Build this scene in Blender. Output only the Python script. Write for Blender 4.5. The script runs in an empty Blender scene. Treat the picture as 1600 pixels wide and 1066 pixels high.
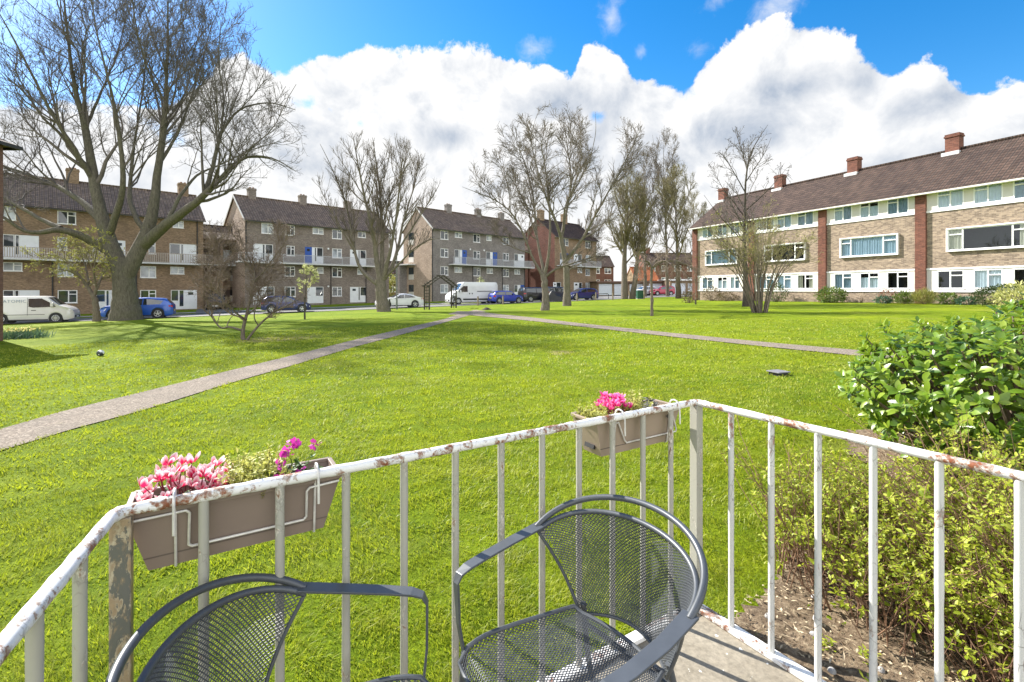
import bpy, math, random
import numpy as np
from mathutils import Vector, Matrix

# ------------------------------------------------------------------ camera, sky, sun, exposure
scene = bpy.context.scene
COL = scene.collection
EYE = 1.54            # eye height above the patio floor (z = 0)
F = 750.0             # focal length in pixels of the 1600 px wide photograph
HOR = 452.0           # horizon row

cam_d = bpy.data.cameras.new("camera")
cam = bpy.data.objects.new("camera", cam_d)
COL.objects.link(cam)
cam.location = (0, 0, EYE)
cam.rotation_euler = (math.radians(90), 0, 0)
cam_d.sensor_width = 36.0
cam_d.lens = 36.0 * F / 1600.0
cam_d.shift_y = -(533.0 - HOR) / 1600.0
cam_d.clip_start = 0.05
cam_d.clip_end = 5000
scene.camera = cam

SUN_AZ = math.atan2(-0.80, 0.60)      # clockwise from +Y
SUN_EL = math.radians(37)
SUN_STRENGTH = 5.0
SKY_STRENGTH = 0.095
EXPOSURE = 1.32
CLOUD_LEVEL = 0.425
CLOUD_FILL = 1.3       # fill light added for shaded facades as brighter, unseen clouds behind the camera

scene.view_settings.view_transform = 'Standard'
scene.view_settings.look = 'None'
scene.view_settings.exposure = EXPOSURE
scene.view_settings.gamma = 1.0
scene.cycles.max_bounces = 6
scene.cycles.transparent_max_bounces = 12

sun_d = bpy.data.lights.new("sun", 'SUN')
sun_d.energy = SUN_STRENGTH
sun_d.angle = math.radians(0.5)
sun_d.color = (1.0, 0.95, 0.86)
sun = bpy.data.objects.new("sun", sun_d)
COL.objects.link(sun)
sv = Vector((math.sin(SUN_AZ) * math.cos(SUN_EL), math.cos(SUN_AZ) * math.cos(SUN_EL), math.sin(SUN_EL)))
sun.rotation_euler = sv.to_track_quat('Z', 'Y').to_euler()
sun.location = (-30, 20, 40)


def make_world():
    w = bpy.data.worlds.new("World")
    scene.world = w
    w.use_nodes = True
    nt = w.node_tree
    nt.nodes.clear()
    N = nt.nodes.new
    Lk = nt.links.new

    def math_n(op, a, b=None, c=None, clamp=False):
        n = N('ShaderNodeMath')
        n.operation = op
        n.use_clamp = clamp
        for i, v in enumerate((a, b, c)):
            if v is None:
                continue
            if isinstance(v, (int, float)):
                n.inputs[i].default_value = v
            else:
                Lk(v, n.inputs[i])
        return n.outputs[0]

    def smooth(v, a, b):
        n = N('ShaderNodeMapRange')
        n.interpolation_type = 'SMOOTHSTEP'
        Lk(v, n.inputs['Value'])
        n.inputs['From Min'].default_value = a
        n.inputs['From Max'].default_value = b
        return n.outputs['Result']

    sky = N('ShaderNodeTexSky')
    sky.sky_type = 'NISHITA'
    sky.sun_disc = False
    sky.sun_elevation = SUN_EL
    sky.sun_rotation = SUN_AZ % (2 * math.pi)
    sky.air_density = 1.0
    sky.dust_density = 0.25
    sky.ozone_density = 2.0
    hs = N('ShaderNodeHueSaturation')
    hs.inputs['Saturation'].default_value = 1.45
    hs.inputs['Value'].default_value = 1.0
    Lk(sky.outputs[0], hs.inputs['Color'])
    bg_sky = N('ShaderNodeBackground')
    bg_sky.inputs['Strength'].default_value = SKY_STRENGTH
    Lk(hs.outputs[0], bg_sky.inputs['Color'])

    tc = N('ShaderNodeTexCoord')
    sep = N('ShaderNodeSeparateXYZ')
    Lk(tc.outputs['Generated'], sep.inputs[0])
    X, Y, Z = sep.outputs
    az = math_n('MULTIPLY', math_n('ARCTAN2', X, Y), 57.29578)      # degrees clockwise from +Y
    el = math_n('MULTIPLY', math_n('ARCSINE', Z), 57.29578)
    # clouds: height of the cloud tops by bearing
    tops = [(-300, 170), (0, 165), (60, 170), (180, 172), (330, 120), (372, 92), (430, 108), (475, 88), (560, 72), (610, 74), (650, 84), (700, 84),
            (760, 78), (800, 90), (850, 102), (895, 118), (915, 62), (935, 66), (960, 90), (1000, 120), (1060, 128), (1085, 100),
            (1130, 62), (1190, 40), (1250, 34), (1300, 46), (1350, 70), (1385, 102), (1410, 104), (1440, 92),
            (1475, 88), (1502, 100), (1512, 128), (1500, 160), (1530, 150), (1570, 124), (1610, 110), (1900, 60)]
    pts = []
    for px, py in tops:
        a = math.atan((px - 800) / F)
        e = math.atan((HOR - py) / F * math.cos(a))
        pts.append((math.degrees(a), math.degrees(e)))
    pts.sort()
    pts = [(-180, 58), (-120, 50), (-90, 24)] + pts + [(90, 30), (120, 55), (180, 58)]  # cloud tops raised behind the camera too, for more fill light
    fc = N('ShaderNodeFloatCurve')
    mp = fc.mapping
    cv = mp.curves[0]
    for i, (a, e) in enumerate(pts):
        x = (a + 180) / 360
        y = e / 60
        if i == 0:
            cv.points[0].location = (x, y)
        elif i == len(pts) - 1:
            cv.points[-1].location = (x, y)
        else:
            p = cv.points.new(x, y)
    for p in cv.points:
        p.handle_type = 'AUTO'
    mp.update()
    Lk(math_n('DIVIDE', math_n('ADD', az, 180.0), 360.0), fc.inputs['Value'])
    top = math_n('MULTIPLY', fc.outputs[0], 60.0)

    def noise(scale, detail=8, rough=0.6, off=(0, 0, 0), dist=0.0):
        m = N('ShaderNodeMapping')
        m.inputs['Location'].default_value = off
        Lk(tc.outputs['Generated'], m.inputs['Vector'])
        n = N('ShaderNodeTexNoise')
        n.inputs['Scale'].default_value = scale
        n.inputs['Detail'].default_value = detail
        n.inputs['Roughness'].default_value = rough
        n.inputs['Distortion'].default_value = dist
        Lk(m.outputs[0], n.inputs['Vector'])
        return n.outputs['Fac']

    nA = noise(9, 10, 0.6, (0.3, 0, 0.7), 0.25)
    nB = noise(3.2, 6, 0.55, (1.7, 0.4, 0.0))
    nC = noise(22, 10, 0.65, (0.0, 2.4, 0.1), 0.4)
    edge = math_n('ADD', math_n('MULTIPLY', math_n('SUBTRACT', nA, 0.5), 6.5), math_n('MULTIPLY', math_n('SUBTRACT', nC, 0.5), 2.6))
    d = math_n('ADD', math_n('SUBTRACT', top, el), edge)       # degrees inside the cloud
    main = smooth(d, -0.1, 0.55)

    # loose puffs above the bank and gaps inside it (bearing, elevation, half sizes in degrees)
    def ell(px, py, wx, wy):
        a = math.atan((px - 800) / F)
        e = math.degrees(math.atan((HOR - py) / F * math.cos(a)))
        a = math.degrees(a)
        u = math_n('DIVIDE', math_n('SUBTRACT', az, a), wx)
        v = math_n('DIVIDE', math_n('SUBTRACT', el, e), wy)
        r = math_n('SQRT', math_n('ADD', math_n('MULTIPLY', u, u), math_n('MULTIPLY', v, v)))
        return math_n('SUBTRACT', 1.0, r)
    puff = None
    for q in [(1205, 8, 3.2, 2.2), (1120, 0, 2.6, 1.2), (1002, 82, 1.0, 0.9), (1092, 78, 2.0, 1.4), (838, 78, 2.4, 1.5), (955, 30, 1.6, 2.6)]:
        s = math_n('ADD', ell(*q), math_n('ADD', math_n('MULTIPLY', math_n('SUBTRACT', nA, 0.5), 1.8), math_n('MULTIPLY', math_n('SUBTRACT', nC, 0.52), 2.4)))
        puff = s if puff is None else math_n('MAXIMUM', puff, s)
    puff = math_n('MULTIPLY', smooth(puff, -0.1, 1.7), 0.7)
    hole = None
    for q in [(482, 160, 2.4, 0.9), (563, 192, 1.0, 1.2), (935, 182, 1.5, 0.9), (1075, 138, 1.6, 1.4), (60, 120, 9, 3.0), (260, 210, 3, 1.5)]:
        s = math_n('ADD', ell(*q), math_n('MULTIPLY', math_n('SUBTRACT', nC, 0.55), 3.0))
        hole = s if hole is None else math_n('MAXIMUM', hole, s)
    hole = math_n('MULTIPLY', smooth(hole, 0.0, 1.2), 0.8)
    alpha = math_n('MULTIPLY', math_n('MAXIMUM', main, puff), math_n('SUBTRACT', 1.0, hole), clamp=True)

    # the cloud's own light and dark: bright rims, grey bodies
    body = math_n('SUBTRACT', math_n('MULTIPLY', math_n('SUBTRACT', nB, 0.42), 3.6), math_n('MULTIPLY', smooth(d, 0.0, 9.0), -0.55))
    body = math_n('ADD', body, math_n('MULTIPLY', math_n('SUBTRACT', nA, 0.5), 1.6))
    low = smooth(el, 4.0, 14.0)
    # sunlit and shaded flanks of the billows
    sdir = (0.045 * sv[0], 0.045 * sv[1], 0.045 * sv[2])
    nA2 = noise(9, 10, 0.6, (0.3 + sdir[0], sdir[1], 0.7 + sdir[2]), 0.25)
    relief = math_n('MULTIPLY', math_n('SUBTRACT', nA2, nA), 2.6)
    grey = math_n('MULTIPLY', math_n('MULTIPLY', smooth(body, 0.15, 1.35), low), smooth(d, 0.8, 6.0))
    extra = None
    for q in [(870, 165, 9, 3.2), (1190, 205, 14, 4.5), (700, 215, 6, 2.5), (1430, 165, 6, 3.0), (1360, 130, 3.2, 5.0), (1230, 140, 8, 3.0)]:
        s = smooth(math_n('ADD', ell(*q), math_n('MULTIPLY', math_n('SUBTRACT', nA, 0.5), 1.1)), -0.1, 1.15)
        extra = s if extra is None else math_n('MAXIMUM', extra, s)
    grey = math_n('MAXIMUM', math_n('MULTIPLY', grey, 0.40), math_n('MULTIPLY', extra, 0.85))
    grey = math_n('ADD', grey, math_n('MULTIPLY', relief, smooth(el, 6.0, 12.0)), clamp=True)
    ramp = N('ShaderNodeMixRGB')
    ramp.inputs[1].default_value = (1.0, 1.0, 1.0, 1)
    ramp.inputs[2].default_value = (0.46, 0.53, 0.64, 1)
    Lk(grey, ramp.inputs[0])
    bg_c = N('ShaderNodeBackground')
    # clouds behind the camera, out of view, are brightened to fill the shaded fronts
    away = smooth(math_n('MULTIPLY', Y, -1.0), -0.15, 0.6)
    Lk(math_n('MULTIPLY', math_n('ADD', math_n('MULTIPLY', away, CLOUD_FILL), 1.0), CLOUD_LEVEL), bg_c.inputs['Strength'])
    Lk(ramp.outputs[0], bg_c.inputs['Color'])
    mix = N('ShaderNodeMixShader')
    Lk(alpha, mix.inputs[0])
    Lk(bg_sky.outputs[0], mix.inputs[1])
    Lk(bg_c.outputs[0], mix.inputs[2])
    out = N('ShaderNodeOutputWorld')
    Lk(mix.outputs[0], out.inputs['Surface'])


make_world()

# ------------------------------------------------------------------ helpers
rng = np.random.default_rng(11)


def sstep(a, b, v):
    t = np.clip((v - a) / (b - a), 0, 1)
    return t * t * (3 - 2 * t)


ROAD_P = np.array((-35.0, 34.8))
ROAD_D = np.array((0.882, 0.471))
ROAD_N = np.array((-0.471, 0.882))


def G(x, y):
    """height of the ground"""
    x = np.asarray(x, float)
    y = np.asarray(y, float)
    n = (x - ROAD_P[0]) * ROAD_N[0] + (y - ROAD_P[1]) * ROAD_N[1]
    s = sstep(4, 17, n)
    xc = np.clip(x, -60, 50)
    h = (1.62 - 0.025 * xc) * (1 - s) + (1.5 - 0.022 * xc) * s
    return EYE - h


def gz(x, y):
    return float(G(x, y))


def at(px, py, Y):
    return np.array(((px - 800) / F * Y, Y, EYE - (py - HOR) / F * Y))


def gpt(px, py):
    Y = 1215.0 / ((py - HOR) + 0.025 * (px - 800))
    x = (px - 800) / F * Y
    return np.array((x, Y, gz(x, Y)))


def tag(o, label=None, cat=None, group=None, kind=None):
    if label:
        o['label'] = label
    if cat:
        o['category'] = cat
    if group:
        o['group'] = group
    if kind:
        o['kind'] = kind
    return o


def thing(name, label, cat, loc=(0, 0, 0), rotz=0.0, group=None):
    o = bpy.data.objects.new(name, None)
    COL.objects.link(o)
    o.empty_display_size = 0.2
    o.location = loc
    o.rotation_euler = (0, 0, rotz)
    return tag(o, label, cat, group)


def obj_np(name, verts, quads=None, tris=None, mat=None, parent=None, smooth=False):
    """one mesh object out of numpy arrays"""
    me = bpy.data.meshes.new(name)
    verts = np.asarray(verts, dtype=np.float32).reshape(-1, 3)
    q = np.zeros((0, 4), np.int32) if quads is None else np.asarray(quads, np.int32).reshape(-1, 4)
    t = np.zeros((0, 3), np.int32) if tris is None else np.asarray(tris, np.int32).reshape(-1, 3)
    me.vertices.add(len(verts))
    me.vertices.foreach_set('co', verts.ravel())
    nl = q.size + t.size
    me.loops.add(nl)
    me.loops.foreach_set('vertex_index', np.concatenate((q.ravel(), t.ravel())).astype(np.int32))
    npoly = len(q) + len(t)
    me.polygons.add(npoly)
    starts = np.concatenate((np.arange(len(q)) * 4, q.size + np.arange(len(t)) * 3)).astype(np.int32)
    me.polygons.foreach_set('loop_start', starts)
    me.update(calc_edges=True)
    me.validate()
    if smooth:
        me.polygons.foreach_set('use_smooth', np.ones(len(me.polygons), bool))
    o = bpy.data.objects.new(name, me)
    COL.objects.link(o)
    if mat is not None:
        for m in (mat if isinstance(mat, (list, tuple)) else [mat]):
            me.materials.append(m)
    if parent is not None:
        o.parent = parent
    return o


class MB:
    """collects boxes, bars, tubes and plates; build() links them as ONE mesh object"""

    def __init__(self):
        self.v = []
        self.f = []
        self.m = []

    def add(self, vs, fs, mi=0):
        b = len(self.v)
        self.v.extend([tuple(map(float, p)) for p in vs])
        self.f.extend([tuple(b + i for i in f) for f in fs])
        self.m.extend([mi] * len(fs))
        return self

    def box(self, x0, x1, y0, y1, z0, z1, mi=0):
        return self.add([(x0, y0, z0), (x1, y0, z0), (x1, y1, z0), (x0, y1, z0), (x0, y0, z1), (x1, y0, z1), (x1, y1, z1), (x0, y1, z1)],
                        [(0, 3, 2, 1), (4, 5, 6, 7), (0, 1, 5, 4), (1, 2, 6, 5), (2, 3, 7, 6), (3, 0, 4, 7)], mi)

    def quad(self, a, b, c, d, mi=0):
        return self.add([a, b, c, d], [(0, 1, 2, 3)], mi)

    def poly(self, pts, mi=0):
        return self.add(pts, [tuple(range(len(pts)))], mi)

    def prism(self, pts, z0, z1, mi=0):
        n = len(pts)
        vs = [(p[0], p[1], z0) for p in pts] + [(p[0], p[1], z1) for p in pts]
        fs = [tuple(range(n - 1, -1, -1)), tuple(range(n, 2 * n))] + [(i, (i + 1) % n, n + (i + 1) % n, n + i) for i in range(n)]
        return self.add(vs, fs, mi)

    def bar(self, a, b, w, h, mi=0, up=(0, 0, 1)):
        a = Vector(a); b = Vector(b)
        d = (b - a).normalized()
        u = Vector(up)
        s = d.cross(u)
        if s.length < 1e-4:
            s = d.cross(Vector((1, 0, 0)))
        s.normalize()
        u = s.cross(d).normalized()
        vs = []
        for p in (a, b):
            for i, j in ((-1, -1), (1, -1), (1, 1), (-1, 1)):
                vs.append(p + s * (w / 2 * i) + u * (h / 2 * j))
        return self.add(vs, [(3, 2, 1, 0), (4, 5, 6, 7), (0, 1, 5, 4), (1, 2, 6, 5), (2, 3, 7, 6), (3, 0, 4, 7)], mi)

    def tube(self, pts, r, n=8, mi=0, caps=True, closed=False):
        P = [Vector(p) for p in pts]
        m = len(P)
        R = [r] * m if isinstance(r, (int, float)) else list(r)
        rings = []
        prev = None
        for i in range(m):
            if closed:
                d = P[(i + 1) % m] - P[i - 1]
            else:
                d = P[min(i + 1, m - 1)] - P[max(i - 1, 0)]
            d.normalize()
            if prev is None:
                ref = Vector((0, 0, 1)) if abs(d.z) < 0.9 else Vector((1, 0, 0))
                s = d.cross(ref).normalized()
            else:
                s = (prev - d * prev.dot(d)).normalized()
            prev = s
            u = d.cross(s)
            rings.append([P[i] + (s * math.cos(2 * math.pi * k / n) + u * math.sin(2 * math.pi * k / n)) * R[i] for k in range(n)])
        vs = [p for ring in rings for p in ring]
        fs = []
        for i in range(m if closed else m - 1):
            j = (i + 1) % m
            for k in range(n):
                k2 = (k + 1) % n
                fs.append((i * n + k, i * n + k2, j * n + k2, j * n + k))
        if caps and not closed:
            fs.append(tuple(range(n - 1, -1, -1)))
            fs.append(tuple((m - 1) * n + k for k in range(n)))
        return self.add(vs, fs, mi)

    def lathe(self, prof, n=16, c=(0, 0, 0), axis='z', mi=0):
        vs = []
        for r, h in prof:
            for k in range(n):
                a = 2 * math.pi * k / n
                x, y = r * math.cos(a), r * math.sin(a)
                p = (x, y, h) if axis == 'z' else ((x, h, y) if axis == 'y' else (h, x, y))
                vs.append((p[0] + c[0], p[1] + c[1], p[2] + c[2]))
        fs = []
        for i in range(len(prof) - 1):
            for k in range(n):
                k2 = (k + 1) % n
                fs.append((i * n + k, i * n + k2, (i + 1) * n + k2, (i + 1) * n + k))
        fs.append(tuple(range(n - 1, -1, -1)))
        fs.append(tuple((len(prof) - 1) * n + k for k in range(n)))
        return self.add(vs, fs, mi)

    def build(self, name, mat, parent=None, smooth=False, bevel=0.0):
        me = bpy.data.meshes.new(name)
        me.from_pydata(self.v, [], self.f)
        mats = mat if isinstance(mat, (list, tuple)) else [mat]
        for m in mats:
            me.materials.append(m)
        if len(mats) > 1:
            me.polygons.foreach_set('material_index', np.array(self.m, np.int32))
        if smooth:
            me.polygons.foreach_set('use_smooth', np.ones(len(me.polygons), bool))
        me.update()
        o = bpy.data.objects.new(name, me)
        COL.objects.link(o)
        if parent is not None:
            o.parent = parent
        if bevel:
            b = o.modifiers.new('bevel', 'BEVEL')
            b.width = bevel
            b.segments = 2
            b.limit_method = 'ANGLE'
        if smooth:
            try:
                me.set_sharp_from_angle(angle=math.radians(42))
            except Exception:
                pass
        return o


# ------------------------------------------------------------------ materials
class NT:
    def __init__(self, name):
        self.mat = bpy.data.materials.new(name)
        self.mat.use_nodes = True
        self.nt = self.mat.node_tree
        self.nt.nodes.clear()
        self.out = self.nt.nodes.new('ShaderNodeOutputMaterial')
        self.tc = None

    def n(self, t, **kw):
        x = self.nt.nodes.new(t)
        for k, v in kw.items():
            setattr(x, k, v)
        return x

    def l(self, a, b):
        self.nt.links.new(a, b)

    def set(self, sock, v):
        if hasattr(v, 'links') or isinstance(v, bpy.types.NodeSocket):
            self.l(v, sock)
        else:
            sock.default_value = v

    def coord(self, which='Object'):
        if self.tc is None:
            self.tc = self.n('ShaderNodeTexCoord')
        return self.tc.outputs[which]

    def mapping(self, vec, scale=(1, 1, 1), loc=(0, 0, 0), rot=(0, 0, 0)):
        m = self.n('ShaderNodeMapping')
        m.inputs['Scale'].default_value = scale
        m.inputs['Location'].default_value = loc
        m.inputs['Rotation'].default_value = rot
        self.l(vec, m.inputs['Vector'])
        return m.outputs[0]

    def noise(self, scale, detail=4, rough=0.55, vec=None, dist=0.0):
        x = self.n('ShaderNodeTexNoise')
        x.inputs['Scale'].default_value = scale
        x.inputs['Detail'].default_value = detail
        x.inputs['Roughness'].default_value = rough
        x.inputs['Distortion'].default_value = dist
        self.l(vec if vec is not None else self.coord(), x.inputs['Vector'])
        return x.outputs['Fac']

    def ramp(self, fac, stops, interp='LINEAR'):
        x = self.n('ShaderNodeValToRGB')
        x.color_ramp.interpolation = interp
        els = x.color_ramp.elements
        while len(els) < len(stops):
            els.new(0.5)
        for e, (p, c) in zip(els, stops):
            e.position = p
            e.color = (c[0], c[1], c[2], 1) if not isinstance(c, (int, float)) else (c, c, c, 1)
        self.l(fac, x.inputs['Fac'])
        return x.outputs['Color']

    def mix(self, fac, a, b, blend='MIX'):
        x = self.n('ShaderNodeMixRGB')
        x.blend_type = blend
        self.set(x.inputs[0], fac)
        for s, v in ((x.inputs[1], a), (x.inputs[2], b)):
            if isinstance(v, tuple):
                s.default_value = (v[0], v[1], v[2], 1)
            else:
                self.l(v, s)
        return x.outputs[0]

    def math(self, op, a, b=None):
        x = self.n('ShaderNodeMath')
        x.operation = op
        self.set(x.inputs[0], a)
        if b is not None:
            self.set(x.inputs[1], b)
        return x.outputs[0]

    def bump(self, h, strength=0.4, dist=0.02):
        x = self.n('ShaderNodeBump')
        x.inputs['Strength'].default_value = strength
        x.inputs['Distance'].default_value = dist
        self.l(h, x.inputs['Height'])
        return x.outputs[0]

    def principled(self, color, rough=0.6, metal=0.0, spec=None, normal=None, coat=0.0):
        p = self.n('ShaderNodeBsdfPrincipled')
        if isinstance(color, tuple):
            p.inputs['Base Color'].default_value = (color[0], color[1], color[2], 1)
        else:
            self.l(color, p.inputs['Base Color'])
        self.set(p.inputs['Roughness'], rough)
        self.set(p.inputs['Metallic'], metal)
        if spec is not None:
            p.inputs['Specular IOR Level'].default_value = spec
        if coat:
            p.inputs['Coat Weight'].default_value = coat
            p.inputs['Coat Roughness'].default_value = 0.04
        if normal is not None:
            self.l(normal, p.inputs['Normal'])
        return p

    def done(self, shader):
        self.l(shader.outputs[0] if hasattr(shader, 'outputs') else shader, self.out.inputs['Surface'])
        return self.mat


MATS = {}


def plain(name, col, rough=0.6, metal=0.0, coat=0.0, var=0.12, vscale=6.0, spec=None, bumpy=0.0):
    if name in MATS:
        return MATS[name]
    t = NT(name)
    f = t.noise(vscale, 5, 0.6)
    lo = tuple(c * (1 - var) for c in col)
    hi = tuple(min(1, c * (1 + var)) for c in col)
    c = t.ramp(f, [(0.3, lo), (0.7, hi)])
    nm = t.bump(f, bumpy, 0.01) if bumpy else None
    MATS[name] = t.done(t.principled(c, rough, metal, spec, nm, coat))
    return MATS[name]


def leafy(name, c0, c1, rough=0.5, trans=0.35, scale=8.0, tcol=None, spec=0.4, attr=False):
    """diffuse leaf with light coming through it"""
    if name in MATS:
        return MATS[name]
    t = NT(name)
    if attr:
        a = t.n('ShaderNodeAttribute')
        a.attribute_name = 'rnd'
        f0 = a.outputs['Fac']
        f1 = t.noise(scale, 3, 0.6)
        f = t.math('ADD', t.math('MULTIPLY', f0, 0.6), t.math('MULTIPLY', f1, 0.4))
    else:
        f = t.noise(scale, 3, 0.6)
    c = t.ramp(f, [(0.25, c0), (0.75, c1)])
    p = t.principled(c, rough, 0.0, spec)
    tr = t.n('ShaderNodeBsdfTranslucent')
    if tcol is None:
        tcol = (min(1, c1[0] * 1.3), min(1, c1[1] * 1.25), c1[2])
    tc_ = t.mix(0.6, c, tcol)
    t.l(tc_, tr.inputs['Color'])
    m = t.n('ShaderNodeMixShader')
    m.inputs[0].default_value = trans
    t.l(p.outputs[0], m.inputs[1])
    t.l(tr.outputs[0], m.inputs[2])
    MATS[name] = t.done(m)
    return MATS[name]


def brick_mat(name, c1, c2, mortar, bw=0.225, bh=0.075, stain=0.25):
    if name in MATS:
        return MATS[name]
    t = NT(name)
    s = t.n('ShaderNodeSeparateXYZ')
    t.l(t.coord(), s.inputs[0])
    c = t.n('ShaderNodeCombineXYZ')
    t.l(t.math('ADD', s.outputs[0], s.outputs[1]), c.inputs[0])
    t.l(s.outputs[2], c.inputs[1])
    b = t.n('ShaderNodeTexBrick')
    t.l(c.outputs[0], b.inputs['Vector'])
    b.inputs['Scale'].default_value = 1.0
    b.inputs['Brick Width'].default_value = bw
    b.inputs['Row Height'].default_value = bh
    b.inputs['Mortar Size'].default_value = 0.006
    b.inputs['Mortar Smooth'].default_value = 0.3
    b.inputs['Bias'].default_value = 0.0
    for k, v in (('Color1', c1), ('Color2', c2), ('Mortar', mortar)):
        b.inputs[k].default_value = (v[0], v[1], v[2], 1)
    n1 = t.noise(0.7, 6, 0.65, c.outputs[0])
    st = t.ramp(n1, [(0.3, (1 - stain,) * 3), (0.7, (1 + stain * 0.5,) * 3)])
    streak = t.noise(1.0, 5, 0.6, t.mapping(c.outputs[0], (5.0, 13.0, 1)))
    st2 = t.ramp(streak, [(0.3, (0.72,) * 3), (0.72, (1.25,) * 3)])
    col = t.mix(1.0, t.mix(1.0, b.outputs['Color'], st, 'MULTIPLY'), st2, 'MULTIPLY')
    nm = t.bump(b.outputs['Fac'], 0.25, -0.01)
    MATS[name] = t.done(t.principled(col, 0.85, 0.0, 0.2, nm))
    return MATS[name]


def tile_mat(name, c1, c2, dark, tw=0.32, th=0.30, wave=True):
    """clay tiles: rows across the slope, rolls down it"""
    if name in MATS:
        return MATS[name]
    t = NT(name)
    s = t.n('ShaderNodeSeparateXYZ')
    t.l(t.coord(), s.inputs[0])
    c = t.n('ShaderNodeCombineXYZ')
    t.l(s.outputs[0], c.inputs[0])
    t.l(t.math('MULTIPLY', s.outputs[1], 1.25), c.inputs[1])
    b = t.n('ShaderNodeTexBrick')
    b.offset = 0.0
    t.l(c.outputs[0], b.inputs['Vector'])
    b.inputs['Scale'].default_value = 1.0
    b.inputs['Brick Width'].default_value = tw
    b.inputs['Row Height'].default_value = th
    b.inputs['Mortar Size'].default_value = 0.05
    b.inputs['Mortar Smooth'].default_value = 0.8
    for k, v in (('Color1', c1), ('Color2', c2), ('Mortar', dark)):
        b.inputs[k].default_value = (v[0], v[1], v[2], 1)
    n1 = t.noise(0.35, 7, 0.65, c.outputs[0])
    st = t.ramp(n1, [(0.3, (0.75,) * 3), (0.72, (1.25, 1.2, 1.1))])
    lich = t.noise(2.2, 6, 0.7, c.outputs[0])
    lm = t.ramp(lich, [(0.60, (0, 0, 0)), (0.74, (1, 1, 1))])
    col = t.mix(1.0, b.outputs['Color'], st, 'MULTIPLY')
    col = t.mix(t.math('MULTIPLY', lm, 0.35), col, (0.20, 0.17, 0.09))
    # rolls and courses as relief
    wv = t.math('SINE', t.math('MULTIPLY', s.outputs[0], 2 * math.pi / tw))
    saw = t.math('FRACT', t.math('MULTIPLY', s.outputs[1], 1.25 / th))
    hgt = t.math('ADD', t.math('MULTIPLY', wv, 0.5), t.math('MULTIPLY', saw, -0.8))
    nm = t.bump(hgt, 0.9, 0.05)
    MATS[name] = t.done(t.principled(col, 0.85, 0.0, 0.2, nm))
    return MATS[name]


def glass_mat(name, tint=(0.03, 0.045, 0.055), refl=0.5, rough=0.02):
    if name in MATS:
        return MATS[name]
    t = NT(name)
    f = t.noise(0.9, 3, 0.5)
    c = t.ramp(f, [(0.35, tuple(v * 0.6 for v in tint)), (0.65, tuple(v * 1.5 for v in tint))])
    p = t.principled(c, rough, 0.0, refl * 2)
    MATS[name] = t.done(p)
    return MATS[name]


def clear_glass(name, refl=0.22):
    if name in MATS:
        return MATS[name]
    t = NT(name)
    g = t.n('ShaderNodeBsdfGlossy')
    g.inputs['Roughness'].default_value = 0.02
    g.inputs['Color'].default_value = (0.9, 0.95, 1.0, 1)
    tr = t.n('ShaderNodeBsdfTransparent')
    tr.inputs['Color'].default_value = (0.78, 0.86, 0.88, 1)
    lw = t.n('ShaderNodeLayerWeight')
    lw.inputs['Blend'].default_value = 0.35
    fac = t.math('ADD', t.math('MULTIPLY', lw.outputs['Fresnel'], 0.6), refl * 0.5)
    m = t.n('ShaderNodeMixShader')
    t.l(fac, m.inputs[0])
    t.l(tr.outputs[0], m.inputs[1])
    t.l(g.outputs[0], m.inputs[2])
    MATS[name] = t.done(m)
    return MATS[name]


def flaking_paint(name, paint, under, rust, amount=0.5, scale=30.0, stretch=(1, 1, 1), dull=(0.5, 0.47, 0.42)):
    """old paint with bare and rusty patches of a shape of their own"""
    if name in MATS:
        return MATS[name]
    t = NT(name)
    v = t.mapping(t.coord(), stretch)
    n1 = t.noise(scale, 7, 0.7, v, 0.6)
    n2 = t.noise(scale * 0.28, 4, 0.6, v, 0.3)
    n3 = t.noise(scale * 3.5, 5, 0.65, v)
    thr = t.math('ADD', t.math('MULTIPLY', n1, 0.55), t.math('MULTIPLY', n2, 0.45))
    a = 0.64 - 0.12 * amount
    m_under = t.ramp(thr, [(a, (0, 0, 0)), (a + 0.012, (1, 1, 1))])
    m_rust = t.ramp(t.math('ADD', t.math('MULTIPLY', thr, 0.8), t.math('MULTIPLY', n3, 0.2)), [(a - 0.005, (0, 0, 0)), (a + 0.05, (1, 1, 1))])
    pv = t.ramp(n3, [(0.3, dull), (0.62, paint)])
    pv = t.mix(0.65, pv, paint)
    rv = t.ramp(n3, [(0.3, tuple(c * 0.45 for c in rust)), (0.7, rust)])
    col = t.mix(m_rust, t.mix(m_under, pv, under), rv)
    vo = t.n('ShaderNodeTexVoronoi')
    vo.feature = 'DISTANCE_TO_EDGE'
    vo.inputs['Scale'].default_value = scale * 1.6
    t.l(t.mapping(v, (1, 1, 1)), vo.inputs['Vector'])
    ck = t.ramp(vo.outputs['Distance'], [(0.012, (0, 0, 0)), (0.05, (1, 1, 1))])
    ckm = t.math('MULTIPLY', t.math('SUBTRACT', 1.0, ck), t.ramp(n2, [(0.5, (0, 0, 0)), (0.6, (1, 1, 1))]))
    col = t.mix(t.math('MULTIPLY', ckm, 0.75), col, tuple(c * 0.4 for c in under))
    crack = t.ramp(thr, [(a - 0.012, (1, 1, 1)), (a, (0.45, 0.45, 0.45)), (a + 0.012, (0.7, 0.7, 0.7))])
    nm = t.bump(crack, 0.5, 0.003)
    nm2 = t.n('ShaderNodeBump')
    nm2.inputs['Strength'].default_value = 0.25
    nm2.inputs['Distance'].default_value = 0.003
    t.l(n1, nm2.inputs['Height'])
    t.l(nm, nm2.inputs['Normal'])
    MATS[name] = t.done(t.principled(col, 0.5, 0.0, 0.4, nm2.outputs[0]))
    return MATS[name]


# shared
M_BARK = None


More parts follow.
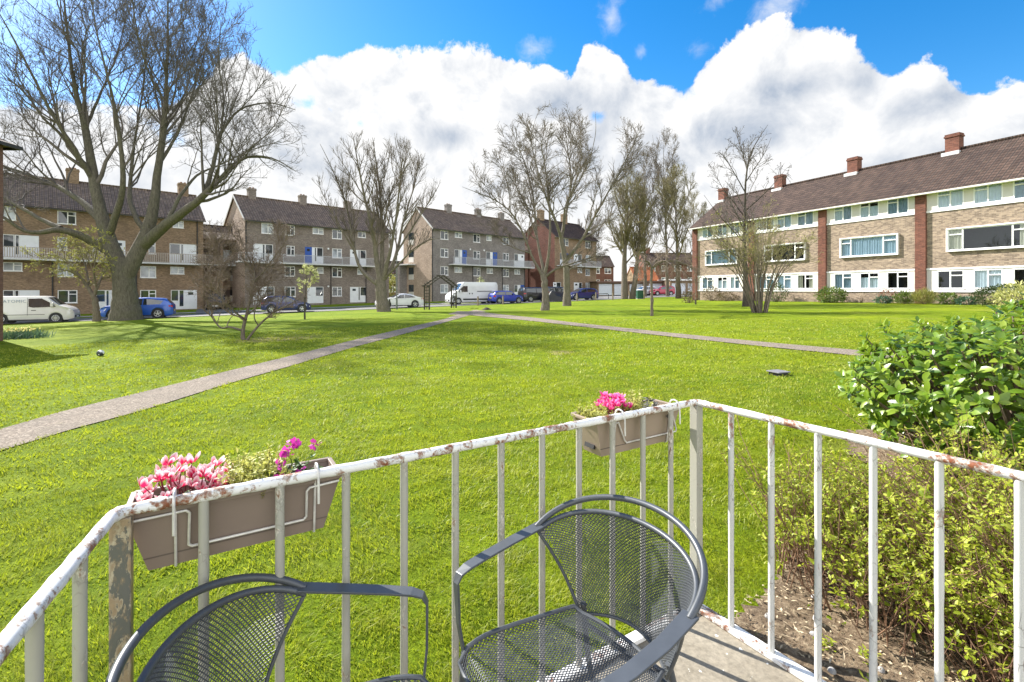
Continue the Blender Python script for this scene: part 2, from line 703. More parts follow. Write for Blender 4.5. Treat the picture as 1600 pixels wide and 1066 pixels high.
def bark(name, c0, c1, scale=5.0):
    if name in MATS:
        return MATS[name]
    t = NT(name)
    v = t.mapping(t.coord(), (1, 1, 0.25))
    f = t.noise(scale * 4, 6, 0.7, v, 0.5)
    g = t.noise(scale * 0.3, 4, 0.6)
    c = t.ramp(f, [(0.3, c0), (0.7, c1)])
    moss = t.ramp(g, [(0.52, (0, 0, 0)), (0.72, (1, 1, 1))])
    c = t.mix(t.math('MULTIPLY', moss, 0.45), c, (0.10, 0.11, 0.045))
    nm = t.bump(f, 0.9, 0.04)
    MATS[name] = t.done(t.principled(c, 0.9, 0.0, 0.15, nm))
    return MATS[name]


def tubes_np(groups):
    """groups: list of (P[n,m,3], R[n,m], sides) -> verts, quads"""
    VV, QQ, base = [], [], 0
    for P, R, k in groups:
        if len(P) == 0:
            continue
        n, m, _ = P.shape
        T = np.gradient(P, axis=1)
        T /= np.linalg.norm(T, axis=2, keepdims=True) + 1e-9
        ref = np.where(np.abs(T[:, :1, 2:3]) < 0.85, np.array([0, 0, 1.0]), np.array([1.0, 0, 0]))
        ref = np.broadcast_to(ref, T.shape)
        A = np.cross(T, ref)
        A /= np.linalg.norm(A, axis=2, keepdims=True) + 1e-9
        B = np.cross(T, A)
        ang = np.arange(k) * 2 * np.pi / k
        ring = P[:, :, None, :] + R[:, :, None, None] * (np.cos(ang)[None, None, :, None] * A[:, :, None, :] + np.sin(ang)[None, None, :, None] * B[:, :, None, :])
        VV.append(ring.reshape(-1, 3))
        idx = base + np.arange(n * m * k).reshape(n, m, k)
        a = idx[:, :-1, :]
        b = np.roll(idx, -1, axis=2)[:, :-1, :]
        c = np.roll(idx, -1, axis=2)[:, 1:, :]
        d = idx[:, 1:, :]
        QQ.append(np.stack((a, b, c, d), axis=-1).reshape(-1, 4))
        base += n * m * k
    return np.concatenate(VV), np.concatenate(QQ)


def leaves_np(P, D, U, L, W, nseg=2, droop=0.0, fold=0.15, prof=None):
    """leaf blades: P base, D direction, U rough up/normal; returns verts, quads"""
    n = len(P)
    D = D / (np.linalg.norm(D, axis=1, keepdims=True) + 1e-9)
    S = np.cross(D, U)
    S /= np.linalg.norm(S, axis=1, keepdims=True) + 1e-9
    N = np.cross(S, D)
    ts = np.linspace(0, 1, nseg + 1)
    if prof is None:
        prof = np.sin(np.pi * np.clip(ts * 0.93 + 0.07, 0, 1)) ** 0.8
        prof[-1] = 0.03
    L = np.broadcast_to(np.asarray(L, float), (n,))[:, None]
    W = np.broadcast_to(np.asarray(W, float), (n,))[:, None]
    rows = []
    for t, w in zip(ts, prof):
        c = P + D * L * t - N * (L * droop * t * t)
        l = c - S * W * w * 0.5 + N * (W * w * fold)
        r = c + S * W * w * 0.5 + N * (W * w * fold)
        rows.append(np.stack((l, c, r), axis=1))
    V = np.stack(rows, axis=1)                        # n, nseg+1, 3, 3
    idx = np.arange(n * (nseg + 1) * 3).reshape(n, nseg + 1, 3)
    q = []
    for j in (0, 1):
        q.append(np.stack((idx[:, :-1, j], idx[:, :-1, j + 1], idx[:, 1:, j + 1], idx[:, 1:, j]), axis=-1).reshape(-1, 4))
    return V.reshape(-1, 3), np.concatenate(q)


def set_rnd(o, per, count):
    """random value per leaf, stored on its vertices"""
    me = o.data
    a = me.attributes.new('rnd', 'FLOAT', 'POINT')
    v = np.repeat(rng.random(count), per).astype(np.float32)
    a.data.foreach_set('value', v[:len(me.vertices)])


def rand_dirs(n, r=None):
    r = r or rng
    v = r.normal(size=(n, 3))
    return v / np.linalg.norm(v, axis=1, keepdims=True)


def in_poly(x, y, poly):
    poly = np.asarray(poly)
    inside = np.zeros(len(x), bool)
    j = len(poly) - 1
    for i in range(len(poly)):
        xi, yi = poly[i][:2]
        xj, yj = poly[j][:2]
        c = ((yi > y) != (yj > y)) & (x < (xj - xi) * (y - yi) / (yj - yi + 1e-12) + xi)
        inside ^= c
        j = i
    return inside

# ------------------------------------------------------------------ ground, road, paths, patio
def struct(o):
    o['kind'] = 'structure'
    return o


def lawn_mat():
    t = NT('lawn')
    co = t.coord()
    n1 = t.noise(0.22, 5, 0.6, co)
    n2 = t.noise(2.2, 7, 0.72, co)
    n3 = t.noise(30, 5, 0.75, t.mapping(co, (1, 1, 1)), 0.4)
    n4 = t.noise(0.9, 4, 0.6, t.mapping(co, (0.35, 1.6, 1), rot=(0, 0, 0.5)))
    a = t.ramp(n1, [(0.3, (0.130, 0.200, 0.006)), (0.7, (0.225, 0.275, 0.010))])
    b = t.ramp(n2, [(0.28, (0.52, 0.62, 0.6)), (0.72, (1.3, 1.25, 1.2))])
    c = t.mix(0.85, a, b, 'MULTIPLY')
    d = t.ramp(n3, [(0.25, (0.45, 0.55, 0.5)), (0.7, (1.35, 1.3, 1.3))])
    c = t.mix(0.8, c, d, 'MULTIPLY')
    e = t.ramp(n4, [(0.3, (0.78, 0.85, 0.8)), (0.7, (1.2, 1.12, 1.0))])
    c = t.mix(0.8, c, e, 'MULTIPLY')
    dry = t.ramp(t.noise(0.55, 6, 0.7, t.mapping(co, (1, 1, 1), loc=(3.3, 1.2, 0))), [(0.54, (0, 0, 0)), (0.76, (1, 1, 1))])
    c = t.mix(t.math('MULTIPLY', dry, 0.6), c, (0.27, 0.25, 0.06))
    # a worn bare spot in the lawn and the thin turf under the crooked tree
    sep = t.n('ShaderNodeSeparateXYZ')
    t.l(co, sep.inputs[0])
    for (cx, cy, rx, ry) in ((gpt(875, 551)[0], gpt(875, 551)[1], 0.42, 0.5), (gpt(430, 530)[0], gpt(430, 530)[1], 1.7, 1.3)):
        u = t.math('DIVIDE', t.math('SUBTRACT', sep.outputs[0], cx), rx)
        v = t.math('DIVIDE', t.math('SUBTRACT', sep.outputs[1], cy), ry)
        r = t.math('SQRT', t.math('ADD', t.math('MULTIPLY', u, u), t.math('MULTIPLY', v, v)))
        r = t.math('ADD', r, t.math('MULTIPLY', t.math('SUBTRACT', n2, 0.5), 1.6))
        mk = t.ramp(r, [(0.6, (1, 1, 1)), (1.15, (0, 0, 0))])
        c = t.mix(t.math('MULTIPLY', mk, 0.6), c, (0.36, 0.29, 0.13))
    h = t.math('ADD', n3, t.math('MULTIPLY', n2, 0.6))
    nm = t.bump(h, 1.0, 0.05)
    return t.done(t.principled(c, 0.9, 0.0, 0.1, nm))


M_LAWN = lawn_mat()
xs = np.concatenate((np.linspace(-2500, -75, 10)[:-1], np.arange(-75, 62, 0.75), np.linspace(62, 2500, 10)))
ys = np.concatenate((np.linspace(-800, -6, 8)[:-1], np.arange(-6, 110, 0.75), np.linspace(110, 2500, 10)))
XX, YY = np.meshgrid(xs, ys)
ZZ = G(XX, YY)
nx, ny = len(xs), len(ys)
ii = np.arange(nx * ny).reshape(ny, nx)
struct(obj_np('ground', np.stack((XX, YY, ZZ), -1), np.stack((ii[:-1, :-1], ii[:-1, 1:], ii[1:, 1:], ii[1:, :-1]), -1), mat=M_LAWN, smooth=True))


def strip(name, left, right, mat, lift, step=0.8, width_div=4):
    """a sheet between two polylines, lying on the ground"""
    def resample(p, n):
        p = np.asarray(p, float)[:, :2]
        d = np.concatenate(([0], np.cumsum(np.linalg.norm(np.diff(p, axis=0), axis=1))))
        s = np.linspace(0, d[-1], n)
        return np.stack((np.interp(s, d, p[:, 0]), np.interp(s, d, p[:, 1])), -1)
    ln = np.sum(np.linalg.norm(np.diff(np.asarray(left, float)[:, :2], axis=0), axis=1))
    n = max(4, int(ln / step))
    A, B = resample(left, n), resample(right, n)
    w = np.linspace(0, 1, width_div + 1)
    P = A[:, None, :] * (1 - w[None, :, None]) + B[:, None, :] * w[None, :, None]
    Z = G(P[..., 0], P[..., 1]) + lift
    V = np.concatenate((P, Z[..., None]), -1)
    i = np.arange(n * (width_div + 1)).reshape(n, width_div + 1)
    q = np.stack((i[:-1, :-1], i[:-1, 1:], i[1:, 1:], i[1:, :-1]), -1)
    o = obj_np(name, V, q, mat=mat)
    o['kind'] = 'structure'
    return o


def path_mat():
    t = NT('gravelly path')
    n1 = t.noise(34, 6, 0.8)
    n2 = t.noise(1.6, 6, 0.7)
    n3 = t.noise(14, 5, 0.7)
    c = t.ramp(n1, [(0.32, (0.055, 0.045, 0.036)), (0.5, (0.21, 0.175, 0.14)), (0.68, (0.52, 0.46, 0.39))])
    c = t.mix(0.7, c, t.ramp(n2, [(0.3, (0.7, 0.7, 0.68)), (0.7, (1.15, 1.1, 1.05))]), 'MULTIPLY')
    c = t.mix(0.6, c, t.ramp(n3, [(0.3, (0.7, 0.7, 0.7)), (0.7, (1.2, 1.2, 1.2))]), 'MULTIPLY')
    moss = t.ramp(t.noise(2.4, 6, 0.7), [(0.62, (0, 0, 0)), (0.75, (1, 1, 1))])
    c = t.mix(t.math('MULTIPLY', moss, 0.4), c, (0.12, 0.13, 0.03))
    return t.done(t.principled(c, 0.9, 0.0, 0.2, t.bump(n1, 0.8, 0.02)))


M_PATH = path_mat()
up_l = [(-120, 706), (0, 672), (100, 643), (225, 613), (350, 582), (453, 557), (556, 531), (642, 511), (694, 499), (725, 488.5), (742, 484.5)]
lo_l = [(-120, 745), (0, 706), (100, 675), (225, 642), (350, 602), (453, 573), (556, 542), (642, 519.5), (694, 504.5), (735, 492.5), (760, 486.5)]
PATH_L = [gpt(*p)[:2] for p in up_l] + [gpt(*p)[:2] for p in lo_l[::-1]]
strip('path', [gpt(*p) for p in up_l], [gpt(*p) for p in lo_l], M_PATH, 0.012)
up_r = [(715, 486.5), (749, 488), (831, 496.5), (900, 505), (1050, 521), (1200, 536), (1350, 549), (1600, 571), (1800, 588)]
lo_r = [(700, 491.5), (735, 493), (831, 502), (900, 510), (1050, 527), (1200, 543), (1350, 558), (1600, 582), (1800, 600)]
PATH_R = [gpt(*p)[:2] for p in up_r] + [gpt(*p)[:2] for p in lo_r[::-1]]
strip('path', [gpt(*p) for p in up_r], [gpt(*p) for p in lo_r], M_PATH, 0.018)


def asphalt_mat():
    t = NT('asphalt')
    n1 = t.noise(40, 5, 0.7)
    n2 = t.noise(0.6, 5, 0.65)
    c = t.ramp(n1, [(0.3, (0.10, 0.098, 0.095)), (0.7, (0.20, 0.195, 0.185))])
    c = t.mix(0.8, c, t.ramp(n2, [(0.3, (0.75,) * 3), (0.7, (1.25,) * 3)]), 'MULTIPLY')
    return t.done(t.principled(c, 0.85, 0.0, 0.25, t.bump(n1, 0.4, 0.01)))


M_ASPH = asphalt_mat()
M_CONC = plain('concrete kerb', (0.40, 0.38, 0.35), 0.85, var=0.2, vscale=3, bumpy=0.2)


def road_pt(t, n):
    return ROAD_P + ROAD_D * t + ROAD_N * n


# the road curves away a little past the arch towards the garages
ts = np.linspace(-55, 66, 60)
bend = lambda t: 0.004 * max(0, t - 45) ** 2
near = [road_pt(t, 0.0 + bend(t)) for t in ts]
far = [road_pt(t, 6.6 + bend(t)) for t in ts]
strip('road', near, far, M_ASPH, 0.03, 0.75, 8)
strip('kerb', [road_pt(t, -0.16 + bend(t)) for t in ts], [road_pt(t, -0.02 + bend(t)) for t in ts], M_CONC, 0.09, 0.75, 1)
strip('kerb', [road_pt(t, 6.62 + bend(t)) for t in ts], [road_pt(t, 6.78 + bend(t)) for t in ts], M_CONC, 0.10, 0.75, 1)
strip('pavement', [road_pt(t, 8.3 + bend(t)) for t in ts], [road_pt(t, 9.7 + bend(t)) for t in ts], plain('pavement', (0.36, 0.34, 0.31), 0.9, var=0.2, vscale=2), 0.05, 0.75, 3)
# garage court off the road, and the way in between the two left-hand blocks
strip('garage_court', [(10.5, 66.5), (18, 64.5), (36, 66)], [(9.5, 80), (22, 83), (44, 86)], M_ASPH, 0.045, 0.75, 12)
strip('driveway', [road_pt(9.5, 6.7), (-33.2, 50.5), (-37.5, 58)], [road_pt(14.0, 6.7), (-30.6, 51.5), (-34.0, 60)], M_ASPH, 0.06, 0.75, 5)

# ---- patio and balcony geometry (from the two rail corners)
RC = np.array((0.890, 2.318))        # right-hand corner post
LC = np.array((-0.969, 1.172))       # left-hand corner post
D_F = (RC - LC) / np.linalg.norm(RC - LC)          # along the front
D_R = np.array((0.5405, -0.8413))                  # right side, towards the house
D_L = np.array((0.40, -0.917))                     # left side
N_F = np.array((-D_F[1], D_F[0]))                  # outward of the front rail
N_R = np.array((0.8413, 0.5405))
LEN_F = float(np.linalg.norm(RC - LC))
RAIL_Z = 0.995


def pt2(base, d, s, n=(0, 0), o=0.0):
    return np.array(base) + np.array(d) * s + np.array(n) * o


def slab_mat():
    t = NT('patio slab')
    n1 = t.noise(3.0, 7, 0.7)
    n2 = t.noise(45, 5, 0.7)
    n3 = t.noise(9, 6, 0.7, None, 0.4)
    c = t.ramp(n1, [(0.3, (0.20, 0.172, 0.13)), (0.7, (0.315, 0.28, 0.22))])
    c = t.mix(0.7, c, t.ramp(n2, [(0.35, (0.6, 0.6, 0.6)), (0.65, (1.15, 1.15, 1.15))]), 'MULTIPLY')
    c = t.mix(0.7, c, t.ramp(n3, [(0.25, (0.55, 0.55, 0.52)), (0.5, (1.05, 1.05, 1.05))]), 'MULTIPLY')
    sp = t.ramp(t.noise(26, 2, 0.4), [(0.72, (0, 0, 0)), (0.735, (1, 1, 1))])
    c = t.mix(sp, c, (0.75, 0.74, 0.70))
    return t.done(t.principled(c, 0.85, 0.0, 0.25, t.bump(n2, 0.35, 0.004)))


OUT = 0.035
pc = [pt2(RC, D_F, OUT, N_R, 0) + N_F * OUT, LC - D_F * OUT + N_F * OUT, LC - D_F * OUT + D_L * 2.6, RC + N_R * OUT + D_R * 3.2]
PATIO = [tuple(p) for p in pc]
mb = MB()
mb.prism(PATIO[::-1], -0.32, 0.0)
struct(mb.build('patio', slab_mat()))

BED = [(0.99, 2.26), (1.30, 2.50), (1.62, 2.86), (2.1, 3.04), (2.75, 3.15), (3.0, 3.5), (3.1, 4.5), (3.6, 5.2), (8, 5.6), (8, -2), (2.8, -1.6)]


def soil_mat():
    t = NT('bed soil')
    n1 = t.noise(28, 7, 0.75, None, 0.3)
    n2 = t.noise(4, 5, 0.65)
    c = t.ramp(n1, [(0.3, (0.07, 0.048, 0.032)), (0.52, (0.25, 0.185, 0.125)), (0.72, (0.52, 0.42, 0.29))])
    c = t.mix(0.7, c, t.ramp(n2, [(0.3, (0.6, 0.6, 0.6)), (0.7, (1.2, 1.2, 1.15))]), 'MULTIPLY')
    return t.done(t.principled(c, 0.95, 0.0, 0.15, t.bump(n1, 1.0, 0.03)))


gx = np.arange(0.9, 8.1, 0.045)
gy = np.arange(-1.6, 6.4, 0.045)
BX, BY = np.meshgrid(gx, gy)
ok = in_poly(BX.ravel(), BY.ravel(), BED).reshape(BX.shape) & ~in_poly(BX.ravel(), BY.ravel(), PATIO).reshape(BX.shape)
BZ = G(BX, BY) + 0.012 + 0.02 * rng.random(BX.shape) + 0.02 * np.sin(BX * 7.1) * np.cos(BY * 5.3)
i = np.arange(BX.size).reshape(BX.shape)
qm = ok[:-1, :-1] & ok[:-1, 1:] & ok[1:, 1:] & ok[1:, :-1]
q = np.stack((i[:-1, :-1], i[:-1, 1:], i[1:, 1:], i[1:, :-1]), -1)[qm]
o = obj_np('flower_bed_soil', np.stack((BX, BY, BZ), -1), q, mat=soil_mat(), smooth=True)
struct(o)

# bark chips and crumbs lying on the bed
n = 15000
cx = rng.uniform(0.95, 4.0, n)
cy = rng.uniform(0.2, 4.4, n)
k = in_poly(cx, cy, BED) & ~in_poly(cx, cy, PATIO)
cx, cy = cx[k], cy[k]
n = len(cx)
P = np.stack((cx, cy, G(cx, cy) + 0.03 + 0.02 * np.sin(cx * 7.1) * np.cos(cy * 5.3) + rng.uniform(-0.008, 0.012, n)), -1)
Dd = rand_dirs(n); Dd[:, 2] *= 0.35
v, q = leaves_np(P, Dd, rand_dirs(n) * 0.4 + np.array((0, 0, 1)), rng.uniform(0.008, 0.034, n), rng.uniform(0.005, 0.012, n), 2, 0.1, 0.2)
o = obj_np('bark_chips', v, q, mat=leafy('dry chips', (0.10, 0.065, 0.035), (0.56, 0.46, 0.31), 0.9, 0.0, 30, attr=True))
set_rnd(o, 9, n)
tag(o, 'brown bark chips and dry leaf crumbs scattered over the bed beside the patio', 'bark chips', kind='stuff')

# pebbles
mb = MB()
for k in range(9):
    pass
pebs = [(1.22, 2.28, .020), (1.43, 2.25, .022), (1.36, 2.16, .016), (1.52, 2.42, .014), (1.30, 1.95, .02), (1.50, 1.95, .018)]
for j, (x, y, r) in enumerate(pebs):
    mb = MB()
    prof = [(r * 0.35, 0), (r, r * 0.35), (r * 0.85, r * 0.75), (r * 0.4, r)]
    mb.lathe(prof, 9, (0, 0, 0))
    mb.v = [(a * (1 + 0.25 * math.sin(3 * b + j)), b * 0.8, c * (1 + .2 * math.cos(5 * a))) for a, b, c in mb.v]
    o = mb.build('pebble', plain('pebble', (0.30, 0.29, 0.28), 0.8, var=0.3, vscale=40), smooth=True)
    o.location = (x, y, gz(x, y) + 0.025)
    o.rotation_euler = (0, 0, j * 1.3)
    tag(o, 'small grey pebble on the bare soil between the patio edge and the shrub', 'pebble', 'pebbles on the bare soil')


# ---- lawn grass: real blades near the balcony, thinning with distance
def grass():
    NZ = [(0.9, 3.0, 11000, 0.0042, 0.042), (3.0, 5.5, 4800, 0.0065, 0.042), (5.5, 9.0, 1700, 0.011, 0.042), (9.0, 15, 620, 0.018, 0.045), (15, 24, 200, 0.028, 0.045)]
    VV, QQ, TT, RR = [], [], [], []
    b = 0
    for (d0, d1, dens, w, h) in NZ:
        half = math.radians(50)
        area = half * (d1 * d1 - d0 * d0)
        n = int(area * dens)
        d = np.sqrt(rng.uniform(d0 * d0, d1 * d1, n))
        a = rng.uniform(-half, half, n)
        x, y = d * np.sin(a), d * np.cos(a)
        # clumps
        clump = 0.5 + 0.5 * np.sin(x * 9.1 + 2.3 * np.sin(y * 5.7)) * np.sin(y * 8.3 + 1.9 * np.sin(x * 6.1))
        wig = 0.03 * np.sin(x * 11.0) + 0.025 * np.sin(y * 17.0 + x * 5)
        w2 = 0.05 * np.sin(x * 13.0 + y * 3) + 0.04 * np.sin(y * 29.0)
        k = ~(in_poly(x + w2, y + w2, PATH_L) | in_poly(x, y + w2, PATH_R) | in_poly(x, y, PATIO)) & ~in_poly(x + wig, y + wig, BED)
        k &= rng.random(n) < 0.45 + 0.55 * clump
        x, y, clump = x[k], y[k], clump[k]
        n = len(x)
        hh = h * rng.uniform(0.4, 1.3, n) * (0.5 + 0.85 * clump)
        big = rng.random(n) < 0.015
        hh[big] *= 1.5
        ww = w * rng.uniform(0.6, 1.2, n)
        th = rng.uniform(0, 2 * np.pi, n)
        # lean follows slow swirls so the turf has a nap
        sw = 2.2 * np.sin(x * 1.7 + np.sin(y * 2.1)) + 1.4 * np.sin(y * 2.9 - x)
        la = np.where(rng.random(n) < 0.6, sw + rng.normal(0, 0.6, n), rng.uniform(0, 2 * np.pi, n))
        lean = rng.uniform(0.25, 1.35, n)
        lx, ly = np.cos(la) * hh * lean, np.sin(la) * hh * lean
        z = G(x, y) - 0.004
        sx, sy = np.cos(th) * ww * 0.5, np.sin(th) * ww * 0.5
        p0 = np.stack((x - sx, y - sy, z), -1)
        p1 = np.stack((x + sx, y + sy, z), -1)
        m = 0.55
        p2 = np.stack((x + sx * .8 + lx * m * .6, y + sy * .8 + ly * m * .6, z + hh * m), -1)
        p3 = np.stack((x - sx * .8 + lx * m * .6, y - sy * .8 + ly * m * .6, z + hh * m), -1)
        p4 = np.stack((x + lx * 1.1, y + ly * 1.1, z + hh * 0.82), -1)
        V = np.stack((p0, p1, p2, p3, p4), 1)
        idx = b + np.arange(n * 5).reshape(n, 5)
        VV.append(V.reshape(-1, 3))
        QQ.append(idx[:, :4])
        TT.append(idx[:, [3, 2, 4]])
        RR.append(np.repeat(np.clip(0.35 + 0.3 * rng.normal(size=n) * 0.8 + 0.25 * clump, 0, 1), 5))
        b += n * 5
    o = obj_np('grass', np.concatenate(VV), np.concatenate(QQ), np.concatenate(TT),
               mat=leafy('grass blade', (0.080, 0.140, 0.006), (0.41, 0.43, 0.055), 0.5, 0.44, 1.1, tcol=(0.42, 0.50, 0.015), spec=0.3, attr=True))
    a = o.data.attributes.new('rnd', 'FLOAT', 'POINT')
    r = np.concatenate(RR).astype(np.float32)
    if len(r) == len(o.data.vertices):
        a.data.foreach_set('value', r)
    tag(o, 'short bright green lawn grass growing around the balcony and paths', 'grass', kind='stuff')


grass()

# ------------------------------------------------------------------ railing
M_RAILPAINT = flaking_paint('flaking white rail paint', (0.74, 0.735, 0.72), (0.50, 0.44, 0.37), (0.26, 0.085, 0.035), 1.0, 26, dull=(0.62, 0.61, 0.60))
M_BARSHADE = flaking_paint('backlit bar paint', (0.36, 0.35, 0.30), (0.58, 0.55, 0.48), (0.20, 0.10, 0.05), 0.62, 36, (1, 1, 0.5), dull=(0.34, 0.335, 0.30))  # darker tone paints in the shade of the backlit bars; flakes are wear
M_BARWHITE = flaking_paint('white bar paint', (0.52, 0.52, 0.50), (0.42, 0.40, 0.36), (0.28, 0.06, 0.035), 0.5, 30, (1, 1, 0.5), dull=(0.55, 0.55, 0.53))
M_POSTOLD = flaking_paint('peeling post paint', (0.115, 0.115, 0.10), (0.47, 0.41, 0.30), (0.34, 0.25, 0.155), 1.6, 20, (1, 1, 0.45), dull=(0.13, 0.13, 0.12))
M_WIRE = plain('galvanised wire', (0.62, 0.60, 0.57), 0.45, 0.35, var=0.2, vscale=30)

rail = thing('balcony_railing', 'old white metal railing with flaking rusty top rail round the patio', 'railing', (0, 0, 0))
p_l = LC + D_L * 1.9
p_r = RC + D_R * 3.0


def v3(p, z):
    return (float(p[0]), float(p[1]), z)


def lumpy_tube(name, pts, r, mat, n=14, seg=0.03):
    P = [Vector(p) for p in pts]
    out, rad = [], []
    for a, b in zip(P[:-1], P[1:]):
        m = max(2, int((b - a).length / seg))
        for k in range(m):
            out.append(a.lerp(b, k / m))
    out.append(P[-1])
    for k in range(len(out)):
        rad.append(r * (1 + 0.035 * math.sin(k * 1.7) + 0.03 * rng.normal()))
    mb_ = MB()
    mb_.tube(out, rad, n)
    return mb_.build(name, mat, rail, smooth=True)


# rounded corners at both bends
def corner(c, d_in, d_out, r=0.03):
    c = np.array(c)
    return [c + np.array(d_in) * r, c + (np.array(d_in) + np.array(d_out)) * r * 0.28, c + np.array(d_out) * r]


top = [p_l] + corner(LC, D_L, D_F, 0.035) + corner(RC, -D_F, D_R, 0.018) + [p_r]
lumpy_tube('top_rail', [v3(p, RAIL_Z) for p in top], 0.0152, M_RAILPAINT)
# flat bottom rail on the slab edge
mb = MB()
for a, b in ((p_l, LC), (LC, RC), (RC, p_r)):
    n = 24
    for k in range(n):
        pass
    d = (b - a) / np.linalg.norm(b - a)
    e = 0.026
    mb.bar(v3(a if a is not LC and a is not RC else a - d * e, 0.012), v3(b + d * e if b is LC or b is RC else b, 0.012), 0.052, 0.022)
mb.build('bottom_rail', flaking_paint('flaking base paint', (0.78, 0.77, 0.75), (0.45, 0.40, 0.36), (0.25, 0.10, 0.05), 0.95, 20, dull=(0.58, 0.57, 0.55)), rail, bevel=0.004)


def post(name, p, sx, mat, z0=0.0, z1=RAIL_Z - 0.012, d=D_F, lab=None):
    mb_ = MB()
    mb_.bar(v3(p, z0), v3(p, z1), sx, sx, up=(float(d[0]), float(d[1]), 0))
    o_ = mb_.build(name, mat, rail, bevel=0.003)
    if lab:
        o_['label'] = lab
    return o_


post('corner_post', LC + D_F * 0.012, 0.043, M_POSTOLD, lab='peeling grey and cream corner post')
post('corner_post', RC, 0.043, M_BARSHADE, lab='grey square corner post')


def baluster(p, mat):
    mb_ = MB()
    n = 16
    ps = [v3(p, 0.02 + (RAIL_Z - 0.03) * k / n) for k in range(n + 1)]
    mb_.tube(ps, [0.0124 * (1 + 0.03 * rng.normal()) for _ in ps], 12)
    return mb_.build('baluster', mat, rail, smooth=True)


for k in range(1, 12):
    baluster(LC + D_F * (LEN_F * k / 12.0), M_BARSHADE)
for k in range(1, 15):
    baluster(RC + D_R * (0.182 * k), M_BARWHITE)
for k in range(1, 9):
    baluster(LC + D_L * (0.182 * k + 0.02), M_BARSHADE)

# ------------------------------------------------------------------ planters hung on the front rail
M_BOX = plain('taupe planter plastic', (0.215, 0.165, 0.135), 0.5, var=0.06, vscale=4)
M_BOX2 = plain('beige brown planter plastic', (0.30, 0.235, 0.18), 0.45, var=0.06, vscale=4)
M_POTSOIL = plain('potting soil', (0.045, 0.03, 0.022), 0.95, var=0.5, vscale=60, bumpy=0.8)
ROT_F = math.atan2(D_F[1], D_F[0])


def planter(s0, s1, lab, mat, end_drop, tilt, zr, style):
    """local x along the rail, local y outward"""
    L = s1 - s0
    p = LC + D_F * s0
    t = thing('planter', lab, 'planter', v3(p, 0), ROT_F)
    t.rotation_euler = (0, tilt, ROT_F)
    yin, yout = 0.028, 0.195
    zb = zr - 0.158
    ins = 0.045
    thick = 0.004
    mb_ = MB()
    # four sloping sides with a wall thickness, bottom, rolled rim
    def ring(z, dx, dy0, dy1, off):
        return [(dx + off, dy0 + off, z), (L - dx - off, dy0 + off, z), (L - dx - off, dy1 - off, z), (dx + off, dy1 - off, z)]
    o0 = ring(zr, 0, yin, yout, 0)
    o1 = ring(zb, ins, yin + 0.022, yout - 0.03, 0)
    i0 = ring(zr, 0, yin, yout, thick)
    i1 = ring(zr - 0.05, ins * .33, yin + 0.007, yout - 0.01, thick)
    vs = o0 + o1 + i0 + i1
    fs = []
    for k in range(4):
        k2 = (k + 1) % 4
        fs += [(k, k + 4, k2 + 4, k2), (k, k2, k2 + 8, k + 8), (k + 8, k2 + 8, k2 + 12, k + 12)]
    fs.append((7, 6, 5, 4))
    mb_.add(vs, fs)
    body = mb_.build('box', mat, t)
    rm = MB()
    for a, b in ((0, 1), (1, 2), (2, 3), (3, 0)):
        rm.bar(o0[a], o0[b], 0.014, 0.012)
    rm.build('rim', mat, t, bevel=0.002)
    gm = MB()
    zg = zb + 0.032
    gm.box(ins * .78, L - ins * .78, yin + 0.0165, yin + 0.0185, zg, zg + 0.0035)
    gm.build('base_seam', plain('seam', tuple(c * 0.55 for c in (0.215, 0.165, 0.135)), 0.6), t)
    # soil
    ns = 14
    sm = MB()
    vs, fs = [], []
    for a in range(ns + 1):
        for b in range(5):
            x = ins * .3 + (L - ins * .6) * a / ns
            y = yin + 0.006 + (yout - yin - 0.016) * b / 4
            vs.append((x, y, zr - 0.026 + 0.006 * rng.normal() * (0 < b < 4)))
    for a in range(ns):
        for b in range(4):
            fs.append((a * 5 + b, (a + 1) * 5 + b, (a + 1) * 5 + b + 1, a * 5 + b + 1))
    sm.add(vs, fs)
    sm.build('soil', M_POTSOIL, t, smooth=True)
    # wire hanger: hooks over the rail, uprights down the front, a long wire across it
    w = MB()
    rz = RAIL_Z - 0.0
    r = 0.0036

    def front(z):           # y of the inner face of the box at height z
        return yin + 0.022 * (zr - z) / 0.158 - 0.005
    hooks = (0.20, 0.86)
    for h in hooks:
        x = L * h
        hook = [(x, -0.032, rz - 0.075), (x, -0.030, rz - 0.005)]
        for a in range(7):
            an = math.pi * (1 - a / 6)
            hook.append((x + 0.0, 0.0 + 0.028 * math.cos(an), rz + 0.006 + 0.024 * math.sin(an)))
        hook += [(x, 0.024, rz - 0.03)] + [(x, front(z), z) for z in (zr - .03, zr - 0.10, zb - 0.002)]
        hook += [(x, yin + 0.03, zb - 0.006), (x, yout - 0.03, zb - 0.006)]
        w.tube(hook, r, 8)
    za = zr - 0.012
    zl = zb + 0.045 if style == 0 else zb + 0.042
    if style == 0:
        across = [(0.0, za), (L * 0.245, za + .002), (L * 0.26, za - 0.006), (L * 0.255, zl + .006), (L * 0.27, zl), (L * 0.80, zl), (L * 0.815, zl + .008), (L * 0.815, za - .014), (L * 0.83, za - .004), (L * 0.99, za)]
    else:
        across = [(L * 0.205, za - .004), (L * 0.225, za - .002), (L * 0.32, zl + .012), (L * 0.345, zl), (L * 0.96, zl), (L * 0.965, zl + .01), (L * 0.88, za - .004), (L * 0.90, za + .004), (L * 1.0, za + .006)]
    fine = []
    for (x0, z0), (x1, z1) in zip(across[:-1], across[1:]):
        m = 4
        fine += [(x0 + (x1 - x0) * k / m, z0 + (z1 - z0) * k / m) for k in range(m)]
    fine.append(across[-1])
    w.tube([(x, front(z) - 0.003, z) for x, z in fine], r, 8)
    w.build('wire_hanger', M_WIRE, t, smooth=True)
    return t, L, zr, yin, yout


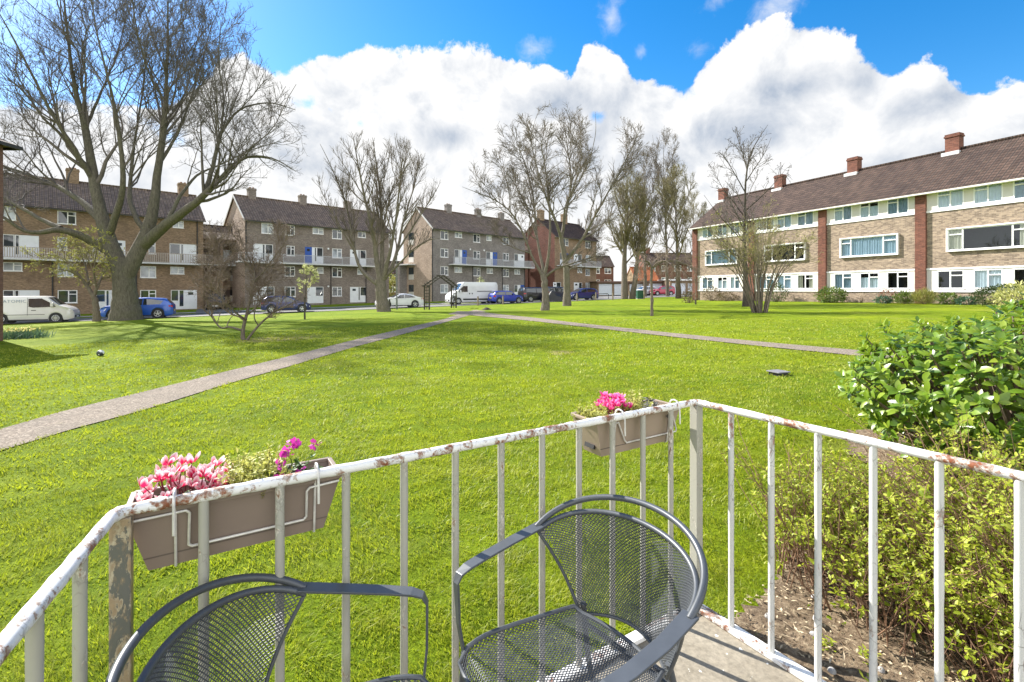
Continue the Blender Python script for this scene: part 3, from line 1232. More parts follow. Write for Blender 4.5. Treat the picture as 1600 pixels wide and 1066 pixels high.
def in_planter(t, x, y, z):
    a = ROT_F
    ca, sa = math.cos(a), math.sin(a)
    ct, st = math.cos(t.rotation_euler[1]), math.sin(t.rotation_euler[1])
    xx, zz = x * ct + z * st, -x * st + z * ct
    return np.array((t.location[0] + xx * ca - y * sa, t.location[1] + xx * sa + y * ca, zz))


PL, L0, Z0, YI, YO = planter(0.015, 0.535, 'long dark taupe planter with pink and purple flowers hung near the peeling left corner post', M_BOX, 0, 0.0, RAIL_Z - 0.028, 0)
PR, L1, Z1, _, _ = planter(1.575, 2.10, 'lighter brown planter with bright pink flowers hung by the right corner post', M_BOX2, 0, 0.0, RAIL_Z - 0.018, 1)
# overflow slot in the left end of the lighter planter
mb = MB()
mb.bar((0.030, 0.075, Z1 - 0.122), (0.030, 0.135, Z1 - 0.122), 0.012, 0.018, up=(0.3, 0, 1))
mb.build('overflow_slot', plain('slot dark', (0.02, 0.02, 0.02), 0.8), PR)

M_STEM = plain('cyclamen stalk', (0.16, 0.02, 0.03), 0.6, var=0.3, vscale=50)
M_LEAFDK = leafy('dark pot leaf', (0.03, 0.075, 0.018), (0.08, 0.16, 0.035), 0.5, 0.2, 20, attr=True)
M_LIME = leafy('lime pot foliage', (0.24, 0.27, 0.03), (0.60, 0.60, 0.20), 0.55, 0.35, 20, attr=True)
M_MAGENTA = leafy('magenta petals', (0.30, 0.02, 0.22), (0.62, 0.06, 0.46), 0.6, 0.3, 60, attr=True)


def petal_mat(name, deep, pale):
    """cyclamen petals: deep at the throat, pale to the tip (a coloured flower, set per vertex)"""
    t = NT(name)
    a = t.n('ShaderNodeAttribute')
    a.attribute_name = 'along'
    c = t.ramp(a.outputs['Fac'], [(0.30, deep), (0.62, tuple(0.5 * (d + p) for d, p in zip(deep, pale))), (0.95, pale)])
    p = t.principled(c, 0.5, 0.0, 0.3)
    tr = t.n('ShaderNodeBsdfTranslucent')
    t.l(c, tr.inputs['Color'])
    m = t.n('ShaderNodeMixShader')
    m.inputs[0].default_value = 0.4
    t.l(p.outputs[0], m.inputs[1])
    t.l(tr.outputs[0], m.inputs[2])
    return t.done(m)


def cyclamen(name, lab, t, L, zr, x0, x1, nfl, hmin, hmax, mat, psize, base_leaf):
    root_p = in_planter(t, (x0 + x1) / 2, (YI + YO) / 2, zr - 0.03)
    root = thing(name, lab, 'flower', tuple(root_p))
    st = MB()
    PV, PD, PU, PL_ = [], [], [], []
    for k in range(nfl):
        u = (k + 0.5) / nfl
        x = x0 + (x1 - x0) * np.clip(u + 0.08 * rng.normal(), 0, 1)
        y = YI + 0.03 + rng.random() * (YO - YI - 0.05)
        h = rng.uniform(hmin, hmax) * (1 - 0.35 * abs(2 * u - 1) ** 2)
        b = in_planter(t, x * 0.7 + 0.3 * (x0 + x1) / 2, y * .6 + .4 * (YI + YO) / 2, zr - 0.03) - root_p
        e = in_planter(t, x, y, zr - 0.03 + h) - root_p
        mid = (b + e) / 2 + np.array((rng.normal() * .006, rng.normal() * .006, 0.01))
        st.tube([b, mid, e, e + np.array((0.004, -0.002, 0.004))], [0.0016, 0.0015, 0.0014, 0.003], 5)
        # five petals swept up
        a0 = rng.uniform(0, 2 * math.pi)
        tip = np.array((rng.normal() * 0.25, rng.normal() * 0.25, 1.0))
        for j in range(5):
            a = a0 + j * 2 * math.pi / 5 + rng.normal() * .12
            o_ = np.array((math.cos(a), math.sin(a), 0))
            PV.append(e + o_ * 0.006)
            PD.append(tip * rng.uniform(0.9, 1.2) + o_ * rng.uniform(0.35, 0.75))
            PU.append(o_ + tip * 0.2)
            PL_.append(psize * rng.uniform(0.85, 1.2))
    st.build('stalks', M_STEM, root, smooth=True)
    PV, PD, PU, PL_ = map(np.array, (PV, PD, PU, PL_))
    prof = np.array([0.35, 0.8, 1.0, 0.85, 0.25])
    v, q = leaves_np(PV, PD, PU, PL_, PL_ * 0.62, 4, -0.12, 0.10, prof)
    o_ = obj_np('petals', v, q, mat=mat, parent=root, smooth=True)
    al = o_.data.attributes.new('along', 'FLOAT', 'POINT')
    ts_ = np.tile(np.repeat(np.linspace(0, 1, 5), 3), len(PV)).astype(np.float32)
    edge_ = np.tile(np.tile(np.array([0.25, -0.1, 0.25]), 5), len(PV)).astype(np.float32)
    al.data.foreach_set('value', np.clip(ts_ + edge_ + np.repeat(rng.normal(0, .1, len(PV)), 15), 0, 1).astype(np.float32))
    if base_leaf:
        nL = base_leaf
        B = np.array([in_planter(t, rng.uniform(x0, x1), rng.uniform(YI + .02, YO - .02), zr - 0.03 + rng.uniform(0.005, 0.03)) - root_p for _ in range(nL)])
        d = rand_dirs(nL); d[:, 2] = np.abs(d[:, 2]) * 0.4
        v, q = leaves_np(B, d, np.tile((0, 0, 1.0), (nL, 1)), rng.uniform(.025, .045, nL), rng.uniform(.022, .036, nL), 3, 0.25, 0.1)
        lo = obj_np('leaves', v, q, mat=M_LEAFDK, parent=root, smooth=True)
        set_rnd(lo, 12, nL)
    return root


def sprig_plant(name, lab, cat, t, zr, x0, x1, nst, hmin, hmax, mat, lw, nleaf, spread=0.03, flower=None):
    root_p = in_planter(t, (x0 + x1) / 2, (YI + YO) / 2, zr - 0.03)
    root = thing(name, lab, cat, tuple(root_p))
    st = MB()
    LP, LD, LS = [], [], []
    tips = []
    for k in range(nst):
        x = rng.uniform(x0, x1)
        y = rng.uniform(YI + 0.02, YO - 0.015)
        h = rng.uniform(hmin, hmax)
        b = in_planter(t, x, y, zr - 0.03) - root_p
        e = b + np.array((rng.normal() * spread, rng.normal() * spread, h))
        mid = (b + e) / 2 + rng.normal(size=3) * 0.006
        pts = [b, mid, e]
        st.tube(pts, [0.0013, 0.0011, 0.0007], 4)
        tips.append(e)
        for j in range(nleaf):
            s = rng.uniform(0.15, 1.02)
            p = (b * (1 - 2 * s) + mid * 2 * s) if s < 0.5 else (mid * (2 - 2 * s) + e * (2 * s - 1))
            dd = rng.normal(size=3); dd[2] = abs(dd[2]) * .7 + .15
            LP.append(p); LD.append(dd); LS.append(lw * rng.uniform(0.6, 1.3))
    st.build('stems', plain('green stem', (0.20, 0.19, 0.06), 0.7), root)
    LP, LD, LS = map(np.array, (LP, LD, LS))
    v, q = leaves_np(LP, LD, rand_dirs(len(LP)) * .5 + np.array((0, 0, 1)), LS, LS * 0.55, 2, 0.1, 0.15)
    o_ = obj_np('leaves', v, q, mat=mat, parent=root)
    set_rnd(o_, 9, len(LP))
    if flower:
        for fx, fy, fz, nf in flower:
            fp, fd, fs = [], [], []
            c = in_planter(t, fx, fy, zr + fz) - root_p
            for k in range(nf):
                fp.append(c + rng.normal(size=3) * 0.007)
                fd.append(rng.normal(size=3) + np.array((0, -0.2, 0.4)))
                fs.append(rng.uniform(0.013, 0.021))
            fp, fd, fs = map(np.array, (fp, fd, fs))
            v, q = leaves_np(fp, fd, rand_dirs(len(fp)), fs, fs * 0.85, 2, 0.2, 0.1)
            o_ = obj_np('bloom', v, q, mat=M_MAGENTA, parent=root)
            set_rnd(o_, 9, len(fp))
    return root


M_PINKWHITE = petal_mat('pink and white petals', (0.66, 0.015, 0.10), (0.93, 0.76, 0.79))
M_HOTPINK = petal_mat('hot pink petals', (0.75, 0.015, 0.22), (0.95, 0.30, 0.60))
cyclamen('cyclamen', 'white tipped pink cyclamen blooming in the left end of the dark planter', PL, L0, Z0, 0.03, 0.225, 40, 0.05, 0.118, M_PINKWHITE, 0.025, 30)
sprig_plant('foliage_plant', 'lime yellow leafy plant in the middle of the dark left planter', 'plant', PL, Z0, 0.225, 0.375, 120, 0.04, 0.115, M_LIME, 0.015, 18, 0.02)
sprig_plant('purple_flower', 'purple flowered plant with dark green leaves at the right end of the dark planter', 'flower', PL, Z0, 0.355, 0.49, 34, 0.02, 0.06, M_LEAFDK, 0.016, 12, 0.02,
            flower=[(0.375, 0.10, 0.075, 16), (0.395, 0.12, 0.095, 14), (0.36, 0.08, 0.055, 12), (0.352, 0.05, 0.02, 10), (0.41, 0.06, 0.022, 12), (0.462, 0.13, 0.075, 12), (0.41, 0.14, 0.08, 8)])
cyclamen('cyclamen', 'bright pink cyclamen in the lighter right planter', PR, L1, Z1, 0.11, 0.235, 26, 0.055, 0.105, M_HOTPINK, 0.024, 12)
sprig_plant('foliage_plant', 'lime foliage at the left end of the lighter planter, trailing beside the bright pink blooms', 'plant', PR, Z1, 0.005, 0.13, 90, 0.025, 0.08, M_LIME, 0.014, 16, 0.02)
sprig_plant('foliage_plant', 'taller lime foliage right of the bright pink blooms in the lighter planter', 'plant', PR, Z1, 0.20, 0.36, 110, 0.03, 0.11, M_LIME, 0.014, 16, 0.02)
# withered leaves at the right-hand end
n = 46
B = np.array([in_planter(PR, rng.uniform(0.36, 0.50), rng.uniform(YI + .02, YO - .02), Z1 - 0.022 + rng.uniform(0, 0.05)) for _ in range(n)])
d = rand_dirs(n); d[:, 2] *= 0.4
v, q = leaves_np(B, d, rand_dirs(n) + np.array((0, 0, 1)), rng.uniform(.02, .05, n), rng.uniform(.012, .026, n), 3, 0.5, 0.3)
o = obj_np('withered_plant', v, q, mat=leafy('withered leaf', (0.02, 0.018, 0.016), (0.34, 0.33, 0.30), 0.7, 0.1, 30, attr=True), smooth=True)
set_rnd(o, 12, n)
tag(o, 'withered grey and black leaves at the corner post end of the lighter planter', 'plant')

# ------------------------------------------------------------------ garden chairs
M_CHAIR = plain('dark grey coated steel', (0.074, 0.081, 0.090), 0.40, 0.2, var=0.12, vscale=14, spec=0.5)


def chair(lab, loc, back):
    """local x = sitter's side axis, local -y = the way it faces, z up"""
    rz = math.atan2(back[1], back[0]) - math.pi / 2
    t = thing('garden_chair', lab, 'chair', (loc[0], loc[1], 0), rz, 'mesh garden chairs on the patio')
    A, Bk = 0.305, 0.255

    def outer(th):       # th from 0 (right joint) to pi (left joint)
        x, y = A * math.cos(th), Bk * math.sin(th) ** 0.9
        s = math.sin(th)
        return (x, y + 0.015, 0.685 + 0.112 * s ** 0.8)
    mb_ = MB()
    mb_.tube([outer(math.pi * k / 48) for k in range(49)], 0.0105, 12)
    mb_.build('back_hoop', M_CHAIR, t, smooth=True)

    def topc(u):         # inner frame, u in -1..1
        th = math.pi / 2 * (1 - u)
        return Vector(((A - 0.012) * math.cos(th), (Bk - 0.035) * max(0, math.sin(th)) ** 0.9 + 0.012, 0.675 + 0.075 * max(0, math.sin(th)) ** 0.8))

    def botc(u):
        return Vector((0.175 * u, 0.105 + 0.075 * (1 - u * u), 0.405 + 0.02 * (1 - u * u)))

    def surf(u, w):      # w 0 bottom..1 top
        p = botc(u).lerp(topc(u), w)
        p.y += 0.035 * math.sin(math.pi * w) * (1 - 0.5 * u * u)
        return p
    fr = MB()
    loop = [surf(-1 + 2 * k / 40, 1) for k in range(41)] + [surf(1, 1 - k / 12) for k in range(1, 13)] + [surf(1 - 2 * k / 24, 0) for k in range(1, 25)] + [surf(-1, k / 12) for k in range(1, 12)]
    nfr = 41
    fr.tube([tuple(p) for p in loop[:41]], 0.0095, 10)
    fr.tube([tuple(p) for p in loop[40:]] + [tuple(loop[0])], 0.0058, 8)
    fr.build('back_frame', M_CHAIR, t, smooth=True)

    def lattice(name, S, nu, nw, wid):
        """two families of slanting strips: open diamond mesh"""
        P, R = [], []
        m = 26
        slope = 0.5
        # diagonals in (i, j) cell space
        for fam in (1, -1):
            for k in range(-int(nw), int(nu) + int(nw)):
                us = []
                for j in range(m + 1):
                    w_ = j / m
                    u_ = (k + fam * (w_ * nw * 0.5)) / nu if fam == 1 else (k - (w_ * nw * 0.5) + 0.0) / nu
                    us.append((u_, w_))
                us = [(a, b) for a, b in us if 0 <= a <= 1]
                if len(us) < 2:
                    continue
                # clip, resample to a fixed count
                ua = np.array(us)
                ws = np.linspace(ua[0, 1], ua[-1, 1], 15)
                uu = np.interp(ws, ua[:, 1], ua[:, 0])
                pl = [S(2 * a - 1, b) for a, b in zip(uu, ws)]
                P.append([tuple(p) for p in pl])
                R.append([wid] * 15)
        v_, q_ = tubes_np([(np.array(P), np.array(R), 4)])
        return obj_np(name, v_, q_, mat=M_CHAIR, parent=t)
    lattice('back_mesh', surf, 54, 62, 0.0017)

    def seat_s(u, w):    # w 0 front .. 1 back
        hw = 0.255 - 0.075 * max(0, w - 0.25) / 0.75 - 0.012 * (1 - w) ** 6
        x = hw * math.copysign(abs(u) ** 0.96, u)
        y = -0.345 + 0.455 * w - (0.03 * u * u if w > 0.5 else 0) * (2 * w - 1) + 0.02 * (1 - u * u) * (-(1 - w))
        z = 0.428 - 0.022 * (1 - u * u) * math.sin(math.pi * min(1, w * 1.02))
        drop = max(0, 0.10 - w) / 0.10
        z -= 0.035 * drop ** 2
        z += 0.012 * max(0, abs(u) - 0.86) / 0.14
        return Vector((x, y, z))
    lattice('seat_mesh', seat_s, 50, 56, 0.0017)
    sf = MB()
    sl = [seat_s(-1 + 2 * k / 20, 0) for k in range(21)] + [seat_s(1, k / 14) for k in range(1, 15)] + [seat_s(1 - 2 * k / 20, 1) for k in range(1, 21)] + [seat_s(-1, 1 - k / 14) for k in range(1, 14)]
    sf.tube([tuple(p) for p in sl], 0.007, 8, closed=True)
    sf.build('seat_frame', M_CHAIR, t, smooth=True)
    for sgn in (-1, 1):
        # flat arm that bends down into the front support
        ar = MB()
        path = [(sgn * 0.300, 0.03, 0.690), (sgn * 0.305, -0.10, 0.672), (sgn * 0.300, -0.22, 0.660), (sgn * 0.292, -0.285, 0.655), (sgn * 0.288, -0.318, 0.645), (sgn * 0.286, -0.330, 0.622), (sgn * 0.272, -0.330, 0.50), (sgn * 0.258, -0.322, 0.425)]
        wd = [0.046, 0.044, 0.042, 0.040, 0.034, 0.028, 0.020, 0.018]
        th = 0.007
        rings = []
        for k, p in enumerate(path):
            p = Vector(p)
            d_ = (Vector(path[min(k + 1, 7)]) - Vector(path[max(k - 1, 0)])).normalized()
            side = Vector((1, 0, 0)) if k < 20 else Vector((0, 1, 0))
            side = (side - d_ * side.dot(d_)).normalized()
            up_ = d_.cross(side).normalized()
            w_ = wd[k]
            rings.append([p + side * w_ / 2 + up_ * th / 2, p - side * w_ / 2 + up_ * th / 2, p - side * w_ / 2 - up_ * th / 2, p + side * w_ / 2 - up_ * th / 2])
        vs = [p for r_ in rings for p in r_]
        fs = [(0, 1, 2, 3), (28, 31, 30, 29)]
        for k in range(7):
            for j in range(4):
                j2 = (j + 1) % 4
                fs.append((k * 4 + j, k * 4 + 4 + j, k * 4 + 4 + j2, k * 4 + j2))
        ar.add(vs, fs)
        ar.build('armrest', M_CHAIR, t, bevel=0.0018)
        lg = MB()
        lg.tube([(sgn * 0.255, -0.32, 0.42), (sgn * 0.262, -0.335, 0.2), (sgn * 0.268, -0.345, 0.008)], 0.0105, 10)
        lg.build('leg', M_CHAIR, t, smooth=True)
        lg = MB()
        lg.tube([(sgn * 0.172, 0.118, 0.44), (sgn * 0.182, 0.135, 0.36), (sgn * 0.20, 0.17, 0.22), (sgn * 0.225, 0.235, 0.008)], 0.0105, 10)
        lg.build('leg', M_CHAIR, t, smooth=True)
    st = MB()
    st.tube([(-0.185, 0.135, 0.36), (0.185, 0.135, 0.36)], 0.008, 8)
    st.build('stretcher', M_CHAIR, t, smooth=True)
    return t


chair('dark grey mesh armchair at the right, with whole back and seat in view', (0.262, 1.475), (0.79, 0.61))
chair('dark grey mesh armchair at the left below the dark planter, mostly out of view', (-0.535, 1.075), (-0.99, -0.14))

# ------------------------------------------------------------------ buildings
M_BRICK_A = brick_mat('brown brick', (0.33, 0.225, 0.14), (0.21, 0.14, 0.088), (0.28, 0.235, 0.19))
M_BRICK_B = brick_mat('grey brown brick', (0.29, 0.24, 0.205), (0.185, 0.15, 0.13), (0.25, 0.23, 0.21))
M_BRICK_C = brick_mat('grey brick', (0.28, 0.25, 0.235), (0.19, 0.168, 0.158), (0.26, 0.245, 0.235))
M_BRICK_G = brick_mat('pinkish gable brick', (0.50, 0.38, 0.29), (0.36, 0.26, 0.195), (0.46, 0.40, 0.34))
M_BRICK_R = brick_mat('red brick', (0.21, 0.088, 0.062), (0.14, 0.06, 0.045), (0.19, 0.15, 0.13))
M_BRICK_E = brick_mat('buff brick', (0.37, 0.285, 0.21), (0.175, 0.13, 0.10), (0.32, 0.28, 0.235), stain=0.2)
M_BRICK_P = brick_mat('pilaster red brick', (0.20, 0.080, 0.054), (0.12, 0.047, 0.034), (0.16, 0.11, 0.09))
M_TILE_A = tile_mat('mottled brown tiles', (0.27, 0.205, 0.16), (0.16, 0.12, 0.10), (0.055, 0.045, 0.038), 0.30, 0.33)
M_TILE_E = tile_mat('dark red brown tiles', (0.100, 0.068, 0.056), (0.058, 0.040, 0.034), (0.014, 0.011, 0.009), 0.34, 0.36)
M_TILE_O = tile_mat('orange tiles', (0.52, 0.17, 0.07), (0.38, 0.12, 0.05), (0.15, 0.06, 0.03), 0.30, 0.33)
M_WHITE = plain('white window frames', (0.80, 0.80, 0.80), 0.4, var=0.04, vscale=3)
M_PANEL = plain('white door panels', (0.74, 0.76, 0.79), 0.5, var=0.06, vscale=2)
M_CREAM = plain('cream white render panel', (0.60, 0.575, 0.53), 0.75, var=0.06, vscale=1.5)
M_FASCIA = plain('fascia', (0.62, 0.60, 0.56), 0.6, var=0.1)
M_DARKGUT = plain('dark gutter', (0.03, 0.028, 0.028), 0.5)
M_GLASS = glass_mat('window glass', (0.035, 0.045, 0.05), 0.45)
M_GLASS_N = glass_mat('window glass over pale curtain', (0.34, 0.37, 0.40), 0.35)
M_CLEAR = clear_glass('clear glass', 0.10)
M_BLUE = plain('blue door paint', (0.012, 0.075, 0.36), 0.4, var=0.08)
M_LEADGREY = plain('lead flashing', (0.55, 0.55, 0.55), 0.6, var=0.2)
M_STEELRAIL = plain('pale balcony rail', (0.44, 0.45, 0.47), 0.6, var=0.15)
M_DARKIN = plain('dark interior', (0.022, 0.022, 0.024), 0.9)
M_POT = plain('chimney pot clay', (0.26, 0.12, 0.06), 0.8)


def wall_with_holes(name, L, z0, z1, holes, mat, parent, y=0.0, reveal=0.09, x0=0.0):
    """front wall at plane y, facing -y, with real openings; holes = (xa, xb, za, zb)"""
    xs_ = sorted({x0, L} | {h[0] for h in holes} | {h[1] for h in holes})
    zs_ = sorted({z0, z1} | {h[2] for h in holes} | {h[3] for h in holes})
    xs_ = [x for x in xs_ if x0 <= x <= L]
    zs_ = [z for z in zs_ if z0 <= z <= z1]
    mb_ = MB()
    for a, b in zip(xs_[:-1], xs_[1:]):
        for c, d in zip(zs_[:-1], zs_[1:]):
            mx, mz = (a + b) / 2, (c + d) / 2
            if any(h[0] < mx < h[1] and h[2] < mz < h[3] for h in holes):
                continue
            mb_.quad((a, y, c), (b, y, c), (b, y, d), (a, y, d))
    for xa, xb, za, zb in holes:
        xa, xb, za, zb = max(xa, x0), min(xb, L), max(za, z0), min(zb, z1)
        r = y + reveal
        mb_.quad((xa, y, za), (xa, r, za), (xb, r, za), (xb, y, za))
        mb_.quad((xa, y, zb), (xb, y, zb), (xb, r, zb), (xa, r, zb))
        mb_.quad((xa, y, za), (xa, y, zb), (xa, r, zb), (xa, r, za))
        mb_.quad((xb, y, za), (xb, r, za), (xb, r, zb), (xb, y, zb))
    return mb_.build(name, mat, parent)


def window(parent, xa, xb, za, zb, y=0.0, lights=((0, 1, 0),), fr=0.065, glass=None, curtain=None, depth=0.07, sill=True, reveal=0.09, room=False):
    """lights: (start, end, vent) fractions; vent = share of height of a small top light (0 none)"""
    y1 = y + reveal + 0.02
    y0 = y + reveal - depth
    m = MB()
    m.box(xa, xb, y0, y1, za, za + fr)
    m.box(xa, xb, y0, y1, zb - fr, zb)
    m.box(xa, xa + fr, y0, y1, za + fr, zb - fr)
    m.box(xb - fr, xb, y0, y1, za + fr, zb - fr)
    W = xb - xa
    for k, (a, b, v) in enumerate(lights):
        la, lb = xa + W * a, xa + W * b
        if k > 0:
            m.box(la - fr * 0.6, la + fr * 0.6, y0 + 0.002, y1 - 0.001, za + fr, zb - fr)
        if v:
            zt = zb - (zb - za) * v
            m.box(la + fr * 0.6, lb - fr * 0.6, y0 - 0.004, y1 - 0.002, zt - fr * 0.55, zt + fr * 0.55)
    f = m.build('window', M_WHITE, parent)
    p = MB()
    yp = y0 + depth * 0.55
    p.quad((xa + fr * .5, yp, za + fr * .5), (xb - fr * .5, yp, za + fr * .5), (xb - fr * .5, yp, zb - fr * .5), (xa + fr * .5, yp, zb - fr * .5))
    p.build('pane', glass or M_GLASS, f)
    if sill:
        s = MB()
        s.box(xa - 0.04, xb + 0.04, y - 0.045, y0 - 0.001, za - 0.045, za + 0.012)
        s.build('sill', M_WHITE, f)
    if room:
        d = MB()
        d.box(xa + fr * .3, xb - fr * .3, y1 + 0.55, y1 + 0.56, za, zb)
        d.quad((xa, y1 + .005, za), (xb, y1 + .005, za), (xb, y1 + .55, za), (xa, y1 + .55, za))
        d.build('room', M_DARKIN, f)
    if curtain is not None:
        for (a, b, mat_c, z_a, z_b) in curtain:
            n = max(8, int((b - a) * W / 0.03))
            vs, fs = [], []
            ph = rng.uniform(0, 6)
            for k in range(n + 1):
                x = xa + W * (a + (b - a) * k / n)
                yy = yp + 0.07 + 0.022 * math.sin(k * 1.15 + ph) + 0.012 * math.sin(k * 0.37 + ph)
                vs += [(x, yy, za + (zb - za) * z_a), (x, yy, za + (zb - za) * z_b)]
            for k in range(n):
                fs.append((2 * k, 2 * k + 2, 2 * k + 3, 2 * k + 1))
            c = MB()
            c.add(vs, fs)
            c.build('curtain', mat_c, f, smooth=True)
    return f


def gable_roof(parent, L, D, ze, rise, mat, over=0.45, end=0.15, thick=0.14, hip0=0.0, hip1=0.0):
    """ridge along x at y = D/2; hips pull the ridge ends in"""
    sl = rise / (D / 2)
    zo = ze - over * sl
    a0, a1 = -end, L + end
    r0, r1 = -end + hip0, L + end - hip1
    zr = ze + rise
    m = MB()
    T = thick
    f0, f1, r_0, r_1 = (a0, -over, zo), (a1, -over, zo), (r0, D / 2, zr), (r1, D / 2, zr)
    b0, b1 = (a0, D + over, zo), (a1, D + over, zo)
    up = lambda p: (p[0], p[1], p[2] + T)
    m.quad(up(f0), up(f1), up(r_1), up(r_0))
    m.quad(up(b1), up(b0), up(r_0), up(r_1))
    m.quad(f1, f0, r_0, r_1)
    m.quad(b0, b1, r_1, r_0)
    m.quad(f0, f1, up(f1), up(f0))
    m.quad(b1, b0, up(b0), up(b1))
    for p, q_ in ((f0, r_0), (r_0, b0), (r_1, f1), (b1, r_1)):
        m.quad(q_, p, up(p), up(q_))
    if hip0:
        m.poly([up(b0), up(f0), up(r_0)])
    if hip1:
        m.poly([up(f1), up(b1), up(r_1)])
    rf = m.build('roof', mat, parent)
    # ridge tiles
    rd = MB()
    n = max(2, int(L / 0.45))
    for k in range(n):
        xa = r0 + (r1 - r0) * k / n
        xb = r0 + (r1 - r0) * (k + 1) / n - 0.02
        rd.bar((xa, D / 2, zr + T + 0.03), (xb, D / 2, zr + T + 0.03), 0.26, 0.11)
    rd.build('ridge_tiles', mat, rf)
    return rf


def verge(parent, L, D, ze, rise, over=0.45, x=None, mat=None):
    m = MB()
    sl = rise / (D / 2)
    for s in (0, 1):
        a = (x, -over, ze - over * sl + 0.04) if s == 0 else (x, D + over, ze - over * sl + 0.04)
        m.bar(a, (x, D / 2, ze + rise + 0.04), 0.05, 0.22)
    m.build('bargeboard', mat or M_FASCIA, parent)


def chimney(roof, x, y, z0, z1, mat, w=0.9, d=0.6, pots=2, flash=False):
    m = MB()
    m.box(x - w / 2, x + w / 2, y - d / 2, y + d / 2, z0, z1 - 0.24)
    m.box(x - w / 2 - 0.05, x + w / 2 + 0.05, y - d / 2 - 0.05, y + d / 2 + 0.05, z1 - 0.238, z1 - 0.12)
    m.box(x - w / 2 - 0.015, x + w / 2 + 0.015, y - d / 2 - 0.015, y + d / 2 + 0.015, z1 - 0.118, z1)
    c = m.build('chimney', mat, roof)
    for k in range(pots):
        p = MB()
        p.lathe([(0.10, z1 - 0.01), (0.12, z1 + 0.03), (0.10, z1 + 0.12), (0.115, z1 + 0.15)], 10, (x + (k - (pots - 1) / 2) * 0.36, y, 0))
        p.build('chimney_pot', M_POT, roof, smooth=True)
    if flash:
        f = MB()
        f.box(x - w / 2 - 0.10, x + w / 2 + 0.10, y - d / 2 - 0.28, y - d / 2 - 0.002, z0 + flash - 0.16, z0 + flash + 0.1)
        f.build('flashing', M_LEADGREY, roof)
    return c


def shell(name, L, D, z0, ze, rise, mat, parent, back=True, mat_gable=None):
    """gable ends and back wall"""
    m = MB()
    m.poly([(0, D, z0), (0, 0, z0), (0, 0, ze), (0, D / 2, ze + rise), (0, D, ze)])
    g = m.build('gable_wall', mat_gable or mat, parent)
    m = MB()
    m.poly([(L, 0, z0), (L, D, z0), (L, D, ze), (L, D / 2, ze + rise), (L, 0, ze)])
    g2 = m.build('gable_wall', mat, parent)
    m = MB()
    m.quad((L, D, z0), (0, D, z0), (0, D, ze), (L, D, ze))
    m.build('back_wall', mat, parent)
    return g, g2


def pipe(parent, x, z0, z1, y=-0.07, mat=None):
    m = MB()
    m.tube([(x, y, z0), (x, y, z1 - 0.3), (x, y, z1)], 0.055, 8)
    for k in range(3):
        z = z0 + (z1 - z0) * (k + 1) / 4
        m.box(x - 0.09, x + 0.09, y + 0.03, -0.001, z - 0.03, z + 0.03)
    m.build('downpipe', mat or M_DARKGUT, parent)


def balcony(parent, x0, x1, z, proj=1.15, gap=0.11, mat=None, barw=0.022, step=None):
    m = MB()
    m.box(x0, x1, -proj, -0.003, z - 0.16, z)
    s = m.build('balcony_slab', plain('balcony slab', (0.60, 0.60, 0.60), 0.7, var=0.1), parent)
    r = MB()
    h = 1.0
    n = int((x1 - x0) / gap)
    for k in range(n + 1):
        x = x0 + 0.03 + (x1 - x0 - 0.06) * k / n
        r.box(x - barw / 2, x + barw / 2, -proj + 0.03, -proj + 0.055, z + 0.09, z + h - 0.03)
    r.box(x0, x1, -proj + 0.02, -proj + 0.065, z + h - 0.03, z + h + 0.015)
    r.box(x0, x1, -proj + 0.02, -proj + 0.065, z + 0.05, z + 0.09)
    for k in range(int((x1 - x0) / 2.2) + 1):
        x = x0 + (x1 - x0) * k / int((x1 - x0) / 2.2)
        r.box(max(x0, x - 0.03), min(x1, x + 0.03), -proj + 0.015, -proj + 0.07, z + 0.001, z + h + 0.001)
    r.build('balcony_railing', mat or M_STEELRAIL, parent)
    return s


def door_unit(parent, x0, x1, z0, z1, layout, y=0.0, color=None):
    """white framed unit filling an opening; layout: list of (a, b, kind) kind in door/bluedoor/panel/window/slit"""
    W = x1 - x0
    for a, b, kind in layout:
        xa, xb = x0 + W * a + 0.004, x0 + W * b - 0.004
        if kind in ('door', 'bluedoor'):
            m = MB()
            m.box(xa, xb, y + 0.02, y + 0.08, z0, z1)
            d = m.build('door', M_BLUE if kind == 'bluedoor' else M_PANEL, parent)
            if kind == 'bluedoor':
                d['label'] = 'blue front door'
            f = MB()
            wq = xb - xa
            f.box(xa + wq * .3, xb - wq * .3, y + 0.012, y + 0.0195, z1 - 0.55, z1 - 0.25)
            f.build('door_glass', M_GLASS, d)
            hh = MB()
            hh.box(xa + wq * .84, xa + wq * .92, y + 0.0, y + 0.0195, z0 + 0.95, z0 + 1.07)
            hh.build('handle', M_WIRE, d)
        elif kind == 'panel':
            m = MB()
            m.box(xa, xb, y + 0.03, y + 0.085, z0, z1)
            m.build('panel', M_PANEL, parent)
        elif kind == 'window':
            m = MB()
            zs_ = z0 + (z1 - z0) * 0.42
            m.box(xa, xb, y + 0.03, y + 0.085, z0, zs_)
            m.build('panel', M_PANEL, parent)
            window(parent, xa, xb, zs_ + 0.001, z1, y, ((0, 1, 0),), 0.06, sill=False)
        elif kind == 'tallwindow':
            m = MB()
            zs_ = z0 + (z1 - z0) * 0.12
            m.box(xa, xb, y + 0.03, y + 0.085, z0, zs_)
            m.build('panel', M_PANEL, parent)
            window(parent, xa, xb, zs_ + 0.001, z1, y, ((0, 1, 0),), 0.06, sill=False)


def lamp_dome(parent, x, z):
    m = MB()
    m.lathe([(0.05, -0.02), (0.13, -0.06), (0.13, -0.14), (0.07, -0.19)], 12, (x, 0, z), axis='y')
    m.build('wall_lamp', M_WHITE, parent, smooth=True)


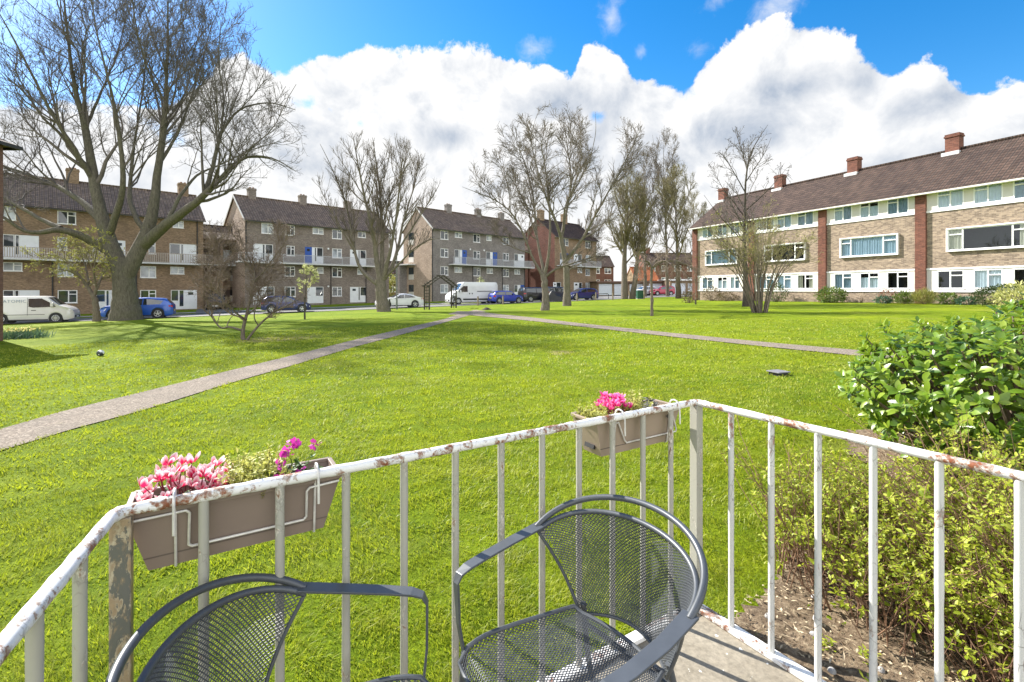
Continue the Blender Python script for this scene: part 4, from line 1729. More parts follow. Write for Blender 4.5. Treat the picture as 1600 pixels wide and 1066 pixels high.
class Block:
    """a maisonette block; facade measured in the photograph and turned into metres along the wall"""

    def __init__(self, name, label, P, floor, L, D, rise, mat, tmat, group, rot=45, mat_gable=None, eave=10.2):
        self.P = np.array(P, float)
        self.rot = math.radians(rot)
        self.d = np.array((math.cos(self.rot), math.sin(self.rot)))
        self.t = thing(name, label, 'building', (P[0], P[1], floor), self.rot, group)
        self.floor, self.L, self.D, self.rise, self.mat, self.tmat = floor, L, D, rise, mat, tmat
        self.eave = eave
        self.holes = []
        self.todo = []
        self.mat_gable = mat_gable

    def xl(self, px):
        k = (px - 800) / F
        return (k * self.P[1] - self.P[0]) / (self.d[0] - k * self.d[1])

    def zl(self, py, x):
        Y = self.P[1] + self.d[1] * x
        return EYE - (py - HOR) / F * Y - self.floor

    def win(self, pa, pb, storey, kind='pair', zb=None, h=None, glass=None):
        xa, xb = sorted((self.xl(pa), self.xl(pb)))
        base = storey * 2.55
        top = base + (2.15 if zb is None else zb)
        hh = {'pair': 1.25, 'small': 0.8, 'tall': 1.3}.get(kind, 1.25) if h is None else h
        self.holes.append((xa, xb, top - hh, top))
        w = xb - xa
        lights = ((0, 0.55, 0.0), (0.55, 1, 0.32)) if w > 0.9 else ((0, 1, 0.3),)
        if w > 1.9:
            lights = ((0, 0.38, 0.3), (0.38, 1, 0.0))
        g = glass or (M_GLASS_N if rng.random() < 0.4 else M_GLASS)
        self.todo.append(lambda: window(self.t, xa, xb, top - hh, top, 0.0, lights, 0.075, glass=g))

    def unit(self, pa, pb, storey, layout):
        xa, xb = sorted((self.xl(pa), self.xl(pb)))
        z0 = storey * 2.55 + 0.03
        z1 = storey * 2.55 + 2.15
        self.holes.append((xa, xb, z0, z1))
        self.todo.append(lambda: door_unit(self.t, xa, xb, z0, z1, layout))

    def finish(self, base=-1.5):
        wall_with_holes('wall', self.L, base, self.eave, self.holes, self.mat, self.t)
        shell('shell', self.L, self.D, base, self.eave, self.rise, self.mat, self.t, mat_gable=self.mat_gable)
        for f in self.todo:
            f()
        rf = gable_roof(self.t, self.L, self.D, self.eave, self.rise, self.tmat)
        g = MB()
        sl = self.rise / (self.D / 2)
        z = self.eave - 0.45 * sl
        g.box(-0.15, self.L + 0.15, -0.47 - 0.10, -0.455, z + 0.0, z + 0.10)
        g.build('gutter', M_DARKGUT, self.t)
        s = MB()
        s.box(0.002, self.L - 0.002, -0.44, -0.004, z + 0.02, z + 0.06)
        s.build('soffit', M_FASCIA, self.t)
        return rf


GRP = 'four storey brick maisonette blocks along the road'
d45 = np.array((math.cos(math.pi / 4), math.sin(math.pi / 4)))
# ---- block A, far left
PA = np.array((-38.8, 51.0)) - d45 * 24
A = Block('maisonette_block', 'brown brick block of flats behind the big tree at the left, mottled tile roof', PA, EYE - 2.24, 24 + 5.17, 8.0, 3.1, M_BRICK_A, M_TILE_A, GRP)
A.win(-5, 25, 3); A.win(89.5, 119, 3); A.win(226, 237, 3); A.win(270, 287, 3, 'small'); A.win(-80, -50, 3)
A.unit(4, 61, 2, [(0, .32, 'window'), (.33, .46, 'tallwindow'), (.46, 1, 'panel')])
A.win(89.5, 105, 2); A.win(145, 159, 2); A.unit(178, 196, 2, [(0, 1, 'door')]); A.win(232, 243, 2)
A.unit(265, 307, 2, [(0, .4, 'window'), (.4, .52, 'tallwindow'), (.52, 1, 'panel')])
A.win(4, 35, 1, 'small'); A.win(90, 115, 1); A.win(219, 244, 1); A.win(266, 288, 1, 'small')
A.unit(4, 62, 0, [(0, .3, 'window'), (.31, .44, 'tallwindow'), (.44, 1, 'panel')])
A.win(90, 121, 0); A.unit(150, 180, 0, [(0, .5, 'window'), (.5, .7, 'tallwindow'), (.7, 1, 'panel')])
A.win(219, 244, 0); A.unit(267, 308, 0, [(0, .3, 'window'), (.3, .5, 'tallwindow'), (.5, 1, 'door')])
rf = A.finish()
balcony(A.t, 1.0, A.L, 2 * 2.55 - 0.02, gap=0.16, barw=0.07, mat=plain('pale brown balcony slats', (0.42, 0.37, 0.32), 0.7))
for px in (82, 213):
    pipe(A.t, A.xl(px), -0.5, 5.0)
pipe(A.t, A.xl(308), 5.2, 9.9)
for px in (68, 300):
    x = A.xl(px) + 2.2 if px == 68 else A.L - 1.2
    chimney(rf, x, 4.0, 12.6, 14.7, M_BRICK_A, 1.0, 0.7)

# ---- block B
PB = np.array((-31.28, 56.2))
B = Block('maisonette_block', 'grey brown brick block of flats behind the vase shaped bare tree, one blue balcony door', PB, EYE - 1.84, 19.0, 8.0, 3.1, M_BRICK_B, M_TILE_A, GRP, mat_gable=M_BRICK_G)
cx2 = lambda c: 300 + c * 0.2815
for a, b, k in ((385, 452, 'pair'), (520, 570, 'pair'), (670, 730, 'small'), (778, 832, 'pair'), (920, 965, 'small')):
    B.win(cx2(a), cx2(b), 3, k)
B.unit(cx2(340), cx2(450), 2, [(0, .45, 'panel'), (.45, .6, 'tallwindow'), (.6, 1, 'window')])
B.win(cx2(525), cx2(570), 2)
B.unit(cx2(627), cx2(728), 2, [(0, .38, 'bluedoor'), (.38, .52, 'panel'), (.52, .64, 'tallwindow'), (.64, 1, 'window')])
B.win(cx2(778), cx2(832), 2)
B.unit(cx2(877), cx2(967), 2, [(0, .5, 'door'), (.5, .62, 'tallwindow'), (.62, 1, 'window')])
for a, b, k in ((515, 572, 'pair'), (695, 730, 'small'), (778, 832, 'pair'), (918, 950, 'small')):
    B.win(cx2(a), cx2(b), 1, k)
B.unit(cx2(340), cx2(458), 0, [(0, .6, 'panel'), (.6, 1, 'window')])
B.win(cx2(515), cx2(575), 0)
B.unit(cx2(640), cx2(730), 0, [(0, .5, 'panel'), (.5, 1, 'window')])
B.win(cx2(778), cx2(832), 0)
B.unit(cx2(877), cx2(968), 0, [(0, .5, 'door'), (.5, .62, 'tallwindow'), (.62, 1, 'window')])
B.win(cx2(1035), cx2(1055), 0)
rf = B.finish()
balcony(B.t, -1.0, B.xl(cx2(1000)), 2 * 2.55 - 0.02)
pipe(B.t, B.xl(cx2(770)), -0.4, 5.0); pipe(B.t, B.xl(cx2(965)), -0.4, 5.0); pipe(B.t, 0.12, 5.2, 9.9)
for c_ in (755,):
    lamp_dome(B.t, B.xl(cx2(c_)), 4.6 + 2.55); lamp_dome(B.t, B.xl(cx2(c_)), 2.2)
for x in (1.9, 8.2, 14.6):
    chimney(rf, x, 4.0, 12.6, 14.5, M_BRICK_B, 0.9, 0.7)

# ---- block C
PC = np.array((-11.2, 67.0))
C = Block('maisonette_block', 'grey brick block of flats with pale gable and blue doors behind the white van', PC, EYE - 1.45, 18.9, 7.2, 3.0, M_BRICK_C, M_TILE_A, GRP, mat_gable=M_BRICK_G)
cx3 = lambda c: 600 + c * 0.1877
for a, b, k in ((470, 535, 'pair'), (590, 650, 'small'), (743, 800, 'pair'), (852, 895, 'small'), (990, 1040, 'pair')):
    C.win(cx3(a), cx3(b), 3, k)
C.win(cx3(470), cx3(535), 2)
C.unit(cx3(588), cx3(690), 2, [(0, .36, 'window'), (.36, .46, 'tallwindow'), (.46, .62, 'panel'), (.62, 1, 'bluedoor')])
C.win(cx3(743), cx3(800), 2)
C.unit(cx3(850), cx3(943), 2, [(0, .4, 'window'), (.4, .6, 'panel'), (.6, 1, 'bluedoor')])
C.win(cx3(990), cx3(1040), 2)
C.unit(cx3(1085), cx3(1168), 2, [(0, .4, 'window'), (.4, .6, 'panel'), (.6, 1, 'door')])
for a, b, k in ((470, 535, 'pair'), (587, 650, 'small'), (742, 803, 'pair'), (855, 907, 'small'), (990, 1040, 'pair'), (1085, 1133, 'small')):
    C.win(cx3(a), cx3(b), 1, k)
C.win(cx3(470), cx3(535), 0)
C.unit(cx3(850), cx3(947), 0, [(0, .4, 'window'), (.4, 1, 'door')])
C.win(cx3(990), cx3(1040), 0)
C.unit(cx3(1085), cx3(1168), 0, [(0, .35, 'window'), (.35, .62, 'panel'), (.62, 1, 'bluedoor')])
rf = C.finish()
balcony(C.t, C.xl(cx3(538)), C.L + 1.2, 2 * 2.55 - 0.02)
for c_ in (738, 985):
    pipe(C.t, C.xl(cx3(c_)), -0.4, 5.0)
pipe(C.t, 0.08, -0.6, 9.9); pipe(C.t, C.L - 0.1, -0.4, 5.0)
for c_ in (715, 830):
    lamp_dome(C.t, C.xl(cx3(c_)), 2.55 * 2 + 2.3)
verge(C.t, C.L, C.D, C.eave, C.rise, x=-0.18, mat=M_FASCIA)
verge(B.t, B.L, B.D, B.eave, B.rise, x=-0.18, mat=M_FASCIA)
for x in (5.6, 11.6, 16.8):
    chimney(rf, x, 3.6, 12.5, 14.4, M_BRICK_C, 0.9, 0.7)
# stair strip up the pale gable: white panels, windows, small canopy slabs
for blk in (C, B):
    y0, y1 = blk.D * 0.62, blk.D * 0.80
    for k in range(4):
        m = MB()
        m.box(-0.05, -0.003, y0, y1, 2.55 * k + 0.3, 2.55 * k + 1.05)
        p = m.build('stair_panel', M_CREAM, blk.t)
        m = MB()
        m.box(-0.03, -0.003, y0 + 0.02, y1 - 0.02, 2.55 * k + 1.06, 2.55 * k + 2.1)
        m.build('stair_window', M_GLASS, blk.t)
    m = MB()
    m.box(-1.3, -0.003, y0 - 0.5, blk.D + 0.2, 4.95, 5.12)
    m.build('canopy', plain('balcony slab', (0.6, 0.6, 0.6), 0.7), blk.t)
    m = MB()
    m.box(-1.25, -0.003, blk.D - 0.9, blk.D + 0.15, -1.2, 4.94)
    m.build('stair_pier', M_BRICK_C, blk.t)


# ---- link between A and B: open galleries under a low roof
def link(label, P, rot, L, D, floor, ze, rise, mat, group):
    t = thing('link_building', label, 'building', (P[0], P[1], floor), math.radians(rot), group)
    m = MB()
    m.box(0, L, 2.2, D, -1.0, ze)
    m.build('wall', M_BRICK_A if mat is None else mat, t)
    m = MB()
    for x in np.linspace(0.15, L - 0.15, 3):
        m.box(x - 0.15, x + 0.15, 0.0, 0.3, -1.0, ze - 0.05)
    m.box(0.31, L - 0.31, 0.05, 0.22, ze - 0.5, ze - 0.06)
    m.build('piers', mat or M_BRICK_A, t)
    s = MB()
    s.box(-0.6, L + 0.6, -0.1, 2.19, 4.93, 5.08)
    s.build('gallery_slab', plain('balcony slab', (0.6, 0.6, 0.6), 0.7), t)
    r = MB()
    n = int(L / 0.2)
    for k in range(n + 1):
        x = 0.02 + (L - 0.04) * k / n
        r.box(x - 0.045, x + 0.045, -0.06, -0.03, 5.1, 6.1)
    r.box(-0.5, L + 0.5, -0.07, -0.02, 6.105, 6.16)
    r.build('gallery_railing', plain('grey gallery rail', (0.30, 0.28, 0.26), 0.7), t)
    gable_roof(t, L, D, ze, rise, M_TILE_A, over=0.35, end=0.02)
    for x in (L * .3, L * .7):
        d = MB()
        d.box(x - .5, x + .5, 2.12, 2.195, 0, 2.0)
        d.build('door', plain('brown door', (0.08, 0.05, 0.035), 0.6), t)
        d = MB()
        d.box(x - .5, x + .5, 2.12, 2.195, 5.09, 7.0)
        d.build('door', M_PANEL if x > L / 2 else plain('brown door', (0.08, 0.05, 0.035), 0.6), t)
    return t


Aend = PA + d45 * A.L
nb = np.array((-d45[1], d45[0]))
link('low link with open galleries and dark passage between the brown and grey brown blocks', Aend + nb * 2.0 + d45 * 0.05, 45, 4.6, 5.0, EYE - 2.1, 8.2, 1.6, M_BRICK_A, None)
Cend = PC + d45 * C.L
link('red brick link with dark passage right of the dark grey block', Cend + nb * 2.5 + d45 * 0.05, 45, 4.0, 4.6, EYE - 1.3, 8.2, 1.4, M_BRICK_R, None)

# ---- block D
PD = np.array((7.3, 82.0))
Dk = Block('maisonette_block', 'block with red brick gable seen behind the pair of tall bare trees', PD, EYE - 0.95, 12.2, 8.0, 3.1, M_BRICK_A, M_TILE_E, GRP, mat_gable=M_BRICK_R)
cx4 = lambda c: 800 + c * 0.1876
Dk.win(cx4(610), cx4(655), 3); Dk.win(cx4(420), cx4(470), 3)
Dk.unit(cx4(515), cx4(583), 2, [(0, .5, 'door'), (.5, 1, 'window')]); Dk.win(cx4(612), cx4(655), 2); Dk.unit(cx4(400), cx4(470), 2, [(0, .5, 'window'), (.5, 1, 'bluedoor')])
Dk.win(cx4(545), cx4(585), 1, 'small'); Dk.win(cx4(612), cx4(650), 1)
Dk.unit(cx4(345), cx4(408), 0, [(0, .4, 'door'), (.4, 1, 'window')]); Dk.unit(cx4(515), cx4(585), 0, [(0, .6, 'door'), (.6, 1, 'window')]); Dk.win(cx4(612), cx4(650), 0)
rf = Dk.finish()
balcony(Dk.t, 0.5, Dk.L, 2 * 2.55 - 0.02, mat=M_STEELRAIL)
for x in (0.9, 7.5):
    chimney(rf, x, 4.0, 12.6, 15.0, M_BRICK_A, 1.1, 0.8)


# ---- smaller buildings far behind
def house_row(label, P, rot, L, D, floor, ze, rise, mat, tmat, nwin, storeys=2, group='red brick houses far behind the garages'):
    t = thing('terraced_house', label, 'house', (P[0], P[1], floor), math.radians(rot), group)
    holes, wins = [], []
    for s in range(storeys):
        for k in range(nwin):
            x = L * (k + 0.5) / nwin
            holes.append((x - 0.8, x + 0.8, s * 2.7 + 0.9, s * 2.7 + 2.2))
    wall_with_holes('wall', L, -1.2, ze, holes, mat, t)
    shell('shell', L, D, -1.2, ze, rise, mat, t)
    for h in holes:
        window(t, *h, lights=((0, .5, 0), (.5, 1, .3)), fr=0.09)
    rf_ = gable_roof(t, L, D, ze, rise, tmat)
    chimney(rf_, L * 0.15, D / 2, ze + rise - 0.3, ze + rise + 1.3, mat, 0.9, 0.6)
    return t


house_row('red brick house glimpsed in the gap left of the pale gable', (-31.5, 108), 8, 12, 7, 0.0, 5.3, 2.6, M_BRICK_R, M_TILE_E, 4)
house_row('red brick terrace behind the left garages, white windows in two rows', (13.0, 112), 6, 11, 7, 1.6, 5.4, 2.4, M_BRICK_R, M_TILE_E, 4)
house_row('red brick terrace behind the umbrella topped tree', (30, 108), 4, 12, 7, 2.0, 5.4, 2.4, M_BRICK_R, M_TILE_E, 4)
house_row('red brick terrace at the end of the garages beside the buff block', (43, 106), 4, 12, 7, 2.0, 5.4, 2.4, M_BRICK_R, M_TILE_E, 4)

t = thing('bungalow', 'low building with bright orange tiled roof behind the garages', 'building', (25.0, 97, 1.2), math.radians(6), None)
wall_with_holes('wall', 4.6, -1, 2.4, [(1.0, 2.2, .9, 2.0)], M_BRICK_A, t)
window(t, 1.0, 2.2, .9, 2.0)
shell('shell', 4.6, 6, -1, 2.4, 2.4, M_BRICK_A, t)
gable_roof(t, 4.6, 6, 2.4, 2.4, M_TILE_O)


def garages(label, P, rot, n, floor, mat_roof, h=2.3):
    t = thing('garage_row', label, 'garage', (P[0], P[1], floor), math.radians(rot), 'lock up garages at the end of the road')
    W = 2.75
    holes = [(k * W + 0.2, (k + 1) * W - 0.2, -0.02, 1.95) for k in range(n)]
    wall_with_holes('wall', n * W, -0.8, h, holes, M_BRICK_A, t)
    m = MB()
    m.box(0, n * W, 5.0, 5.2, -0.8, h)
    m.box(0, 0.2, 0.1, 4.999, -0.8, h)
    m.box(n * W - 0.2, n * W, 0.1, 4.999, -0.8, h)
    m.build('side_wall', M_BRICK_A, t)
    for k in range(n):
        m = MB()
        for j in range(6):
            z = 1.95 * j / 6
            m.box(k * W + 0.2, (k + 1) * W - 0.2, 0.05, 0.10, z + 0.008, z + 1.95 / 6 - 0.008)
        m.box(k * W + 0.2, (k + 1) * W - 0.2, 0.07, 0.11, 0, 1.95)
        d = m.build('garage_door', plain('pale garage door', (0.62, 0.66, 0.72), 0.5, var=0.08), t)
    m = MB()
    m.box(-0.25, n * W + 0.25, -0.35, 5.5, h + 0.001, h + 0.12)
    m.build('roof', mat_roof, t)
    m = MB()
    m.box(-0.26, n * W + 0.26, -0.40, -0.351, h - 0.12, h + 0.14)
    m.build('fascia', M_WHITE if mat_roof is not M_TILE_E else plain('brown fascia', (0.16, 0.09, 0.065), 0.7), t)
    return t


garages('row of pale garages under a brown roof edge left of the twin trunked tree', (15.0, 84.0), 4, 3, 0.50, M_TILE_E)
garages('pale garages under a brown roof edge right of the twin trunked tree', (23.6, 83.5), 3, 2, 0.55, M_TILE_E)
garages('white fronted garages behind the small red car', (26.5, 80.2), 3, 3, 0.58, M_CREAM, 2.5)

# ---- block E on the right
ROT_E = math.atan2(-0.912, 0.41)
E_FAR, E_NEAR = 20.1, -14.0
PE = np.array((27.3, 32.0)) + np.array((-0.41, 0.912)) * E_FAR
E = thing('flats_block', 'long three storey buff brick block with red brick pilasters on the right', 'building', (PE[0], PE[1], EYE), ROT_E)
LE = E_FAR - E_NEAR


def ex(px):
    k = (px - 800) / F
    t_ = (27.3 - k * 32) / (0.41 + 0.912 * k)
    return E_FAR - t_


ZG0, ZG1 = -0.13, 1.32           # ground floor white band
ZT0, ZT1 = 5.08, 6.50            # top floor white band
ZBASE, ZEAVE = -1.6, 6.55
DE = 8.4
c6 = lambda c: 1300 + c * 0.3003
c5 = lambda c: 1060 + c * 0.3
cols_top = [(c5(125), c5(180)), (c5(205), c5(255)), (c5(270), c5(320)), (c5(420), c5(500)), (c5(515), c5(590)), (c5(620), c5(705)),
            (c6(12), c6(105)), (c6(145), c6(245)), (c6(287), c6(400)), (c6(548), c6(687)), (c6(737), c6(890)), (c6(943), c6(1120))]
cols_top = [(ex(a), ex(b)) for a, b in cols_top]
w_last = cols_top[8][1] - cols_top[8][0]
pil = [E_FAR - 0.0, E_FAR - 6.55, E_FAR - 13.05, 0.25, E_FAR + 6.5, E_FAR + 13.0]
# the bay past the right edge of the photograph repeats the one before it
for a in (cols_top[6], cols_top[7], cols_top[8]):
    cols_top.append((a[0] + 13.0, a[1] + 13.0))
mids = [(ex(c5(147)), ex(c5(306))), (ex(c5(455)), ex(c5(661))), (ex(c6(50)), ex(c6(343))), (ex(c6(606)), ex(c6(606)) + 3.95), (ex(c6(50)) + 13.0, ex(c6(343)) + 13.0)]
ZM0, ZM1 = 2.45, 3.80
hb = []          # brick band holes
for a, b in mids:
    hb.append((a, b, ZM0, ZM1))
wall_with_holes('brick_wall', LE, ZG1, ZT0, hb, M_BRICK_E, E)
m = MB(); m.quad((0, 0, ZBASE), (LE, 0, ZBASE), (LE, 0, ZG0), (0, 0, ZG0))
m.build('base_wall', M_BRICK_E, E)
zw0, zw1 = 0.03, 1.20
wt0, wt1 = 5.20, 6.36
wall_with_holes('white_band', LE, ZG0, ZG1, [(a, b, zw0, zw1) for a, b in cols_top], M_CREAM, E, y=-0.02)
wall_with_holes('white_band', LE, ZT0, ZT1, [(a, b, wt0, wt1) for a, b in cols_top], M_CREAM, E, y=-0.02)
for z in (ZG0, ZG1, ZT0):
    s = MB()
    s.box(0.0, LE, -0.06, -0.021, z - 0.06, z + 0.05)
    s.build('band_trim', M_WHITE, E)
m = MB()
m.poly([(0, DE, ZBASE), (0, 0, ZBASE), (0, 0, ZEAVE), (0, DE / 2, ZEAVE + 3.1), (0, DE, ZEAVE)])
m.build('gable_wall', M_BRICK_P, E)
m = MB()
m.poly([(LE, 0, ZBASE), (LE, DE, ZBASE), (LE, DE, ZEAVE), (LE, DE / 2, ZEAVE + 3.1), (LE, 0, ZEAVE)])
m.build('gable_wall', M_BRICK_P, E)
m = MB()
m.quad((LE, DE, ZBASE), (0, DE, ZBASE), (0, DE, ZEAVE), (LE, DE, ZEAVE))
m.build('back_wall', M_BRICK_E, E)
for x in pil:
    m = MB()
    m.box(x - 0.30, x + 0.30, -0.17, -0.003 if False else 0.0, ZBASE, ZEAVE - 0.12)
    m.build('pilaster', M_BRICK_P, E)
M_NET = plain('net curtain', (0.70, 0.74, 0.78), 0.9, var=0.05)
M_BLUEC = plain('pale blue curtain', (0.50, 0.60, 0.70), 0.9, var=0.06)
M_CREAMC = plain('cream curtain', (0.62, 0.55, 0.44), 0.9, var=0.06)
M_TEAL = plain('teal curtain', (0.30, 0.38, 0.45), 0.9, var=0.1)
pool = [[(0, 1, M_TEAL, 0, 1)], [(0.0, 0.48, M_NET, 0, 1), (.52, 1, M_TEAL, 0, 1)], [(0, 1, M_NET, 0, .7)], [(0, 1, M_TEAL, 0, 1)], [(0, .3, M_CREAMC, 0, 1), (.7, 1, M_CREAMC, 0, 1)], [(0, 1, M_BLUEC, 0, 1)]]
for i_, (a, b) in enumerate(cols_top):
    cur = pool[(i_ * 7 + 1) % 6]
    if i_ in (9, 10):
        cur = [(0, 1, M_NET, 0, 1)]
    window(E, a, b, wt0, wt1, -0.02, ((0, .5, .28), (.5, 1, 0)), 0.06, glass=M_CLEAR, curtain=cur, room=True, depth=0.06, reveal=0.05)
    cur = pool[(i_ * 5 + 3) % 6]
    if i_ in (8, 9, 11):
        cur = None
    if i_ == 10:
        cur = [(0, 1, M_NET, 0, 1)]
    window(E, a, b, zw0, zw1, -0.02, ((0, .5, 0), (.5, 1, .28)), 0.06, glass=M_CLEAR, curtain=cur, room=True, depth=0.06, reveal=0.05)
for i_, (a, b) in enumerate(mids):
    # boxed-out picture window
    m = MB()
    o_ = 0.07
    m.box(a - o_, b + o_, -0.16, 0.03, ZM1, ZM1 + o_)
    m.box(a - o_, b + o_, -0.16, 0.03, ZM0 - o_, ZM0)
    m.box(a - o_, a, -0.158, 0.03, ZM0, ZM1)
    m.box(b, b + o_, -0.158, 0.03, ZM0, ZM1)
    m.build('window_surround', M_WHITE, E)
    cur = [[(.02, .98, M_TEAL, .0, 1)], None, [(0.01, 0.99, M_BLUEC, 0, 1)], [(.0, .17, M_CREAMC, 0, 1), (.84, 1, M_CREAMC, 0, 1)], [(0, 1, M_NET, 0, 1)]][i_]
    window(E, a, b, ZM0, ZM1, -0.13, ((0, .19, .26), (.19, .77, 0), (.77, 1, .26)), 0.06, glass=M_CLEAR, curtain=cur, room=True, depth=0.06, sill=False)
rf = gable_roof(E, LE, DE, ZEAVE, 3.1, M_TILE_E, over=0.42, end=0.25)
g = MB()
sl = 3.1 / (DE / 2)
ze_ = ZEAVE - 0.42 * sl
g.box(-0.25, LE + 0.25, -0.54, -0.43, ze_ - 0.02, ze_ + 0.08)
g.build('gutter', M_CREAM, E)
s = MB()
s.box(0.0, LE, -0.42, -0.025, ze_ + 0.0, ze_ + 0.05)
s.build('soffit', M_WHITE, E)


def ex_ridge(px):
    # x along the block of a point on the ridge seen at px
    bx = PE + np.array((0.912, 0.41)) * DE / 2
    d_ = np.array((0.41, -0.912))
    k = (px - 800) / F
    return (k * bx[1] - bx[0]) / (d_[0] - k * d_[1])


for px in (1491, 1335, 1219, 1130):
    chimney(rf, ex_ridge(px), DE / 2, ZEAVE + 2.7, ZEAVE + 3.1 + 1.25, M_BRICK_P, 0.8, 0.62, pots=0, flash=0.25)

# ---- the neighbour at the left edge: only the end of its wall and eaves show
Fz = gz(-22, 17)
Nn = thing('neighbour_house', 'brown brick house corner with dark eaves at the extreme left edge', 'building', (-29.9, 12.0, Fz))
m = MB()
m.box(0, 8.70, 0, 8.0, -0.5, 8.2)
m.build('wall', brick_mat('neighbour brick', (0.20, 0.11, 0.085), (0.14, 0.075, 0.06), (0.16, 0.12, 0.1)), Nn)
m = MB()
vs = [(-0.4, -0.45, 8.25), (8.92, -0.45, 8.25), (8.92, 8.45, 8.25), (-0.4, 8.45, 8.25), (3.5, 4, 10.6), (5, 4, 10.6)]
m.add(vs, [(0, 1, 5, 4), (1, 2, 5), (2, 3, 4, 5), (3, 0, 4), (3, 2, 1, 0)])
m.build('roof', M_TILE_E, Nn)
m = MB()
m.box(-0.45, 8.97, 8.45, 8.54, 8.1, 8.24)
m.box(8.92, 9.0, -0.45, 8.45, 8.1, 8.24)
m.build('gutter', M_DARKGUT, Nn)
m = MB()
m.box(-0.38, 8.90, -0.43, 8.43, 8.201, 8.245)
m.build('soffit', plain('dark soffit', (0.10, 0.07, 0.06), 0.7), Nn)

# ------------------------------------------------------------------ vehicles
def paint(name, col, metal=0.25, rough=0.32):
    return plain(name, col, rough, metal, coat=0.8, var=0.05, vscale=1.5)


M_TYRE = plain('tyre rubber', (0.022, 0.022, 0.023), 0.85)
M_RIM = plain('alloy rim', (0.55, 0.56, 0.58), 0.3, 0.7)
M_TRIM = plain('black car trim', (0.022, 0.022, 0.024), 0.5)
M_CARGLASS = glass_mat('car glass', (0.022, 0.03, 0.035), 0.6)
M_LAMP = plain('headlamp', (0.75, 0.78, 0.80), 0.12, 0.2)
M_TAIL = plain('tail lamp', (0.45, 0.015, 0.012), 0.2)
M_PLATE_W = plain('white plate', (0.78, 0.78, 0.74), 0.5)
M_PLATE_Y = plain('yellow plate', (0.75, 0.55, 0.03), 0.5)


